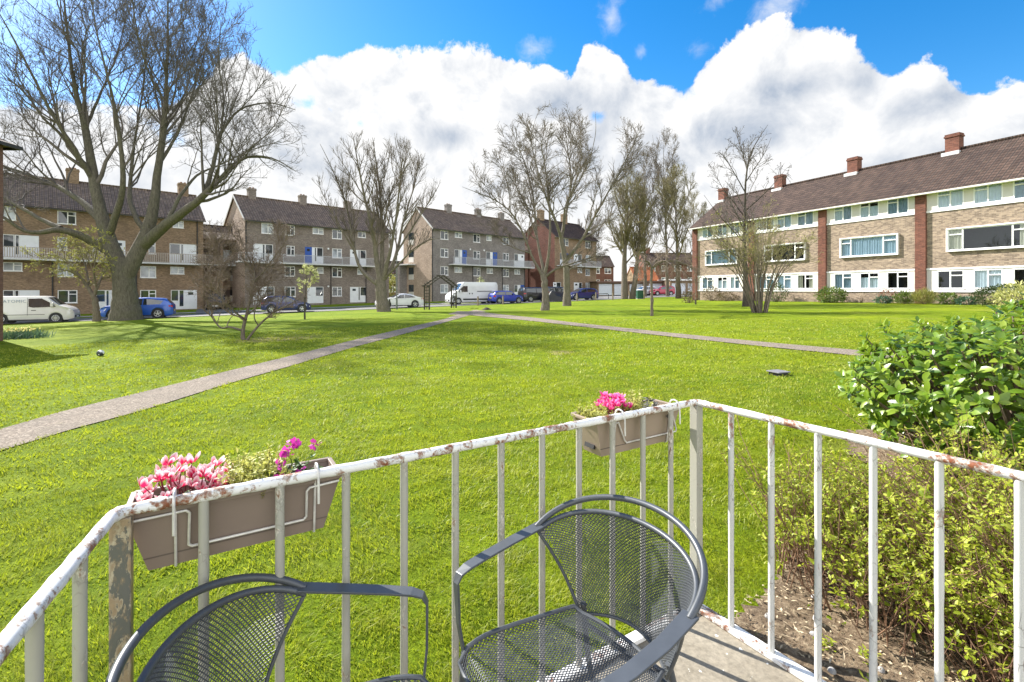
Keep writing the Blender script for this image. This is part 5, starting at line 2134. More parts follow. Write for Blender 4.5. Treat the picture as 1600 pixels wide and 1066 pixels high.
def car(name, label, cat, pos, heading, L, W, prof, belt, wheels, wr, mat, tumble=0.30, side=(), screens=(), rear_plate=True, lamps=True, group='cars and vans parked along the road', lower=None, text=None, extras=None, zf=0.18):
    """x forward, y left; prof = roof line points (x, z); belt = points of the waist; side = window outlines (x, z)"""
    t = thing(name, label, cat, (pos[0], pos[1], gz(pos[0], pos[1]) + 0.035), heading, group)
    hw = W / 2
    px_, pz_ = zip(*prof)
    bx_, bz_ = zip(*belt)
    x0, x1 = -L / 2, L / 2
    n = 72
    X = np.sort(np.concatenate((np.linspace(x0, x1, n), [x0 + .015, x0 + .05, x1 - .015, x1 - .05])))

    def Wd(x):
        e = 0.55
        a = np.clip((x - x0) / e, 0, 1)
        b = np.clip((x1 - x) / e, 0, 1)
        return hw * (0.80 + 0.20 * (1 - (1 - a) ** 2.6)) * (0.78 + 0.22 * (1 - (1 - b) ** 2.4)) / 1.0

    def top(x):
        return np.interp(x, px_, pz_)

    def waist(x):
        return min(np.interp(x, bx_, bz_), top(x) - 0.03)

    def zbot(x):
        z = zf
        ends = max(0, (abs(x) - (L / 2 - 0.35)) / 0.35)
        z += 0.10 * ends
        for w in wheels:
            r = wr + 0.07
            if abs(x - w) < r:
                z = max(z, wr + math.sqrt(r * r - (x - w) ** 2))
        return z

    def side_y(x, z):
        w = Wd(x)
        wz = waist(x)
        if z <= wz:
            s = np.clip((z - zf) / max(0.05, wz - zf), 0, 1)
            return w * (0.955 + 0.045 * math.sin(math.pi * min(1, 0.2 + 0.75 * s)))
        tz = top(x)
        f = (z - wz) / max(0.05, tz - wz)
        wt = w - tumble * (tz - wz)
        return w * 0.975 + (wt - w * 0.975) * f
    vs, fs = [], []
    rings = []
    for x in X:
        zb, wz, tz = zbot(x), waist(x), top(x)
        zb = min(zb, wz - 0.05)
        w = Wd(x)
        half = []
        half.append((0.0, zb))
        half.append((w * 0.9, zb))
        for f in (0.0, 0.12, 0.4, 0.75, 1.0):
            z = zb + 0.02 + (wz - zb - 0.02) * f
            half.append((side_y(x, z) * (0.985 if f == 0 else 1), z))
        for f in (0.5, 0.86):
            z = wz + (tz - wz) * f
            half.append((side_y(x, z), z))
        yt = side_y(x, tz)
        half.append((yt - min(0.06, yt * .1), tz - 0.004))
        half.append((yt * 0.55, tz + 0.016))
        half.append((0.0, tz + 0.022))
        ring = half + [(-y, z) for y, z in half[-2:0:-1]]
        rings.append([(x, y, z) for y, z in ring])
    m = len(rings[0])
    for r in rings:
        vs += r
    for i_ in range(len(rings) - 1):
        for k in range(m):
            k2 = (k + 1) % m
            fs.append((i_ * m + k, i_ * m + k2, (i_ + 1) * m + k2, (i_ + 1) * m + k))
    fs.append(tuple(range(m)))
    fs.append(tuple((len(rings) - 1) * m + k for k in range(m - 1, -1, -1)))
    mb_ = MB()
    mb_.add(vs, fs)
    mb_.build('body', mat, t, smooth=True)

    def patch(nm, outline, mt, parent, off, both=True):
        for s in ((1, -1) if both else (1,)):
            pm = MB()
            # subdivide the outline so it follows the side
            pts = []
            for a, b in zip(outline, outline[1:] + outline[:1]):
                for k in range(4):
                    pts.append((a[0] + (b[0] - a[0]) * k / 4, a[1] + (b[1] - a[1]) * k / 4))
            cxm = sum(p[0] for p in pts) / len(pts)
            czm = sum(p[1] for p in pts) / len(pts)
            v_ = [(p[0], s * (side_y(p[0], p[1]) + off), p[1]) for p in pts] + [(cxm, s * (side_y(cxm, czm) + off), czm)]
            c = len(pts)
            pm.add(v_, [(k, (k + 1) % c, c) if s == -1 else ((k + 1) % c, k, c) for k in range(c)])
            pm.build(nm, mt, parent)
    for o_ in side:
        patch('side_window', o_, M_CARGLASS, t, 0.010)
    for o_, nm, mt in (extras or []):
        patch(nm, o_, mt, t, 0.013)
    for nm, xa, xb, ia, ib in screens:
        v_, f_ = [], []
        for k in range(7):
            x = xa + (xb - xa) * k / 6
            tz = top(x)
            yt = side_y(x, tz) - 0.03
            ins = ia + (ib - ia) * k / 6
            for j in range(7):
                u = -1 + 2 * j / 6
                y = u * (yt - ins)
                dz = 0.03 - 0.02 * u * u if abs(u) < 0.99 else 0.012
                v_.append((x, y, tz + dz))
        for k in range(6):
            for j in range(6):
                f_.append((k * 7 + j, k * 7 + j + 1, k * 7 + j + 8, k * 7 + j + 7))
        pm = MB()
        pm.add(v_, f_)
        pm.build(nm, M_CARGLASS, t, smooth=True)
    for w in wheels:
        for s in (1, -1):
            y = s * (hw - 0.10)
            am = MB()
            am.lathe([(wr + 0.068, -0.10), (wr + 0.068, 0.035)], 24, (w, y + s * 0.0, wr), axis='y')
            am.build('wheel_arch', M_TRIM, t)
            wm = MB()
            pr = [(wr * 0.6, -0.09), (wr * 0.96, -0.10), (wr, -0.05), (wr, 0.06), (wr * 0.95, 0.10), (wr * 0.66, 0.105), (wr * 0.64, 0.085)]
            wm.lathe([(r, h * s) for r, h in pr], 26, (w, y + s * 0.02, wr), axis='y')
            wo = wm.build('wheel', M_TYRE, t, smooth=True)
            rm = MB()
            yy = y + s * 0.02
            rm.lathe([(wr * 0.17, 0.098 * s), (wr * 0.15, 0.112 * s)], 14, (w, yy, wr), axis='y')
            for k in range(10 if name == 'van' else 5):
                nsp = 10 if name == 'van' else 5
                a = 2 * math.pi * k / nsp + 0.3
                rm.bar((w + 0.1 * wr * math.cos(a), yy + s * 0.104, wr + 0.1 * wr * math.sin(a)), (w + 0.62 * wr * math.cos(a), yy + s * 0.104, wr + 0.62 * wr * math.sin(a)), wr * (0.2 if nsp == 5 else 0.13), 0.014, up=(0, 1, 0))
            ring_pts = [(w + 0.64 * wr * math.cos(a), yy + s * 0.10, wr + 0.64 * wr * math.sin(a)) for a in np.linspace(0, 2 * math.pi, 25)[:-1]]
            rm.tube(ring_pts, wr * 0.05, 6, closed=True)
            rm.build('rim', M_RIM, wo)
    # lamps, bumpers, plates
    zb_f = zf + 0.10
    for s in (1, -1):
        xl_ = x1 - 0.22
        o_ = [(x1 - 0.52, waist(x1 - .52) - 0.05), (x1 - 0.12, waist(x1 - .12) - 0.16), (x1 - 0.10, waist(x1 - .12) - 0.27), (x1 - 0.42, waist(x1 - .5) - 0.22)]
        pm = MB()
        c = [(p[0], s * (side_y(p[0], p[1]) + 0.014), p[1]) for p in o_]
        pm.poly(c if s == -1 else c[::-1])
        pm.build('headlight', M_LAMP, t)
        zt_ = waist(x0 + .2) - 0.04
        o_ = [(x0 + 0.03, zt_), (x0 + 0.30, zt_ + 0.01), (x0 + 0.26, zt_ - 0.13), (x0 + 0.02, zt_ - 0.16)]
        c = [(p[0], s * (side_y(p[0], p[1]) + 0.014), p[1]) for p in o_]
        pm = MB()
        pm.poly(c if s == -1 else c[::-1])
        pm.build('tail_light', M_TAIL, t)
        mm = MB()
        xm = (bx_[-1] if False else np.interp(0.5, [0, 1], [0, 1])) * 0 + (max(o[0] for o_2 in side for o in o_2) - 0.18 if side else 0.6)
        zm = np.interp(xm, bx_, bz_) + 0.06
        ym = s * (side_y(xm, zm) + 0.11)
        mm.box(xm - 0.09, xm + 0.07, min(ym - .09, ym + .09), max(ym - .09, ym + .09), zm, zm + (0.30 if name == 'van' else 0.15))
        mm.build('wing_mirror', mat if name != 'van' or 'grey' not in label else mat, t, bevel=0.03)
    w = Wd(x1) * 0.96
    g = MB()
    g.box(x1 - 0.03, x1 + 0.02, -w * 0.8, w * 0.8, zf + 0.16, zf + 0.34)
    g.build('grille', M_TRIM, t, bevel=0.02)
    p = MB()
    p.box(x1 + 0.021, x1 + 0.03, -0.26, 0.26, zf + 0.19, zf + 0.30)
    p.build('number_plate', M_PLATE_W, t)
    p = MB()
    p.box(x0 - 0.02, x0 - 0.006, -0.26, 0.26, zf + 0.38, zf + 0.50)
    p.build('number_plate', M_PLATE_Y, t)
    b = MB()
    for s in (1, -1):
        a = max(wheels[0], wheels[1]) - wr - 0.1
        c = min(wheels[0], wheels[1]) + wr + 0.1
        b.bar((c, s * (side_y(0, zf + 0.05) - 0.006), zf + 0.045), (a, s * (side_y(0, zf + .05) - 0.006), zf + 0.045), 0.03, 0.09)
    b.build('sill_trim', M_TRIM if lower is None else lower, t)
    if text:
        word, tx, tz, size, sd = text
        cu = bpy.data.curves.new('lettering', 'FONT')
        cu.body = word
        cu.size = size
        cu.extrude = 0.004
        cu.space_character = 1.12
        cu.resolution_u = 3
        tmp = bpy.data.objects.new('lettering_curve', cu)
        COL.objects.link(tmp)
        dg = bpy.context.evaluated_depsgraph_get()
        me = bpy.data.meshes.new_from_object(tmp.evaluated_get(dg))
        bpy.data.objects.remove(tmp)
        lo = bpy.data.objects.new('lettering', me)
        COL.objects.link(lo)
        me.materials.append(plain('grey blue lettering', (0.22, 0.27, 0.34), 0.5))
        lo.parent = t
        lo.location = (tx, sd * (side_y(tx + 0.5, tz + .1) + 0.018), tz)
        # follow the lean of the van's side
        lean = math.atan2(side_y(tx + .5, tz) - side_y(tx + .5, tz + size), size)
        lo.rotation_euler = (math.radians(90) - lean, 0, 0) if sd < 0 else (math.radians(90) - lean, 0, math.pi)
    return t


HD = math.atan2(ROAD_D[1], ROAD_D[0])


def along(px, off):
    """point on the road seen at column px, off metres past the near kerb"""
    k = (px - 800) / F
    P = ROAD_P + ROAD_N * off
    s = (k * P[1] - P[0]) / (ROAD_D[0] - k * ROAD_D[1])
    return P + ROAD_D * s


WHITE_VAN = paint('white van paint', (0.66, 0.67, 0.69), 0.0, 0.35)
SILVER_VAN = paint('silver white van paint', (0.62, 0.61, 0.60), 0.15, 0.35)
V_PROF = [(-2.5, 0.9), (-2.47, 1.6), (-2.40, 1.88), (-2.1, 1.95), (0.75, 1.95), (1.0, 1.90), (1.72, 1.27), (2.2, 1.10), (2.42, 0.90), (2.5, 0.62)]
V_BELT = [(-2.5, 1.12), (1.6, 1.12), (2.5, 1.0)]
van_pos = along(52, 1.2)
car('van', 'silver white panel van with faint ATOMIC lettering at the far left kerb', 'van', van_pos, HD + 0.02, 5.0, 1.99, V_PROF, V_BELT, (-1.45, 1.50), 0.33, SILVER_VAN, 0.10,
    side=[[(0.02, 1.20), (0.0, 1.78), (0.72, 1.80), (1.35, 1.36), (1.50, 1.18), (0.25, 1.13)]],
    screens=[('windscreen', 1.06, 1.68, 0.10, 0.02)], text=('ATOMIC', -1.34, 1.50, 0.30, -1),
    extras=[([(-1.9, 0.60), (-1.9, 0.63), (0.9, 0.63), (0.9, 0.60)], 'body_groove', M_TRIM), ([(-0.05, 0.55), (-0.05, 1.85), (-0.03, 1.85), (-0.03, 0.55)], 'door_gap', M_TRIM), ([(0.16, 0.90), (0.16, 0.95), (0.42, 0.95), (0.42, 0.90)], 'door_handle', M_TRIM)])

SUV_PROF = [(-2.35, 0.85), (-2.30, 1.12), (-1.95, 1.50), (-1.7, 1.60), (-0.6, 1.66), (0.15, 1.63), (0.45, 1.55), (1.15, 1.10), (1.9, 1.02), (2.22, 0.88), (2.35, 0.62)]
SUV_BELT = [(-2.35, 1.08), (-1.3, 1.06), (1.2, 0.98), (2.35, 0.85)]
SUV_SIDE = [[(-1.55, 1.14), (-1.72, 1.40), (-1.0, 1.53), (-0.45, 1.56), (-0.42, 1.08)], [(-0.34, 1.08), (-0.36, 1.56), (0.1, 1.54), (0.42, 1.45), (0.98, 1.06)]]
car('car', 'bright blue estate SUV half hidden behind the trunk of the big tree', 'car', along(217, 1.3), HD + math.pi, 4.75, 1.9, SUV_PROF, SUV_BELT, (-1.38, 1.42), 0.37, paint('bright blue car paint', (0.012, 0.085, 0.42)), 0.38, SUV_SIDE,
    screens=[('windscreen', 0.50, 1.12, 0.08, 0.02), ('rear_window', -2.22, -1.95, 0.08, 0.12)])

H_PROF = [(-2.05, 0.70), (-2.03, 0.98), (-1.85, 1.25), (-1.55, 1.44), (-0.5, 1.49), (0.1, 1.46), (0.4, 1.38), (1.05, 0.99), (1.65, 0.90), (1.95, 0.76), (2.05, 0.55)]
H_BELT = [(-2.05, 0.98), (1.05, 0.90), (2.05, 0.76)]
H_SIDE = [[(-1.45, 1.02), (-1.60, 1.24), (-1.1, 1.36), (-0.36, 1.41), (-0.34, 0.97)], [(-0.26, 0.97), (-0.28, 1.41), (0.1, 1.38), (0.38, 1.30), (0.88, 0.94)]]
H_SCR = [('windscreen', 0.44, 1.0, 0.07, 0.02), ('rear_window', -1.95, -1.62, 0.12, 0.08)]
car('car', 'navy blue hatchback parked behind the crooked low tree', 'car', along(447, 1.3), HD, 4.1, 1.76, H_PROF, H_BELT, (-1.22, 1.28), 0.32, paint('navy car paint', (0.010, 0.018, 0.115)), 0.36, H_SIDE, H_SCR)

C_PROF = [(-2.32, 0.75), (-2.30, 0.98), (-2.0, 1.06), (-1.75, 1.08), (-0.95, 1.36), (-0.35, 1.42), (0.1, 1.38), (0.95, 0.98), (1.8, 0.90), (2.2, 0.76), (2.32, 0.52)]
C_BELT = [(-2.32, 1.0), (1.0, 0.90), (2.32, 0.74)]
C_SIDE = [[(-1.45, 1.04), (-0.95, 1.26), (-0.36, 1.34), (-0.34, 0.98)], [(-0.28, 0.98), (-0.29, 1.34), (0.08, 1.29), (0.72, 0.94)]]
car('car', 'white saloon with sloping roof parked between the bare tree and the wooden arch', 'car', along(624, 1.5), HD + math.pi, 4.65, 1.82, C_PROF, C_BELT, (-1.38, 1.45), 0.34, paint('white car paint', (0.68, 0.69, 0.71), 0.0), 0.42, C_SIDE, [('windscreen', 0.15, 0.88, 0.07, 0.02), ('rear_window', -1.65, -1.0, 0.05, 0.1)])

B_PROF = [(-3.0, 0.9), (-2.98, 2.2), (-2.9, 2.44), (-2.7, 2.50), (1.2, 2.52), (1.45, 2.44), (2.15, 1.55), (2.7, 1.18), (2.92, 0.95), (3.0, 0.6)]
B_BELT = [(-3.0, 1.30), (2.0, 1.25), (3.0, 0.98)]
car('van', 'tall white high roof van parked behind the wooden arch', 'van', along(737, 4.4), HD + math.pi, 5.99, 2.05, B_PROF, B_BELT, (-1.95, 2.05), 0.34, WHITE_VAN, 0.07,
    side=[[(0.92, 1.40), (0.92, 2.06), (1.42, 2.06), (1.95, 1.62), (2.02, 1.36)]], screens=[('windscreen', 1.52, 2.12, 0.10, 0.02)],
    extras=[([(-2.5, 1.42), (-2.5, 1.50), (-0.25, 1.50), (-0.25, 1.42)], 'slide_rail', M_TRIM), ([(-2.6, 0.46), (-2.6, 0.64), (1.5, 0.64), (1.5, 0.46)], 'rubbing_strip', M_TRIM),
            ([(2.15, 0.36), (2.25, 0.95), (2.75, 0.85), (2.9, 0.36)], 'front_bumper', plain('grey bumper plastic', (0.07, 0.07, 0.075), 0.6)), ([(0.30, 1.12), (0.30, 1.28), (0.42, 1.28), (0.42, 1.12)], 'door_handle', M_TRIM), ([(0.62, 1.12), (0.62, 1.28), (0.74, 1.28), (0.74, 1.12)], 'door_handle', M_TRIM)])

M_PROF = [(-1.9, 0.62), (-1.88, 0.95), (-1.72, 1.22), (-1.5, 1.38), (-0.5, 1.41), (0.25, 1.39), (0.45, 1.32), (0.85, 1.00), (1.45, 0.93), (1.8, 0.80), (1.9, 0.55)]
M_BELT = [(-1.9, 0.93), (0.9, 0.92), (1.9, 0.78)]
M_SIDE = [[(-1.60, 0.98), (-1.62, 1.20), (-1.4, 1.31), (-0.45, 1.34), (-0.43, 0.96)], [(-0.37, 0.96), (-0.38, 1.34), (0.2, 1.32), (0.42, 1.25), (0.72, 0.96)]]
car('car', 'small royal blue hatchback with paler windows nose right of the tall white van', 'car', along(790, 1.6), HD, 3.85, 1.72, M_PROF, M_BELT, (-1.2, 1.25), 0.31, paint('royal blue car paint', (0.008, 0.030, 0.36)), 0.26, M_SIDE, [('windscreen', 0.48, 0.82, 0.08, 0.03), ('rear_window', -1.80, -1.56, 0.1, 0.1)])
E_PROF = [(-2.2, 0.8), (-2.18, 1.2), (-2.05, 1.6), (-1.8, 1.70), (-0.4, 1.73), (0.35, 1.70), (0.6, 1.60), (1.15, 1.12), (1.8, 1.02), (2.12, 0.86), (2.2, 0.58)]
E_BELT = [(-2.2, 1.10), (1.1, 1.04), (2.2, 0.85)]
E_SIDE = [[(-1.85, 1.16), (-1.85, 1.56), (-0.55, 1.62), (-0.52, 1.10)], [(-0.44, 1.10), (-0.46, 1.62), (0.3, 1.60), (0.55, 1.50), (1.0, 1.10)]]
car('car', 'black estate car with yellow rear plate left of the pale forked trunk', 'car', along(838, 3.0), HD, 4.4, 1.8, E_PROF, E_BELT, (-1.3, 1.38), 0.33, paint('black car paint', (0.010, 0.010, 0.018)), 0.30, E_SIDE, [('windscreen', 0.64, 1.1, 0.08, 0.03), ('rear_window', -2.14, -2.02, 0.12, 0.12)])
car('car', 'dark grey people carrier glimpsed between the two pale trunks', 'car', along(872, 7.0), HD, 4.5, 1.8, E_PROF, E_BELT, (-1.3, 1.38), 0.33, paint('dark grey car paint', (0.045, 0.045, 0.05)), 0.30, E_SIDE, [('windscreen', 0.64, 1.1, 0.08, 0.03)])
car('car', 'dark blue hatchback just right of the second pale trunk', 'car', along(909, 2.6), HD + math.pi - 0.12, 4.1, 1.76, H_PROF, H_BELT, (-1.22, 1.28), 0.32, paint('dark blue car paint', (0.010, 0.020, 0.14)), 0.36, H_SIDE, H_SCR)
car('car', 'small cherry red hatchback in front of the white fronted garages', 'car', (23.6, 75.5), math.pi + 0.15, 3.7, 1.65, H_PROF, H_BELT, (-1.1, 1.15), 0.31, paint('cherry red car paint', (0.36, 0.012, 0.045)), 0.36, H_SIDE, H_SCR)
car('car', 'white car mostly hidden behind the slim ringed trunk beside the red hatchback', 'car', (21.2, 76.8), math.pi + 0.3, 3.9, 1.7, H_PROF, H_BELT, (-1.2, 1.2), 0.31, paint('white car paint', (0.68, 0.69, 0.71), 0.0), 0.36, H_SIDE, H_SCR)
car('car', 'dark car in the shaded passage between the brown and grey brown blocks', 'car', (-32.6, 53.0), math.radians(-62), 4.3, 1.78, E_PROF, E_BELT, (-1.3, 1.38), 0.33, paint('near black car paint', (0.012, 0.013, 0.016)), 0.30, E_SIDE, [('windscreen', 0.64, 1.1, 0.08, 0.03)])

# dark covered hump between the pale trunks
mb = MB()
n1_, n2_ = 14, 9
vs, fs = [], []
for a in range(n1_ + 1):
    u = a / n1_
    h = 1.15 * math.sin(math.pi * min(1, 0.12 + 0.8 * u)) ** 0.7 * (1 - 0.2 * math.cos(u * 9))
    for b in range(n2_ + 1):
        w = -1 + 2 * b / n2_
        vs.append((-0.95 + 1.9 * u, 0.42 * w * (0.8 + 0.2 * math.sin(3 * u)), max(0.0, h * (1 - abs(w) ** 2.6))))
for a in range(n1_):
    for b in range(n2_):
        fs.append((a * (n2_ + 1) + b, (a + 1) * (n2_ + 1) + b, (a + 1) * (n2_ + 1) + b + 1, a * (n2_ + 1) + b + 1))
mb.add(vs, fs)
o = mb.build('covered_motorbike', plain('black cover', (0.014, 0.014, 0.016), 0.5, var=0.3), smooth=True)
p = along(866, 0.7)
o.location = (p[0], p[1], gz(p[0], p[1]))
o.rotation_euler = (0, 0, HD - 0.5)
tag(o, 'dark hump under a black cover between the two pale trunks by the kerb', 'covered bike')

# ------------------------------------------------------------------ street furniture
M_WOODPOST = plain('weathered post wood', (0.21, 0.17, 0.12), 0.9, var=0.3, vscale=9, bumpy=0.4)
M_DARKWOOD = plain('dark stained wood', (0.055, 0.048, 0.036), 0.85, var=0.3, vscale=8)
M_POSTGREY = plain('lamp post paint', (0.13, 0.15, 0.13), 0.6, var=0.2)


def bollard(lab, px, py, h=0.9, r=0.085, mat=None, tilt=0):
    p = gpt(px, py)
    m = MB()
    m.lathe([(r, -0.1), (r, h * 0.86), (r * 0.86, h * 0.88), (r * 0.86, h * 0.92), (r, h * 0.94), (r * 0.9, h * 0.985), (r * 0.4, h)], 12)
    o_ = m.build('bollard', mat or M_WOODPOST, smooth=True)
    o_.location = p
    o_.rotation_euler = (0, tilt, 0)
    tag(o_, lab, 'bollard', 'wooden bollards along the lawn edge')


bollard('short pale wooden bollard at the left foot of the big tree by the blue SUV', 171, 498.5, 0.95, 0.11)
bollard('slim dark bollard in front of the white saloon, left of the lamp post', 608.5, 484, 0.98, 0.085, M_DARKWOOD)
bollard('wooden bollard in front of the rear of the tall white van', 746.7, 478, 0.98)
bollard('pale wooden bollard in front of the small royal blue hatchback', 786, 476, 0.95)
bollard('wooden bollard in front of the dark blue hatchback', 901.5, 471, 1.0)
bollard('wooden bollard at the left end of the low metal barrier', 931, 469.5, 1.0)
bollard('wooden bollard left of the twin trunked tree, right of the low barrier', 957.5, 469.2, 1.0)
bollard('wooden bollard right beside the twin trunked tree', 983.5, 467.8, 1.1)
bollard('wooden bollard right of the green cabinet', 1006.5, 467.5, 1.1)

# low tubular barrier
a = gpt(934, 468.0); b = gpt(951, 467.6)
t = thing('barrier', 'low dark tubular barrier at the entrance to the garages', 'barrier', tuple(a))
m = MB()
m.tube([(0, 0, 0), (0, 0, 0.6), (0.1, 0, 0.72)] + [tuple((b - a) * s + np.array((0, 0, 0.72))) for s in (0.2, 0.5, 0.9)] + [tuple((b - a) + np.array((0, 0, 0.6))), tuple(b - a)], 0.045, 8)
m.build('hoop', plain('dark barrier paint', (0.03, 0.035, 0.04), 0.5), t, smooth=True)

# green cabinet
p = gpt(1000.5, 467.4)
t = thing('utility_cabinet', 'dark green metal cabinet on the lawn edge near the twin trunked tree', 'cabinet', tuple(p), 0.1)
m = MB(); m.box(-0.45, 0.45, -0.25, 0.25, 0.06, 1.02)
m.build('casing', plain('cabinet green', (0.012, 0.075, 0.045), 0.5), t, bevel=0.015)
m = MB(); m.box(-0.48, 0.48, -0.28, 0.28, 1.021, 1.08)
m.build('lid', plain('cabinet green', (0.012, 0.075, 0.045), 0.5), t, bevel=0.01)
m = MB(); m.box(-0.47, 0.47, -0.27, 0.27, -0.1, 0.058)
m.build('plinth', M_CONC, t)
for s in (-1, 1):
    m = MB(); m.box(min(0.012 * s, 0.42 * s), max(0.012 * s, 0.42 * s), -0.262, -0.2505, 0.12, 0.97)
    m.build('door', plain('cabinet door green', (0.015, 0.085, 0.05), 0.5), t)

# lamp post
p = gpt(620, 483.5)
Yl = p[1]
hl = EYE - (396 - HOR) / F * Yl - p[2]
t = thing('lamp_post', 'slim grey street lamp post by the white saloon', 'lamp post', tuple(p))
m = MB()
m.lathe([(0.085, -0.1), (0.085, 0.9), (0.055, 1.0), (0.045, hl - 0.35), (0.04, hl - 0.2)], 12)
m.build('pole', M_POSTGREY, t, smooth=True)
m = MB()
m.lathe([(0.05, hl - 0.22), (0.13, hl - 0.16), (0.15, hl - 0.05), (0.08, hl)], 12)
m.build('lantern', plain('lantern', (0.35, 0.36, 0.36), 0.4), t, smooth=True)

# wooden garden arch with gabled top
pl, pr = gpt(667, 484.0), gpt(709, 481.3)
c = (pl + pr) / 2
ax = (pr - pl)[:2]
wid = np.linalg.norm(ax)
rotz = math.atan2(ax[1], ax[0])
Hh = 2.12
t = thing('garden_arch', 'dark wooden trellis arch with gabled top at the end of the path', 'arch', tuple(c), rotz)
dp = 0.62
for sx in (-1, 1):
    m = MB()
    for sy in (-1, 1):
        m.box(sx * wid / 2 - 0.05, sx * wid / 2 + 0.05, sy * dp / 2 - 0.045, sy * dp / 2 + 0.045, -0.1, Hh)
    m.build('posts', M_DARKWOOD, t)
    m = MB()
    for k in range(7):
        z = 0.25 + k * 0.28
        m.box(sx * wid / 2 - 0.02, sx * wid / 2 + 0.02, -dp / 2 + 0.046, dp / 2 - 0.046, z, z + 0.05)
    m.box(sx * wid / 2 - 0.018, sx * wid / 2 + 0.018, -0.025, 0.025, 0, Hh - 0.04)
    m.build('trellis_side', M_DARKWOOD, t)
    m = MB()
    for sy in (-1, 1):
        m.bar((sx * (wid / 2 + 0.22), sy * dp / 2, Hh - 0.10), (0.0, sy * dp / 2, Hh + 0.92), 0.06, 0.10)
    m.build('rafters', M_DARKWOOD, t)
    m = MB()
    for k in range(7):
        s = k / 6.5
        x = sx * (wid / 2 + 0.22) * (1 - s)
        z = Hh - 0.10 + 1.02 * s
        m.bar((x, -dp / 2 - 0.15, z + 0.085), (x, dp / 2 + 0.15, z + 0.085), 0.05, 0.045)
    m.build('roof_slats', M_DARKWOOD, t)

# globe on the left lawn, flat cover on the near lawn, molehill
p = gpt(157, 557)
mb = MB()
mb.lathe([(0.012, 0.0), (0.06, 0.014), (0.09, 0.06), (0.094, 0.09), (0.08, 0.14), (0.04, 0.175), (0.01, 0.184)], 18)
o = mb.build('ball', None, smooth=True)
o.data.materials.clear()
nt = NT('black and white ball')
vv = nt.n('ShaderNodeTexVoronoi'); vv.inputs['Scale'].default_value = 8
nt.l(nt.coord(), vv.inputs['Vector'])
o.data.materials.append(nt.done(nt.principled(nt.ramp(vv.outputs['Distance'], [(0.34, (0.75, 0.75, 0.72)), (0.36, (0.02, 0.03, 0.03))]), 0.5)))
o.location = p
tag(o, 'small black and white ball lying on the left lawn', 'ball')

p = gpt(1216, 586)
t = thing('drain_cover', 'grey slab cover raised on a dark frame in the near lawn', 'cover', tuple(p), 0.35)
m = MB(); m.box(-0.14, 0.14, -0.13, 0.13, 0.05, 0.072)
m.build('slab', plain('grey slab', (0.17, 0.165, 0.18), 0.7, var=0.2, vscale=10), t, bevel=0.006)
m = MB(); m.box(-0.11, 0.11, -0.10, 0.10, -0.03, 0.049)
m.build('frame', M_DARKIN, t)

p = gpt(760, 484.2)
mb = MB()
vs, fs = [], []
for a in range(7):
    r = a / 6
    for b in range(14):
        an = 2 * math.pi * b / 14
        rr = r * 0.45 * (1 + 0.18 * math.sin(3 * an + 1) + 0.08 * math.sin(7 * an))
        vs.append((rr * math.cos(an), rr * math.sin(an) * 0.8, 0.2 * (1 - r ** 1.6) + 0.02 * math.sin(5 * an + a)))
for a in range(6):
    for b in range(14):
        fs.append((a * 14 + b, (a + 1) * 14 + b, (a + 1) * 14 + (b + 1) % 14, a * 14 + (b + 1) % 14))
mb.add(vs, fs)
o = mb.build('molehill', plain('dark soil', (0.04, 0.028, 0.02), 0.95, var=0.4, vscale=14, bumpy=0.8), smooth=True)
o.location = (p[0], p[1], p[2] - 0.02)
tag(o, 'dark heap of soil on the grass near the meeting of the paths', 'molehill')

# ------------------------------------------------------------------ trees
trg = np.random.default_rng(5)


def resample(P, R, m):
    P = np.asarray(P, float)
    R = np.asarray(R, float)
    d = np.concatenate(([0], np.cumsum(np.linalg.norm(np.diff(P, axis=0), axis=1))))
    # smooth by Catmull-Rom
    s = np.linspace(0, d[-1], m)
    out = np.stack([np.interp(s, d, P[:, k]) for k in range(3)], -1)
    for _ in range(2):
        out[1:-1] = 0.25 * out[:-2] + 0.5 * out[1:-1] + 0.25 * out[2:]
    return out, np.interp(s, d, R)


def inside(env, P):
    r = np.zeros(len(P), bool)
    for c, q in env:
        r |= (((P - np.array(c)) / np.array(q)) ** 2).sum(1) < 1
    return r


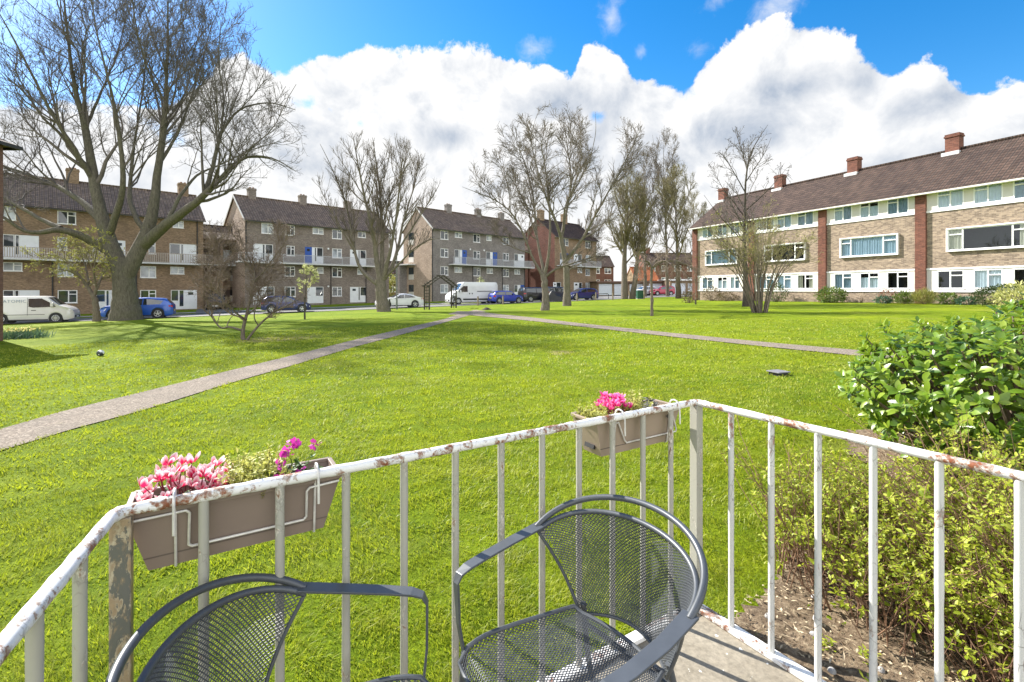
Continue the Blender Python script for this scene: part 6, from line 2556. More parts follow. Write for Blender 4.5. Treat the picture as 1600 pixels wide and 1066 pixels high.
def grow(par, k, tmin, ang, ratio, up, jit, m, rr, rtip, env, outw=0.0, centre=None, lmin=0.0, tpow=0.8, lmax=99, endfork=0):
    """par: list of (P[n,m,3], R[n,m]) groups; k children on each"""
    OP, OR = [], []
    for P, R in par:
        n, mm, _ = P.shape
        if n == 0:
            continue
        Ls = np.linalg.norm(np.diff(P, axis=1), axis=2).sum(1)
        # children in proportion to branch length
        cnt = np.maximum(1, np.round(k * (Ls / Ls.mean()) ** 0.7 * trg.uniform(0.8, 1.2, n))).astype(int)
        own = np.repeat(np.arange(n), cnt)
        N = len(own)
        t = tmin + (1 - tmin) * trg.random(N) ** tpow
        t = np.minimum(t, 0.995)
        f = t * (mm - 1)
        i0 = np.minimum(f.astype(int), mm - 2)
        w = (f - i0)[:, None]
        S = P[own, i0] * (1 - w) + P[own, i0 + 1] * w
        T = P[own, i0 + 1] - P[own, i0]
        T /= np.linalg.norm(T, axis=1, keepdims=True) + 1e-9
        r0 = R[own, i0] * (1 - w[:, 0]) + R[own, i0 + 1] * w[:, 0]
        V = trg.normal(size=(N, 3))
        V -= T * (V * T).sum(1, keepdims=True)
        V /= np.linalg.norm(V, axis=1, keepdims=True) + 1e-9
        a = np.radians(trg.normal(ang, ang * 0.28, N))[:, None]
        D = np.cos(a) * T + np.sin(a) * V
        D[:, 2] += up
        if outw and centre is not None:
            o = S - np.array(centre)
            o /= np.linalg.norm(o, axis=1, keepdims=True) + 1e-9
            D += outw * o
        D /= np.linalg.norm(D, axis=1, keepdims=True) + 1e-9
        L = Ls[own] * ratio * trg.uniform(0.55, 1.15, N) * (1.12 - 0.55 * t)
        L = np.clip(L, lmin, lmax)
        if env:
            okL = np.zeros(N)
            for s in (0.25, 0.45, 0.65, 0.85, 1.0):
                tip = S + D * (L * s)[:, None] + np.array((0, 0, 1.0)) * (up * L * s * 0.4)[:, None]
                okL = np.where(inside(env, tip), s, okL)
            L = L * okL
            keep = L > 1e-3
            S, D, L, r0 = S[keep], D[keep], L[keep], r0[keep]
            N = len(S)
        pts = [S]
        d = D.copy()
        for j in range(1, m):
            d = d + trg.normal(size=(N, 3)) * jit
            d[:, 2] += up * 0.35
            d /= np.linalg.norm(d, axis=1, keepdims=True) + 1e-9
            pts.append(pts[-1] + d * (L / (m - 1))[:, None])
        Pn = np.stack(pts, 1)
        rb = np.minimum(r0 * rr, 0.4 * L ** 0.9 * 0.09 + rtip * 1.2)
        rb = np.minimum(rb, r0 * 0.85)
        rb = np.maximum(rb, rtip * 1.15)
        Rn = rb[:, None] + (rtip - rb)[:, None] * np.linspace(0, 1, m)[None, :]
        OP.append(Pn)
        OR.append(Rn)
    return [(p, r) for p, r in zip(OP, OR)]


def tree(name, label, cat, base, limbs, levels, env, mat_t, mat_c, centre=None, group=None, leaf=None, sides=(12, 5, 3), msamp=16, thick_levels=0):
    """limbs: list of (points, radii) in world space, the first is the trunk"""
    base = np.array(base, float)
    root = thing(name, label, cat, tuple(base), 0, group)
    L0 = []
    for P, R in limbs:
        p, r = resample(P, R, msamp)
        p[1:-1] += trg.normal(size=(msamp - 2, 3)) * np.where(r[1:-1, None] > 0.22, 0.02, r[1:-1, None] * 0.10)
        r = r * np.interp(r, [0.12, 0.34], [0.66, 1.0])
        L0.append((p - base, r))
    TP = np.stack([p for p, r in L0])
    TR = np.stack([r for p, r in L0])
    # flare of the trunk's foot
    env_l = [(np.array(c) - base, q) for c, q in env] if env else None
    cen = None if centre is None else np.array(centre) - base
    par = [(TP[lv0:], TR[lv0:]) for lv0 in (0,)]
    trunk_groups = [(TP, TR, sides[0])]
    crown = []
    cur = [(TP, TR)]
    for i, lv in enumerate(levels):
        lv = dict(lv)
        src = cur
        if i == 0 and lv.pop('skip_trunk', False):
            src = [(TP[1:], TR[1:])]
        also = lv.pop('also', None)
        if also is not None:
            src = src + [(TP[1:], TR[1:])]
        cur = grow(src, env=env_l, centre=cen, **lv)
        if i < thick_levels:
            trunk_groups += [(p, r, 8) for p, r in cur]
        else:
            crown += [(p, r, sides[1] if i <= 1 else sides[2]) for p, r in cur]
    v, q = tubes_np(trunk_groups)
    obj_np('trunk', v, q, mat=mat_t, parent=root, smooth=True)
    v, q = tubes_np(crown)
    obj_np('crown', v, q, mat=mat_c, parent=root, smooth=False)
    if leaf:
        nm, mat, n, ln, wd = leaf[:5]
        src = cur if len(leaf) < 6 else leaf[5](cur)
        P = np.concatenate([p[:, -2:].reshape(-1, 3) for p, r in src])
        D = np.concatenate([np.repeat(p[:, -1] - p[:, -2], 2, axis=0) for p, r in src])
        ix = trg.integers(0, len(P), n)
        P_, D_ = P[ix] + trg.normal(size=(n, 3)) * 0.02, D[ix]
        D_ = D_ / (np.linalg.norm(D_, axis=1, keepdims=True) + 1e-9) + rand_dirs(n, trg) * 0.8
        v, q = leaves_np(P_, D_, rand_dirs(n, trg), ln * trg.uniform(.6, 1.3, n), wd * trg.uniform(.6, 1.3, n), 1, 0, 0.1, np.array([0.6, 0.5]))
        o_ = obj_np(nm, v, q, mat=mat, parent=root)
        set_rnd(o_, 6, n)
    return root


BARK_BIG = bark('big tree bark', (0.055, 0.05, 0.038), (0.165, 0.15, 0.115), 3)
BARK_PALE = bark('pale tree bark', (0.075, 0.066, 0.052), (0.23, 0.20, 0.16), 4)
BARK_MID = bark('mid tree bark', (0.075, 0.062, 0.05), (0.22, 0.185, 0.145), 5)
BARK_DARK = bark('dark tree bark', (0.03, 0.025, 0.022), (0.105, 0.088, 0.072), 6)
TWIG_DARK = plain('dark twigs', (0.11, 0.094, 0.08), 0.85, var=0.3, vscale=1)
TWIG_GREY = plain('grey brown twigs', (0.14, 0.115, 0.09), 0.85, var=0.3, vscale=1)
TWIG_OLIVE = plain('olive twigs', (0.19, 0.165, 0.085), 0.85, var=0.3, vscale=1)
TWIG_BROWN = plain('brown twigs', (0.17, 0.125, 0.09), 0.85, var=0.3, vscale=1)

# ---- the big tree, left
Yb = 36.5
g0 = np.array((-0.804 * Yb, Yb, 0.0)); g0[2] = gz(g0[0], g0[1])


def bt(px, py, dy=0.0):
    return at(px, py, Yb + dy)


k_ = Yb / F
big = [
    ([g0 + (0, 0, -0.3), bt(197, 488), bt(196, 470), bt(195, 445), bt(193, 425), bt(186, 405)], [1.15, 0.98, 0.82, 0.72, 0.70, 0.60]),
    ([bt(190, 422), bt(178, 400), bt(168, 378), bt(162, 352), bt(153, 312), bt(146, 280), bt(141, 240), bt(134, 200), bt(120, 150), bt(112, 110), bt(106, 60), bt(100, 5), bt(98, -50)], [0.62, 0.56, 0.52, 0.46, 0.36, 0.33, 0.30, 0.26, 0.2, 0.16, 0.13, 0.09, 0.04]),
    ([bt(196, 430), bt(208, 405, .2), bt(222, 385, .4), bt(236, 352, .5), bt(242, 312, .8), bt(245, 265, 1), bt(256, 218, 1.2), bt(258, 160, 1.4), bt(262, 100, 1.5), bt(262, 30, 1.6), bt(264, -40, 1.6)], [0.62, 0.54, 0.5, 0.42, 0.33, 0.28, 0.26, 0.19, 0.14, 0.1, 0.04]),
    ([bt(166, 392), bt(145, 378, -.6), bt(120, 365, -1.4), bt(92, 357, -2.2), bt(58, 366, -3), bt(30, 360, -3.5), bt(6, 338, -4), bt(-40, 318, -4.5)], [0.34, 0.31, 0.28, 0.25, 0.19, 0.16, 0.13, 0.05]),
    ([bt(95, 357, -2.1), bt(62, 342, -1.6), bt(24, 320, -1), bt(-6, 300, -.6), bt(-60, 285, 0)], [0.22, 0.18, 0.15, 0.11, 0.04]),
    ([bt(158, 345), bt(126, 313, 1), bt(90, 291, 2), bt(42, 272, 3), bt(0, 258, 3.8), bt(-50, 240, 4)], [0.3, 0.25, 0.21, 0.16, 0.12, 0.04]),
    ([bt(146, 282), bt(124, 245, -1), bt(100, 208, -2), bt(75, 168, -2.8), bt(48, 112, -3.4), bt(18, 55, -4), bt(-10, 5, -4.2)], [0.26, 0.21, 0.17, 0.14, 0.11, 0.08, 0.03]),
    ([bt(168, 372), bt(182, 335, -.6), bt(194, 300, -1.2), bt(192, 262, -1.5), bt(188, 228, -1.8), bt(180, 165, -2.2), bt(165, 108, -2.6), bt(150, 50, -3), bt(140, -20, -3.2)], [0.3, 0.26, 0.23, 0.2, 0.18, 0.14, 0.1, 0.07, 0.03]),
    ([bt(222, 385, .4), bt(250, 359, 0), bt(290, 329, -.6), bt(321, 304, -1), bt(350, 272, -1.4), bt(382, 242, -1.8), bt(430, 246, -2.4), bt(462, 268, -2.8)], [0.46, 0.38, 0.31, 0.26, 0.19, 0.14, 0.08, 0.03]),
    ([bt(321, 304, -1), bt(332, 262, -.6), bt(346, 205, -.2), bt(372, 170, 0), (bt(420, 158, .4)), bt(462, 172, .6)], [0.22, 0.19, 0.15, 0.11, 0.07, 0.03]),
    ([bt(346, 205, -.2), bt(350, 150, .4), bt(340, 95, 1), bt(345, 40, 1.4)], [0.14, 0.1, 0.07, 0.03]),
    ([bt(233, 372, .45), bt(219, 352, .6), bt(207, 330, 1.1), bt(200, 306, 1.8), bt(205, 270, 2.8), bt(212, 210, 3.6), bt(225, 130, 4.4), bt(232, 50, 5)], [0.26, 0.23, 0.22, 0.2, 0.17, 0.13, 0.09, 0.03]),
    ([bt(246, 262, 1), bt(280, 205, 2.2), bt(300, 150, 3), bt(318, 90, 3.6), bt(330, 40, 4)], [0.18, 0.14, 0.1, 0.07, 0.03]),
    ([bt(262, 345, .3), bt(285, 300, 1.6), bt(310, 270, 2.8), bt(335, 262, 3.8), bt(390, 235, 4.8), bt(440, 220, 5.4)], [0.2, 0.16, 0.13, 0.1, 0.07, 0.03]),
    ([bt(134, 200), bt(160, 140, 1.8), bt(185, 80, 3), bt(200, 10, 4)], [0.17, 0.12, 0.08, 0.03]),
    ([bt(258, 160, 1.4), bt(230, 110, 0), bt(215, 55, -1), bt(205, -10, -2)], [0.13, 0.1, 0.07, 0.03]),
]
cen = bt(200, 300)
envb = [(bt(165, 130), (14.0, 11.5, 10.8)), (bt(330, 225), (7.0, 8.5, 5.4)), (bt(20, 280), (8.0, 8.0, 4.2))]
tree('plane_tree', 'huge bare spreading tree with thick grey green trunk at the left', 'tree', g0, big, [
    dict(k=15, tmin=0.26, ang=48, ratio=0.54, up=0.22, jit=0.15, m=8, rr=0.50, rtip=0.016, lmax=7.5, skip_trunk=True),
    dict(k=9, tmin=0.3, ang=42, ratio=0.55, up=0.20, jit=0.17, m=6, rr=0.55, rtip=0.010, lmax=3.4),
    dict(k=5.5, tmin=0.25, ang=40, ratio=0.60, up=0.18, jit=0.18, m=5, rr=0.65, rtip=0.0085, lmax=1.8),
    dict(k=2.6, tmin=0.25, ang=38, ratio=0.62, up=0.16, jit=0.2, m=4, rr=0.8, rtip=0.0065, lmin=0.3, lmax=1.0),
], envb, BARK_BIG, TWIG_DARK, cen, sides=(14, 6, 3), msamp=22)

# ---- tree with budding crown in front of the van
Y2 = 35.6


def t2(px, py, dy=0.0):
    return at(px, py, Y2 + dy)


b2 = t2(151, 499); b2[2] = gz(b2[0], b2[1]) - 0.1
l2 = [([b2, t2(150, 480), t2(147, 462)], [0.29, 0.24, 0.22]),
      ([t2(147, 464), t2(137, 447), t2(126, 433, -.3), t2(112, 424, -.8), t2(95, 420, -1.2), t2(78, 424, -1.5)], [0.19, 0.16, 0.12, 0.09, 0.06, 0.03]),
      ([t2(147, 463), t2(153, 447), t2(160, 430, .4), t2(170, 415, .8), t2(178, 400, 1.0)], [0.17, 0.13, 0.1, 0.07, 0.03]),
      ([t2(139, 450), t2(136, 425, .6), t2(128, 400, 1), t2(120, 378, 1.2)], [0.12, 0.09, 0.06, 0.03]),
      ([t2(151, 452), t2(146, 425, -.5), t2(150, 398, -.9), t2(155, 370, -1)], [0.11, 0.08, 0.05, 0.03]),
      ([t2(126, 433, -.3), t2(108, 410, .3), t2(90, 398, .6), t2(70, 398, .8)], [0.09, 0.07, 0.05, 0.02])]
M_BUDS = leafy('yellow green buds', (0.16, 0.16, 0.03), (0.40, 0.40, 0.11), 0.6, 0.3, 3, attr=True)
tree('cherry_tree', 'small tree with twisty limbs and yellow green buds in front of the silver van', 'tree', b2, l2, [
    dict(k=9, tmin=0.2, ang=48, ratio=0.6, up=0.10, jit=0.22, m=6, rr=0.6, rtip=0.012, lmax=2.0, skip_trunk=True),
    dict(k=6, tmin=0.2, ang=45, ratio=0.6, up=0.08, jit=0.22, m=5, rr=0.7, rtip=0.008, lmax=1.2),
    dict(k=4, tmin=0.2, ang=45, ratio=0.6, up=0.06, jit=0.22, m=4, rr=0.8, rtip=0.006, lmin=0.2, lmax=0.7),
], [(t2(125, 398), (3.7, 3.2, 2.6))], BARK_MID, TWIG_OLIVE, t2(130, 430), leaf=('buds', M_BUDS, 5200, 0.10, 0.06))

# ---- crooked low tree on the left lawn
Y3 = 17.6


def t3(px, py, dy=0.0):
    return at(px, py, Y3 + dy)


b3 = t3(381, 534); b3[2] = gz(b3[0], b3[1]) - 0.05
l3 = [([b3, t3(378, 522), t3(381, 508), t3(385, 492), t3(390, 472), t3(395, 455), t3(398, 436), t3(396, 418)], [0.13, 0.105, 0.09, 0.08, 0.07, 0.062, 0.055, 0.045]),
      ([b3 + (0.12, -0.05, 0.02), t3(394, 522), t3(403, 508), t3(415, 499), t3(428, 486, -.2), t3(444, 480, -.4), t3(470, 466, -.7)], [0.07, 0.062, 0.058, 0.05, 0.04, 0.03, 0.012]),
      ([t3(377, 516), t3(366, 512), t3(356, 510, .2), t3(347, 516, .3), t3(338, 506, .4), t3(330, 494, .5), t3(320, 484, .6), t3(308, 478, .7)], [0.065, 0.058, 0.05, 0.045, 0.04, 0.035, 0.025, 0.012]),
      ([t3(385, 500), t3(374, 494, -.4), t3(362, 482, -.8), t3(348, 470, -1.1), t3(336, 450, -1.3), t3(322, 425, -1.4)], [0.055, 0.048, 0.04, 0.033, 0.025, 0.012]),
      ([t3(386, 492), t3(400, 482, .4), t3(412, 466, .8), t3(420, 445, 1.0), t3(428, 415, 1.1)], [0.05, 0.042, 0.034, 0.026, 0.012]),
      ([t3(398, 440), t3(412, 425, -.3), t3(428, 402, -.5), t3(446, 378, -.6), t3(455, 355, -.6)], [0.045, 0.038, 0.03, 0.02, 0.01]),
      ([t3(396, 425), t3(388, 400, .3), t3(376, 376, .5), t3(370, 348, .6)], [0.042, 0.034, 0.024, 0.01]),
      ([t3(330, 494, .5), t3(332, 470, .8), t3(326, 445, 1.0), t3(332, 415, 1.1)], [0.034, 0.027, 0.02, 0.01]),
      ([t3(403, 508), t3(396, 496, -.2), t3(398, 486, -.3), t3(404, 470, -.5), t3(402, 450, -.7)], [0.034, 0.03, 0.026, 0.02, 0.01]),
      ([t3(350, 472, -1.1), t3(340, 440, -.8), t3(350, 400, -.5), t3(345, 365, -.3)], [0.03, 0.024, 0.017, 0.009])]
tree('shrubby_tree', 'low crooked many stemmed bare tree on the left lawn', 'tree', b3, l3, [
    dict(k=15, tmin=0.25, ang=46, ratio=0.5, up=0.10, jit=0.22, m=6, rr=0.6, rtip=0.006, lmax=1.3),
    dict(k=10, tmin=0.15, ang=46, ratio=0.6, up=0.10, jit=0.22, m=5, rr=0.7, rtip=0.0050, lmax=0.8),
    dict(k=5, tmin=0.2, ang=44, ratio=0.6, up=0.08, jit=0.24, m=4, rr=0.8, rtip=0.0040, lmin=0.12, lmax=0.5),
], [(t3(385, 415), (2.75, 2.4, 2.0))], BARK_MID, TWIG_BROWN, t3(385, 470), sides=(10, 5, 3))

# ---- sapling with pale spring leaves, dark stake
Y4 = 31.0
b4 = at(477, 500, Y4); b4[2] = gz(b4[0], b4[1]) - 0.05
t4 = lambda px, py, dy=0.0: at(px, py, Y4 + dy)
l4 = [([b4, t4(477, 470), t4(478, 445), t4(481, 418)], [0.05, 0.04, 0.03, 0.01]),
      ([t4(477, 462), t4(484, 450, .3), t4(492, 436, .5)], [0.02, 0.016, 0.008])]
sap = tree('sapling', 'slim sapling with pale green young leaves on the left lawn', 'tree', b4, l4, [
    dict(k=9, tmin=0.35, ang=40, ratio=0.34, up=0.3, jit=0.15, m=5, rr=0.6, rtip=0.008, lmax=1.2),
    dict(k=5, tmin=0.2, ang=40, ratio=0.6, up=0.2, jit=0.18, m=4, rr=0.8, rtip=0.006, lmin=.15)],
    [(t4(484, 445), (0.85, 0.8, 1.5))], BARK_DARK, TWIG_OLIVE, leaf=('leaves', leafy('pale spring leaf', (0.38, 0.42, 0.15), (0.72, 0.72, 0.42), 0.6, 0.35, 5, attr=True), 900, 0.11, 0.06))
mb = MB(); mb.tube([(0.0, -0.08, -0.1), (0, -0.08, 1.5)], 0.06, 8)
o = mb.build('stake', M_DARKWOOD, smooth=True); o.location = b4
tag(o, 'dark stake at the foot of the pale leaved sapling', 'stake')


# ---- vase-shaped and birch trees: limbs sketched by column and row
def sk(Y, pts, rads):
    return ([at(p[0], p[1], Y + (p[2] if len(p) > 2 else 0)) for p in pts], rads)


Y5 = 40.5
b5 = at(600, 488, Y5); b5[2] = gz(b5[0], b5[1]) - 0.1
l5 = [sk(Y5, [(600, 490), (597, 470), (595, 450), (594, 436)], [0.62, 0.5, 0.46, 0.42]),
      sk(Y5, [(592, 445), (574, 432, .3), (560, 424, .6), (553, 392, .9), (548, 350, 1.2), (538, 310, 1.5), (518, 260, 1.8), (500, 225, 2)], [0.25, 0.22, 0.19, 0.15, 0.12, 0.09, 0.06, 0.02]),
      sk(Y5, [(594, 440), (588, 400), (582, 360, -.4), (570, 310, -.8), (560, 260, -1.2), (552, 215, -1.4)], [0.3, 0.24, 0.19, 0.14, 0.09, 0.03]),
      sk(Y5, [(596, 440), (598, 395, .4), (596, 340, .8), (592, 280, 1.2), (582, 215, 1.4)], [0.28, 0.22, 0.17, 0.11, 0.03]),
      sk(Y5, [(597, 440), (608, 400, -.5), (618, 350, -1), (624, 290, -1.5), (632, 222, -1.8)], [0.26, 0.2, 0.15, 0.1, 0.03]),
      sk(Y5, [(600, 436), (614, 420), (622, 385, .5), (630, 345, 1), (645, 300, 1.4), (655, 255, 1.8)], [0.24, 0.2, 0.17, 0.13, 0.08, 0.03]),
      sk(Y5, [(604, 432), (626, 410, -.6), (644, 390, -1), (668, 375, -1.4), (690, 372, -1.8)], [0.16, 0.12, 0.09, 0.06, 0.02]),
      sk(Y5, [(620, 395, .3), (648, 350, .4), (668, 320, .6), (686, 290, .8)], [0.14, 0.1, 0.06, 0.02]),
      sk(Y5, [(553, 392, .9), (530, 352, .2), (512, 320, -.2), (498, 290, -.4)], [0.11, 0.08, 0.05, 0.02])]
tree('ash_tree', 'bare vase shaped tree with stout pale trunk between the two grey brown blocks', 'tree', b5, l5, [
    dict(k=13, tmin=0.2, ang=34, ratio=0.36, up=0.28, jit=0.13, m=6, rr=0.6, rtip=0.014, lmax=4.2, skip_trunk=True),
    dict(k=7, tmin=0.15, ang=36, ratio=0.55, up=0.26, jit=0.14, m=5, rr=0.65, rtip=0.009, lmax=2.2, also=True),
    dict(k=6, tmin=0.2, ang=36, ratio=0.6, up=0.25, jit=0.16, m=4, rr=0.8, rtip=0.0065, lmin=0.25, lmax=1.0)],
    [(at(592, 320, Y5), (5.8, 5.2, 6.4)), (at(600, 400, Y5), (4.0, 4, 3.2))], BARK_PALE, TWIG_GREY, at(595, 420, Y5))

Y6 = 35.3
b6 = at(852, 486, Y6); b6[2] = gz(b6[0], b6[1]) - 0.1
l6 = [sk(Y6, [(852, 487), (853, 465), (851, 440), (849, 428)], [0.36, 0.28, 0.26, 0.25]),
      sk(Y6, [(848, 432), (838, 415), (828, 395, -.3), (815, 360, -.8), (800, 330, -1.2), (775, 312, -1.6), (748, 302, -1.8), (722, 292, -2)], [0.17, 0.14, 0.12, 0.1, 0.08, 0.06, 0.04, 0.015]),
      sk(Y6, [(850, 430), (846, 405, .3), (838, 370, .6), (836, 330, 1.0), (830, 285, 1.4), (815, 240, 1.6), (800, 205, 1.8)], [0.18, 0.15, 0.13, 0.11, 0.08, 0.05, 0.015]),
      sk(Y6, [(851, 430), (858, 400, -.3), (860, 360, -.6), (858, 310, -1), (852, 260, -1.2), (842, 205, -1.3)], [0.18, 0.15, 0.12, 0.09, 0.06, 0.015]),
      sk(Y6, [(853, 432), (864, 422, -.3), (876, 417, -.6), (900, 410, -1), (925, 402, -1.4), (948, 395, -1.6)], [0.15, 0.13, 0.11, 0.08, 0.05, 0.015]),
      sk(Y6, [(828, 395, -.3), (808, 390, .2), (785, 378, .6), (762, 345, 1)], [0.09, 0.07, 0.05, 0.015]),
      sk(Y6, [(838, 370, .6), (822, 320, 1.4), (800, 280, 2), (775, 250, 2.4)], [0.1, 0.07, 0.05, 0.015])]
GB = 'pair of tall bare trees in the middle of the lawn'
tree('birch_tree', 'nearer pale forked tree of the middle pair, its crown leaning left', 'tree', b6, l6, [
    dict(k=13, tmin=0.2, ang=40, ratio=0.42, up=0.12, jit=0.16, m=6, rr=0.6, rtip=0.012, lmax=3.0, skip_trunk=True),
    dict(k=9, tmin=0.15, ang=40, ratio=0.6, up=0.08, jit=0.18, m=5, rr=0.65, rtip=0.011, lmax=1.7, also=True),
    dict(k=6, tmin=0.15, ang=38, ratio=0.65, up=0.02, jit=0.2, m=4, rr=0.8, rtip=0.0085, lmin=0.25, lmax=0.9)],
    [(at(818, 290, Y6), (4.2, 4, 5.2)), (at(775, 330, Y6), (3.2, 3, 2.8)), (at(880, 400, Y6), (3.6, 3, 1.6))], BARK_PALE, TWIG_GREY, at(850, 400, Y6), group=GB)

Y7 = 43.0
b7 = at(885, 479, Y7); b7[2] = gz(b7[0], b7[1]) - 0.1
l7 = [sk(Y7, [(886, 480), (886, 455), (885, 420), (881, 395), (877, 370)], [0.42, 0.31, 0.29, 0.27, 0.24]),
      sk(Y7, [(877, 372), (882, 345, .4), (890, 310, .8), (893, 270, 1.2), (885, 225, 1.6), (880, 180, 1.8)], [0.2, 0.17, 0.14, 0.1, 0.06, 0.015]),
      sk(Y7, [(878, 375), (870, 350, -.4), (858, 322, -.8), (845, 285, -1.2), (832, 235, -1.5), (820, 175, -1.7)], [0.2, 0.17, 0.14, 0.1, 0.06, 0.015]),
      sk(Y7, [(883, 410), (895, 392, -.4), (912, 372, -.8), (925, 345, -1.2), (945, 310, -1.6), (968, 270, -2), (990, 225, -2.4), (1004, 195, -2.6)], [0.22, 0.19, 0.17, 0.14, 0.11, 0.08, 0.05, 0.015]),
      sk(Y7, [(890, 310, .8), (905, 285, 1.4), (922, 250, 2), (932, 205, 2.4), (930, 175, 2.6)], [0.12, 0.09, 0.06, 0.04, 0.015]),
      sk(Y7, [(880, 360), (882, 320, -1), (898, 290, -1.8), (910, 250, -2.4), (905, 195, -2.8)], [0.13, 0.1, 0.07, 0.04, 0.015]),
      sk(Y7, [(912, 372, -.8), (935, 360, 0), (955, 335, .6), (975, 315, 1)], [0.1, 0.07, 0.045, 0.015]),
      sk(Y7, [(884, 425), (905, 412, .5), (930, 404, .9), (948, 390, 1.2)], [0.11, 0.08, 0.05, 0.015])]
tree('birch_tree', 'farther, taller tree of the middle pair with a long limb leaning right', 'tree', b7, l7, [
    dict(k=14, tmin=0.2, ang=38, ratio=0.38, up=0.18, jit=0.15, m=6, rr=0.6, rtip=0.013, lmax=3.8, skip_trunk=True),
    dict(k=8, tmin=0.15, ang=38, ratio=0.58, up=0.14, jit=0.17, m=5, rr=0.65, rtip=0.012, lmax=2.0, also=True),
    dict(k=6, tmin=0.15, ang=36, ratio=0.62, up=0.06, jit=0.2, m=4, rr=0.8, rtip=0.0095, lmin=0.3, lmax=1.1)],
    [(at(880, 270, Y7), (4.8, 4.5, 6.6)), (at(965, 270, Y7), (3.6, 3.5, 5.0))], BARK_PALE, TWIG_GREY, at(885, 400, Y7), group=GB)

# ---- umbrella-topped grafted tree
Y8 = 25.6
b8 = at(1018.5, 494.5, Y8); b8[2] = gz(b8[0], b8[1]) - 0.05
t8 = lambda px, py, dy=0.0: at(px, py, Y8 + dy)
l8 = [([b8, t8(1018.5, 474), t8(1018, 470), t8(1018.5, 466), t8(1018, 440), t8(1018.5, 418)], [0.13, 0.115, 0.14, 0.11, 0.105, 0.115])]
for dx, dy_, dd in ((70, 22, 0), (55, 30, 1.0), (40, 24, -1.2), (-30, 18, .4), (-22, 22, -1), (15, 20, 1.6), (62, 10, -.6), (-12, 24, 1.3)):
    l8.append(([t8(1018.5, 420), t8(1018.5 + dx * .18, 410, dd * .2), t8(1018.5 + dx * .5, 406, dd * .6), t8(1018.5 + dx * .85, 410 + dy_ * .25, dd), t8(1018.5 + dx * 1.1, 412 + dy_, dd * 1.1)], [0.07, 0.058, 0.044, 0.028, 0.01]))
tree('grafted_tree', 'slim ringed trunk topped by a low umbrella of arching bare branches', 'tree', b8, l8, [
    dict(k=10, tmin=0.25, ang=55, ratio=0.5, up=-0.05, jit=0.25, m=6, rr=0.6, rtip=0.006, lmax=0.9, skip_trunk=True),
    dict(k=6, tmin=0.2, ang=48, ratio=0.6, up=-0.08, jit=0.25, m=5, rr=0.7, rtip=0.0045, lmax=0.6),
    dict(k=3, tmin=0.2, ang=45, ratio=0.6, up=-0.1, jit=0.25, m=4, rr=0.8, rtip=0.0035, lmin=0.12)],
    None, BARK_MID, TWIG_BROWN)

# ---- trees behind it, by the garages
GT = 'tall bare trees in front of the garages'


def tall(name, label, px, Y, base_row, top_row, halfw, lean=0.0, r=0.3, twin=None, mat=BARK_MID, twig=TWIG_GREY, seed=0, tw=0.013):
    b = at(px, base_row, Y); b[2] = gz(b[0], b[1]) - 0.1
    Ht = EYE - (top_row - HOR) / F * Y - b[2]
    hw = halfw / F * Y
    r_ = np.random.default_rng(seed)
    cx_ = b + np.array((lean * Ht, 0, 0))
    limbs = []

    def trunk(off, rad):
        o0 = b + np.array((off, 0, 0))
        o1 = b + np.array((off * 1.6 + lean * Ht * .35, r_.normal() * .3, Ht * 0.33))
        o2 = b + np.array((off * 2.0 + lean * Ht * .7, r_.normal() * .5, Ht * 0.66))
        o3 = b + np.array((off * 2.0 + lean * Ht, r_.normal() * .6, Ht * 0.98))
        limbs.append(([o0, o0 * .5 + o1 * .5, o1, o2, o3], [rad, rad * .8, rad * .65, rad * .34, 0.015]))
        nl = 7
        for k in range(nl):
            s = 0.26 + 0.5 * k / nl
            z = Ht * s
            p = o1 + (o2 - o1) * (s - .33) / .33 if s > .33 else o0 + (o1 - o0) * s / .33
            an = k * 2.4 + r_.uniform(-.4, .4)
            reach = hw * (0.95 - 0.5 * s) * r_.uniform(.7, 1.1)
            e = p + np.array((math.cos(an) * reach, math.sin(an) * reach, Ht * r_.uniform(.18, .34)))
            mid = p * .5 + e * .5 + np.array((math.cos(an) * reach * .12, math.sin(an) * reach * .12, -0.02 * Ht))
            limbs.append(([p, mid, e], [rad * .36, rad * .24, 0.015]))
    trunk(0, r)
    if twin:
        trunk(twin, r * .85)
    return tree(name, label, 'tree', b, limbs, [
        dict(k=11, tmin=0.25, ang=38, ratio=0.42, up=0.28, jit=0.15, m=5, rr=0.6, rtip=tw * 1.3, lmax=3.6),
        dict(k=8, tmin=0.15, ang=38, ratio=0.6, up=0.22, jit=0.17, m=5, rr=0.7, rtip=tw, lmax=2.0),
        dict(k=5, tmin=0.15, ang=38, ratio=0.62, up=0.16, jit=0.18, m=4, rr=0.8, rtip=tw * .8, lmin=0.35, lmax=1.2)],
        [(cx_ * .5 + b * .5 + np.array((0, 0, Ht * .62)), (hw, hw, Ht * .42))], mat, twig, b + np.array((0, 0, Ht * .3)), group=GT, sides=(9, 4, 3))


tall('lime_tree', 'twin trunked bare tree rising in front of the garages', 976, 61, 467.5, 262, 48, 0.012, 0.46, 1.0, seed=3, twig=TWIG_OLIVE)
tall('lime_tree', 'leaning bare tree right of the red hatchback', 1060, 58, 466.5, 262, 46, -0.05, 0.36, None, seed=8, twig=TWIG_OLIVE)
tall('lime_tree', 'tall slim bare tree behind the umbrella topped tree', 1043, 68, 462, 205, 34, -0.02, 0.30, None, seed=12)
tall('lime_tree', 'far bare tree whose crown rises left of the umbrella topped tree', 1008, 70, 462, 235, 40, 0.0, 0.30, None, seed=21)
tall('lime_tree', 'far bare tree standing behind the dark blue hatchback', 925, 92, 458, 330, 32, 0.0, 0.28, None, seed=25)
tall('lime_tree', 'distant bare tree beside the end pilaster of the buff block', 1083, 84, 459, 300, 26, 0.0, 0.25, None, seed=33, twig=TWIG_OLIVE)

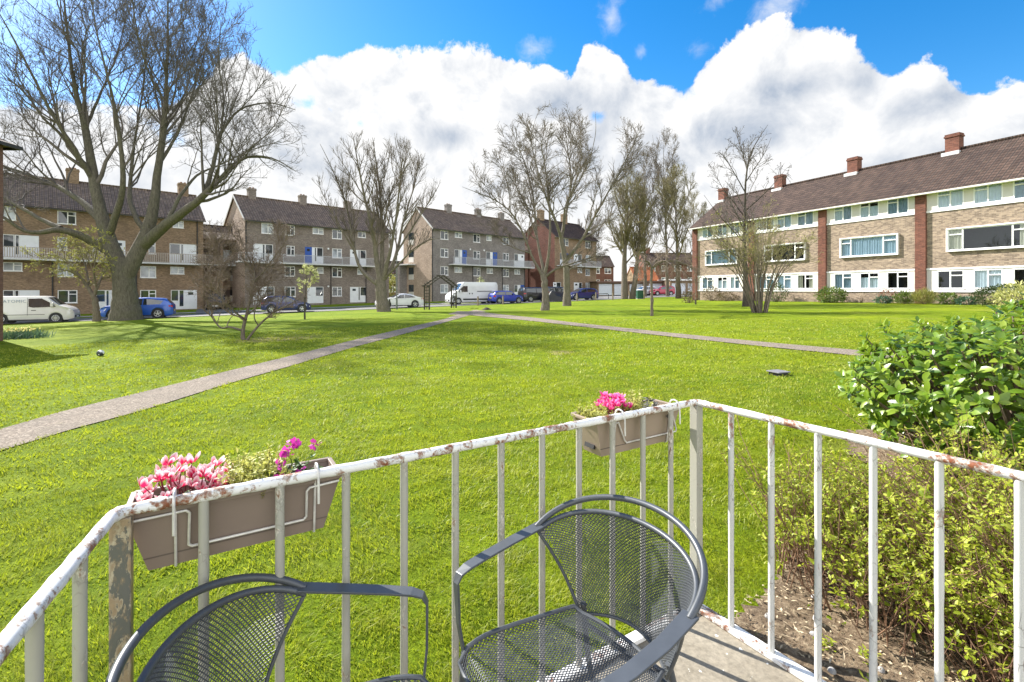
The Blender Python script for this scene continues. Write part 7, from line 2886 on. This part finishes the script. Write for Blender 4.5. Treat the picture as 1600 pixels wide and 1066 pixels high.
# ---- tall thin budding tree by the buff block
Yc = 33.6
b_ = at(1166, 480, Yc); b_[2] = gz(b_[0], b_[1]) - 0.1
l_ = [sk(Yc, [(1166, 481), (1165, 450), (1163, 400), (1163, 350), (1164, 300), (1167, 250), (1180, 222), (1200, 195)], [0.30, 0.23, 0.17, 0.13, 0.10, 0.07, 0.05, 0.015]),
      sk(Yc, [(1164, 340), (1148, 318, .5), (1130, 296, .9), (1116, 270, 1.2)], [0.07, 0.055, 0.035, 0.012]),
      sk(Yc, [(1164, 330), (1185, 312, -.4), (1205, 292, -.8), (1230, 262, -1)], [0.07, 0.05, 0.03, 0.012]),
      sk(Yc, [(1164, 300), (1150, 275, -.6), (1135, 250, -1), (1122, 236, -1.2)], [0.06, 0.045, 0.03, 0.012]),
      sk(Yc, [(1165, 285), (1180, 262, .6), (1195, 240, 1), (1205, 215, 1.3)], [0.06, 0.045, 0.03, 0.012]),
      sk(Yc, [(1166, 258), (1158, 232, .4), (1152, 215, .7), (1148, 205, .9)], [0.05, 0.035, 0.025, 0.012]),
      sk(Yc, [(1163, 380), (1140, 355, -.6), (1118, 330, -1.2), (1100, 305, -1.6)], [0.06, 0.05, 0.03, 0.012]),
      sk(Yc, [(1163, 400), (1145, 385, .6), (1120, 372, 1.2), (1098, 350, 1.6)], [0.05, 0.04, 0.025, 0.012])]
tree('alder_tree', 'tall slender tree with knobbly buds in front of the buff block', 'tree', b_, l_, [
    dict(k=9, tmin=0.22, ang=46, ratio=0.36, up=0.2, jit=0.16, m=5, rr=0.5, rtip=0.013, lmax=2.6),
    dict(k=5, tmin=0.2, ang=42, ratio=0.6, up=0.14, jit=0.2, m=5, rr=0.7, rtip=0.009, lmax=1.2, also=True),
    dict(k=2.2, tmin=0.2, ang=42, ratio=0.6, up=0.14, jit=0.2, m=4, rr=0.7, rtip=0.007, lmin=.2, lmax=.6)],
    [(at(1168, 285, Yc), (2.9, 2.8, 4.4)), (at(1140, 360, Yc), (2.3, 2.3, 2.4))], BARK_DARK, TWIG_DARK, at(1164, 400, Yc), leaf=('buds', plain('dark buds', (0.045, 0.03, 0.03), 0.8), 1100, 0.09, 0.045))

# ---- many stemmed hazel
Yh = 26.2
b_ = at(1187, 489, Yh); b_[2] = gz(b_[0], b_[1]) - 0.05
hr_ = np.random.default_rng(9)
l_ = []
for k in range(30):
    x = -1 + 2 * (k + .5) / 30 + hr_.normal() * .1
    y = hr_.uniform(-1, 1)
    foot = b_ + np.array((x * .34, y * .26, 0))
    p1 = b_ + np.array((x * .62 + hr_.normal() * .06, y * .45, hr_.uniform(1.0, 1.5)))
    p2 = b_ + np.array((x * 1.3, y * 1.0, hr_.uniform(2.3, 3.1)))
    p3 = b_ + np.array((x * 2.4 + hr_.normal() * .25, y * 1.8, hr_.uniform(3.6, 5.6) - abs(x) * 1.2))
    l_.append(([foot, p1, p2, p3], [hr_.uniform(.05, .085), .05, .03, .01]))
tree('hazel_shrub', 'many stemmed hazel like a broom with yellow green shoots before the buff block', 'shrub', b_, l_, [
    dict(k=6, tmin=0.4, ang=30, ratio=0.42, up=0.16, jit=0.14, m=5, rr=0.6, rtip=0.009, lmax=2.0),
    dict(k=4.5, tmin=0.25, ang=32, ratio=0.55, up=0.14, jit=0.16, m=4, rr=0.7, rtip=0.0065, lmax=1.1),
    dict(k=3, tmin=0.2, ang=36, ratio=0.6, up=0.08, jit=0.18, m=4, rr=0.8, rtip=0.005, lmin=.15, lmax=.7)],
    [(at(1187, 395, Yh), (3.35, 3.0, 3.3))], BARK_MID, TWIG_OLIVE, b_, leaf=('young_leaves', M_BUDS, 2600, 0.075, 0.035), sides=(8, 4, 3))

# ---- young staked sapling near the end of the buff block
Ys = 39
b_ = at(1087, 477, Ys); b_[2] = gz(b_[0], b_[1]) - 0.05
ts_ = lambda px, py, dy=0.0: at(px, py, Ys + dy)
tree('sapling', 'thin bare sapling with a dark guard at its foot near the end pilaster', 'tree', b_, [([b_, ts_(1087, 460), ts_(1086.5, 440), ts_(1087, 425)], [0.05, 0.04, 0.03, 0.01])], [
    dict(k=9, tmin=0.4, ang=40, ratio=0.4, up=0.3, jit=0.2, m=5, rr=0.6, rtip=0.012),
    dict(k=4, tmin=0.2, ang=40, ratio=0.6, up=0.2, jit=0.2, m=4, rr=0.8, rtip=0.010, lmin=.15)], None, BARK_PALE, TWIG_BROWN)
mb = MB(); mb.lathe([(0.07, -.05), (0.07, 0.45), (0.055, 0.46)], 10)
o = mb.build('trunk_guard', M_DARKWOOD, smooth=True); o.location = b_
tag(o, 'dark guard round the foot of the thin sapling by the end pilaster', 'tree guard')


# ------------------------------------------------------------------ shrubs
def leaf_bush(name, label, c, r, n, ln, wd, mat, group=None, stems=14, cat='shrub', flat=0.0, top_only=False, upl=0.4, shell=0.45, seed=1, floor=None, mat_stem=None, wob=0.12, nseg=2):
    """a shrub: stems from the ground and leaf sprays through the outer part of an uneven dome"""
    r_ = np.random.default_rng(seed)
    c = np.array(c, float)
    gzz = gz(c[0], c[1]) if floor is None else floor
    root = thing(name, label, cat, (c[0], c[1], gzz), 0, group)
    r = np.array(r, float)
    d = r_.normal(size=(int(n * 1.4), 3))
    d /= np.linalg.norm(d, axis=1, keepdims=True)
    lob = 1 + wob * np.sin(d[:, 0] * 5 + seed) * np.cos(d[:, 1] * 6 + seed * 2) + wob * .7 * np.sin(d[:, 2] * 9 + d[:, 0] * 7)
    rad = (1 - shell * r_.random(len(d)) ** 1.5) * lob
    P = d * r * rad[:, None]
    P[:, 2] += r[2] * 0.85
    keep = P[:, 2] > 0.02
    P, d = P[keep][:n], d[keep][:n]
    n = len(P)
    D = d + np.array((0, 0, upl)) + r_.normal(size=(n, 3)) * 0.55
    U = np.array((0, 0, 1.0)) + r_.normal(size=(n, 3)) * 0.5 + d * 0.3
    v, q = leaves_np(P, D, U, ln * r_.uniform(.6, 1.3, n), wd * r_.uniform(.7, 1.2, n), nseg, 0.15, 0.15)
    o_ = obj_np('foliage', v, q, mat=mat, parent=root)
    set_rnd(o_, (nseg + 1) * 3, n)
    m = MB()
    for k in range(stems):
        e = P[r_.integers(0, n)] * 0.9
        b = np.array((e[0] * .15, e[1] * .15, 0))
        m.tube([b, b * .4 + e * .6 + np.array((0, 0, .1 * r[2])), e], [0.012 * r[2] + .004, 0.009 * r[2] + .003, 0.003], 5)
    m.build('stems', mat_stem or TWIG_BROWN, root)
    return root


M_GREEN_D = leafy('dark hedge leaf', (0.022, 0.045, 0.010), (0.085, 0.125, 0.03), 0.55, 0.2, 3, attr=True)
M_GREEN_M = leafy('mid shrub leaf', (0.045, 0.085, 0.015), (0.16, 0.22, 0.045), 0.5, 0.3, 3, attr=True)
M_OLIVE = leafy('olive shrub leaf', (0.12, 0.13, 0.03), (0.36, 0.36, 0.10), 0.55, 0.3, 3, attr=True)
M_BROWNL = leafy('brown shrub leaf', (0.07, 0.05, 0.03), (0.20, 0.15, 0.08), 0.7, 0.15, 3, attr=True)
M_BLUEG = leafy('bluish green leaf', (0.03, 0.075, 0.05), (0.09, 0.17, 0.10), 0.55, 0.2, 3, attr=True)


def eb(px, off):
    """ground in front of the buff block at column px, off metres out"""
    P = np.array((27.3, 32.0)) + np.array((-0.912, -0.41)) * off
    k = (px - 800) / F
    d_ = np.array((-0.41, 0.912))
    s = (k * P[1] - P[0]) / (d_[0] - k * d_[1])
    p = P + d_ * s
    return (p[0], p[1], 0)


GS = 'shrubs and plants at the foot of the buff block'
leaf_bush('round_shrub', 'round glossy green shrub against the buff wall left of a pilaster', eb(1299, 1.3), (1.0, 1.0, 0.62), 1500, .16, .08, M_GREEN_M, GS, seed=2)
leaf_bush('clipped_hedge', 'dense dark green clipped hedge along the buff wall at the right edge', eb(1574, 1.6), (1.9, 0.8, 0.62), 5200, .09, .045, M_GREEN_D, GS, seed=3, shell=.3, wob=.05)
leaf_bush('brown_shrub', 'brown twiggy shrub at the left end of the buff block', eb(1112, 1.0), (0.9, 0.7, 0.75), 700, .14, .07, M_BROWNL, GS, seed=4, stems=30)
leaf_bush('brown_shrub', 'lower brown shrub next to the tall slender tree along the wall', eb(1136, 1.0), (1.0, .7, .45), 700, .14, .06, M_BROWNL, GS, seed=5, stems=24)
leaf_bush('dark_shrub', 'dark shrub behind the many stemmed hazel', eb(1213, 1.2), (0.9, .8, .85), 900, .15, .06, M_GREEN_D, GS, seed=6, stems=24)
leaf_bush('reddish_shrub', 'sparse reddish brown shrub below the ground floor windows', eb(1386, .8), (0.55, .45, .55), 260, .13, .06, leafy('reddish leaf', (0.12, 0.04, 0.025), (0.28, 0.13, 0.07), .6, .2, 3, attr=True), GS, seed=7, stems=26)
leaf_bush('bare_shrub', 'bare twiggy shrub against the wall right of the round glossy shrub', eb(1346, .8), (0.4, .4, .5), 50, .1, .05, M_BROWNL, GS, seed=8, stems=26)
leaf_bush('bluish_plant', 'low bluish green plant left of the strappy leaved clump', eb(1381, 1.3), (0.5, .45, .26), 460, .16, .06, M_BLUEG, GS, seed=9)
leaf_bush('leafy_plant', 'leafy green plant with tall blades between the bluish plant and the grassy tuft', eb(1413, 1.2), (0.6, .4, .36), 460, .26, .05, M_GREEN_M, GS, seed=10, upl=1.4)
leaf_bush('grass_tuft', 'olive grassy tuft at the foot of the nearest pilaster', eb(1444, 1.1), (0.62, .55, .42), 1300, .34, .02, M_OLIVE, GS, seed=11, upl=1.5)
leaf_bush('leafy_plant', 'green plant with a dark centre right of the nearest pilaster', eb(1484, 1.1), (0.55, .5, .36), 520, .18, .07, M_GREEN_M, GS, seed=12)
leaf_bush('bluish_plant', 'low bluish green plant just left of the clipped hedge', eb(1511, 1.3), (0.5, .45, .24), 460, .16, .06, M_BLUEG, GS, seed=13)
leaf_bush('lime_shrub', 'yellow green open shrub at the right edge above the laurel', (20.6, 19.0, 0), (1.35, 1.1, .72), 1500, .15, .07, leafy('lime shrub leaf', (0.20, 0.22, 0.05), (0.55, 0.54, 0.22), .6, .3, 3, attr=True), None, seed=14, stems=40, mat_stem=TWIG_BROWN)
leaf_bush('yellow_shrub', 'yellow green shrub in the gap left of the pale gable', (-19.2, 77, 0), (1.7, 1.6, 2.1), 1600, .3, .16, M_OLIVE, None, seed=15)
leaf_bush('small_shrub', 'small pale leaved shrub beside the white van roof and the arch', (-4.0, 62.0, 0), (0.7, .7, 1.8), 420, .22, .12, leafy('pale spring leaf', (0.38, 0.42, 0.15), (0.72, 0.72, 0.42), 0.6, 0.35, 5, attr=True), None, seed=16)
leaf_bush('low_shrub', 'low dark green plants at the foot of the leaning tree', (22.0, 57.0, 0), (1.6, .8, .42), 700, .2, .09, M_GREEN_D, None, seed=17)
leaf_bush('brown_shrub', 'rusty brown shrub left of the thin staked sapling', (15.9, 43.0, 0), (0.7, .6, .6), 420, .14, .07, M_BROWNL, None, seed=18, stems=30)

# daffodils by the neighbour's corner
p = np.array((-21.55, 21.1))
t = thing('daffodil_clump', 'clump of daffodils with long green leaves at the neighbour house corner', 'flowers', (p[0], p[1], gz(*p)))
n = 520
B = np.stack((trg.normal(0, 0.5, n), trg.normal(0, 0.3, n), np.zeros(n)), -1)
Dv = np.stack((trg.normal(0, .35, n), trg.normal(0, .35, n), np.ones(n)), -1)
v, q = leaves_np(B, Dv, rand_dirs(n, trg), trg.uniform(.25, .45, n), .022, 3, 0.35, .05, np.array([0.8, 1, .8, .1]))
o = obj_np('leaves', v, q, mat=M_BLUEG, parent=t)
set_rnd(o, 12, n)
n = 46
FB = np.stack((trg.normal(0, 0.45, n), trg.normal(0, 0.26, n), trg.uniform(.34, .46, n)), -1)
for fb in FB:
    v, q = leaves_np(np.repeat(fb[None], 6, 0), rand_dirs(6, trg), rand_dirs(6, trg), .055, .035, 2, .1, .1)
    o = obj_np('daffodil_bloom', v, q, mat=leafy('daffodil petals', (0.55, 0.42, 0.04), (0.85, 0.80, 0.45), .6, .3, 3, attr=True), parent=t)
    set_rnd(o, 9, 6)

# ------------------------------------------------------------------ near shrubs on the right
# laurel with big glossy leaves
lr_ = np.random.default_rng(77)
LCc = np.array((4.20, 3.80, 0.0))
lr0 = gz(LCc[0], LCc[1])
root = thing('laurel_bush', 'big glossy laurel with broad bright green leaves at the right', 'shrub', (LCc[0], LCc[1], lr0))
R_ = np.array((1.36, 1.15, 0.70))
ns_ = 1400
d = lr_.normal(size=(ns_ * 3, 3)); d /= np.linalg.norm(d, axis=1, keepdims=True)
lob = 1 + 0.09 * np.sin(d[:, 0] * 5.2 + 1) * np.cos(d[:, 1] * 6.1) + .06 * np.sin(d[:, 2] * 8 + d[:, 0] * 6)
sh = 1 - 0.40 * lr_.random(len(d)) ** 1.8
P = d * R_ * (lob * sh)[:, None]
P[:, 2] += 0.66
k = P[:, 2] > 0.10
P, d = P[k][:ns_], d[k][:ns_]
PP, DD, UU, LLn = [], [], [], []
for p_, d_ in zip(P, d):
    axd = d_ * 0.9 + np.array((0, 0, 0.55)) + lr_.normal(size=3) * .25
    axd /= np.linalg.norm(axd)
    a1 = np.cross(axd, lr_.normal(size=3)); a1 /= np.linalg.norm(a1)
    a2 = np.cross(axd, a1)
    nl = lr_.integers(6, 10)
    for j in range(nl):
        th = j * 2.39996 + lr_.normal() * .2
        f = j / nl
        o_ = math.cos(th) * a1 + math.sin(th) * a2
        PP.append(p_ - axd * 0.055 * f)
        DD.append(o_ * (0.45 + 0.75 * f) + axd * (1.0 - 0.75 * f))
        UU.append(axd + o_ * -0.15)
        LLn.append((0.050 + 0.050 * min(1, f * 1.8)) * lr_.uniform(.75, 1.2))
PP, DD, UU, LLn = map(np.array, (PP, DD, UU, LLn))
prof = np.array([0.12, 0.62, 0.98, 1.0, 0.72, 0.06])
v, q = leaves_np(PP, DD, UU, LLn, LLn * 0.46, 5, 0.22, 0.10, prof)


def laurel_mat():
    t = NT('laurel leaf')
    a = t.n('ShaderNodeAttribute'); a.attribute_name = 'rnd'
    c = t.ramp(a.outputs['Fac'], [(0.0, (0.050, 0.115, 0.010)), (0.55, (0.14, 0.235, 0.018)), (1.0, (0.27, 0.35, 0.04))])
    n_ = t.noise(30, 3, .6)
    c = t.mix(.3, c, t.ramp(n_, [(0.3, (.8, .8, .8)), (.7, (1.15, 1.15, 1.15))]), 'MULTIPLY')
    p = t.principled(c, 0.33, 0, 0.5)
    tr = t.n('ShaderNodeBsdfTranslucent')
    t.l(t.mix(.5, c, (0.30, 0.42, 0.03)), tr.inputs['Color'])
    m = t.n('ShaderNodeMixShader'); m.inputs[0].default_value = .3
    t.l(p.outputs[0], m.inputs[1]); t.l(tr.outputs[0], m.inputs[2])
    return t.done(m)


o = obj_np('foliage', v, q, mat=laurel_mat(), parent=root, smooth=True)
set_rnd(o, 18, len(PP))
m = MB()
for p_ in P[::4]:
    b = np.array((p_[0] * .2, p_[1] * .2, 0))
    m.tube([b, b * .5 + p_ * .5 + np.array((0, 0, -.05)), p_], [.02, .012, .005], 6)
m.build('stems', TWIG_BROWN, root)

# low golden green shrub pressed against the right-hand rail: arching brown stems, small paired leaves
pv_ = np.random.default_rng(31)
base_c = RC + D_R * 0.85 + N_R * 0.85
pz0 = gz(base_c[0], base_c[1])
root = thing('low_shrub', 'twiggy low shrub with small yellow green leaves against the right railing', 'shrub', (base_c[0], base_c[1], pz0))
SP, SR = [], []
LP, LD, LS = [], [], []
nst = 2700
for k in range(nst):
    s = pv_.uniform(-0.10, 3.0)
    o_ = pv_.uniform(0.45, 1.75)
    if s < 0.5 and o_ < 0.55:
        continue
    f = RC + D_R * s + N_R * o_
    if not in_poly(np.array([f[0]]), np.array([f[1]]), BED)[0]:
        continue
    h = pv_.uniform(0.30, 0.70) * (0.72 + 0.42 * math.sin(min(1, (o_ - .35) / .6) * math.pi / 2)) * (0.85 + .2 * math.sin(s * 4 + o_ * 3))
    le = pv_.normal(size=2) * 0.34 + np.array((-.12, .05))
    b = np.array((f[0], f[1], gz(f[0], f[1])))
    e = b + np.array((le[0] * h * 1.3, le[1] * h * 1.3, h))
    if e[0] < 1.30 or (e - np.array((RC[0], RC[1], 0)))[:2] @ N_R < 0.22:
        continue
    mid = b * .5 + e * .5 + np.array((pv_.normal() * .03, pv_.normal() * .03, h * .12))
    q1 = b * .75 + mid * .25 + np.array((0, 0, 0.02)); pts = np.array([b, (b + mid) / 2 + pv_.normal(size=3) * .008, mid, (mid + e) / 2 + pv_.normal(size=3) * .010, e])
    SP.append(pts - np.array((base_c[0], base_c[1], pz0)))
    SR.append(np.array([.0032, .0028, .0024, .0018, .0010]) * pv_.uniform(.7, 1.3))
    # side sprigs with leaf pairs
    nsp = pv_.integers(3, 6)
    for j in range(nsp):
        t_ = pv_.uniform(.35, 1.0)
        i0 = min(3, int(t_ * 4)); w_ = t_ * 4 - i0
        p0 = pts[i0] * (1 - w_) + pts[i0 + 1] * w_
        dd = pv_.normal(size=3) * .8 + np.array((0, 0, .8)); dd /= np.linalg.norm(dd)
        ln_ = pv_.uniform(.04, .13)
        p1 = p0 + dd * ln_
        pm_ = (p0 + p1) / 2 + pv_.normal(size=3) * .006
        q5 = np.array([p0, p0 * .5 + pm_ * .5, pm_, pm_ * .5 + p1 * .5, p1])
        SP.append(q5 - np.array((base_c[0], base_c[1], pz0)))
        SR.append(np.full(5, .0012))
        if pv_.random() < 0.14:
            continue
        for i_ in range(4):
            c_ = p0 + dd * ln_ * (0.35 + .22 * i_)
            sd = np.cross(dd, pv_.normal(size=3)); sd /= np.linalg.norm(sd)
            for sg in (1, -1):
                LP.append(c_); LD.append(sd * sg + dd * .7); LS.append(pv_.uniform(.016, .036) * (1 - .12 * i_))
SP, SR = np.array(SP), np.array(SR)
v, q = tubes_np([(SP, SR, 4)])
obj_np('stems', v, q, mat=plain('thin brown stems', (0.17, 0.095, 0.055), .8, var=.45, vscale=9), parent=root)
LP, LD, LS = np.array(LP) - np.array((base_c[0], base_c[1], pz0)), np.array(LD), np.array(LS)
v, q = leaves_np(LP, LD, np.array((0, 0, 1.0)) + rand_dirs(len(LP), pv_) * .6, LS, LS * .52, 3, .15, .12, np.array([.3, 1, .8, .08]))
o = obj_np('leaves', v, q, mat=leafy('golden green leaf', (0.17, 0.235, 0.012), (0.47, 0.51, 0.06), .5, .38, 4, tcol=(.55, .60, .04), attr=True), parent=root)
set_rnd(o, 12, len(LP))

# a few young weeds on the bare soil
for j, (x, y) in enumerate([(1.50, 2.02), (1.42, 1.86), (1.62, 2.34), (1.70, 1.75), (1.36, 2.10)]):
    n = 34
    B = pv_.normal(size=(n, 3)) * np.array((.02, .02, .010)) + np.array((0, 0, .03))
    v, q = leaves_np(B, rand_dirs(n, pv_) * np.array((1, 1, .5)) + np.array((0, 0, .5)), np.tile((0, 0, 1.), (n, 1)), pv_.uniform(.012, .03, n), .011, 2, .1, .1)
    o = obj_np('weed', v, q, mat=MATS['golden green leaf'])
    set_rnd(o, 9, n)
    o.location = (x, y, gz(x, y) + .01)
    tag(o, 'tiny bright green weed sprouting on the bare soil beside the patio', 'weed', 'weeds on the bare soil')
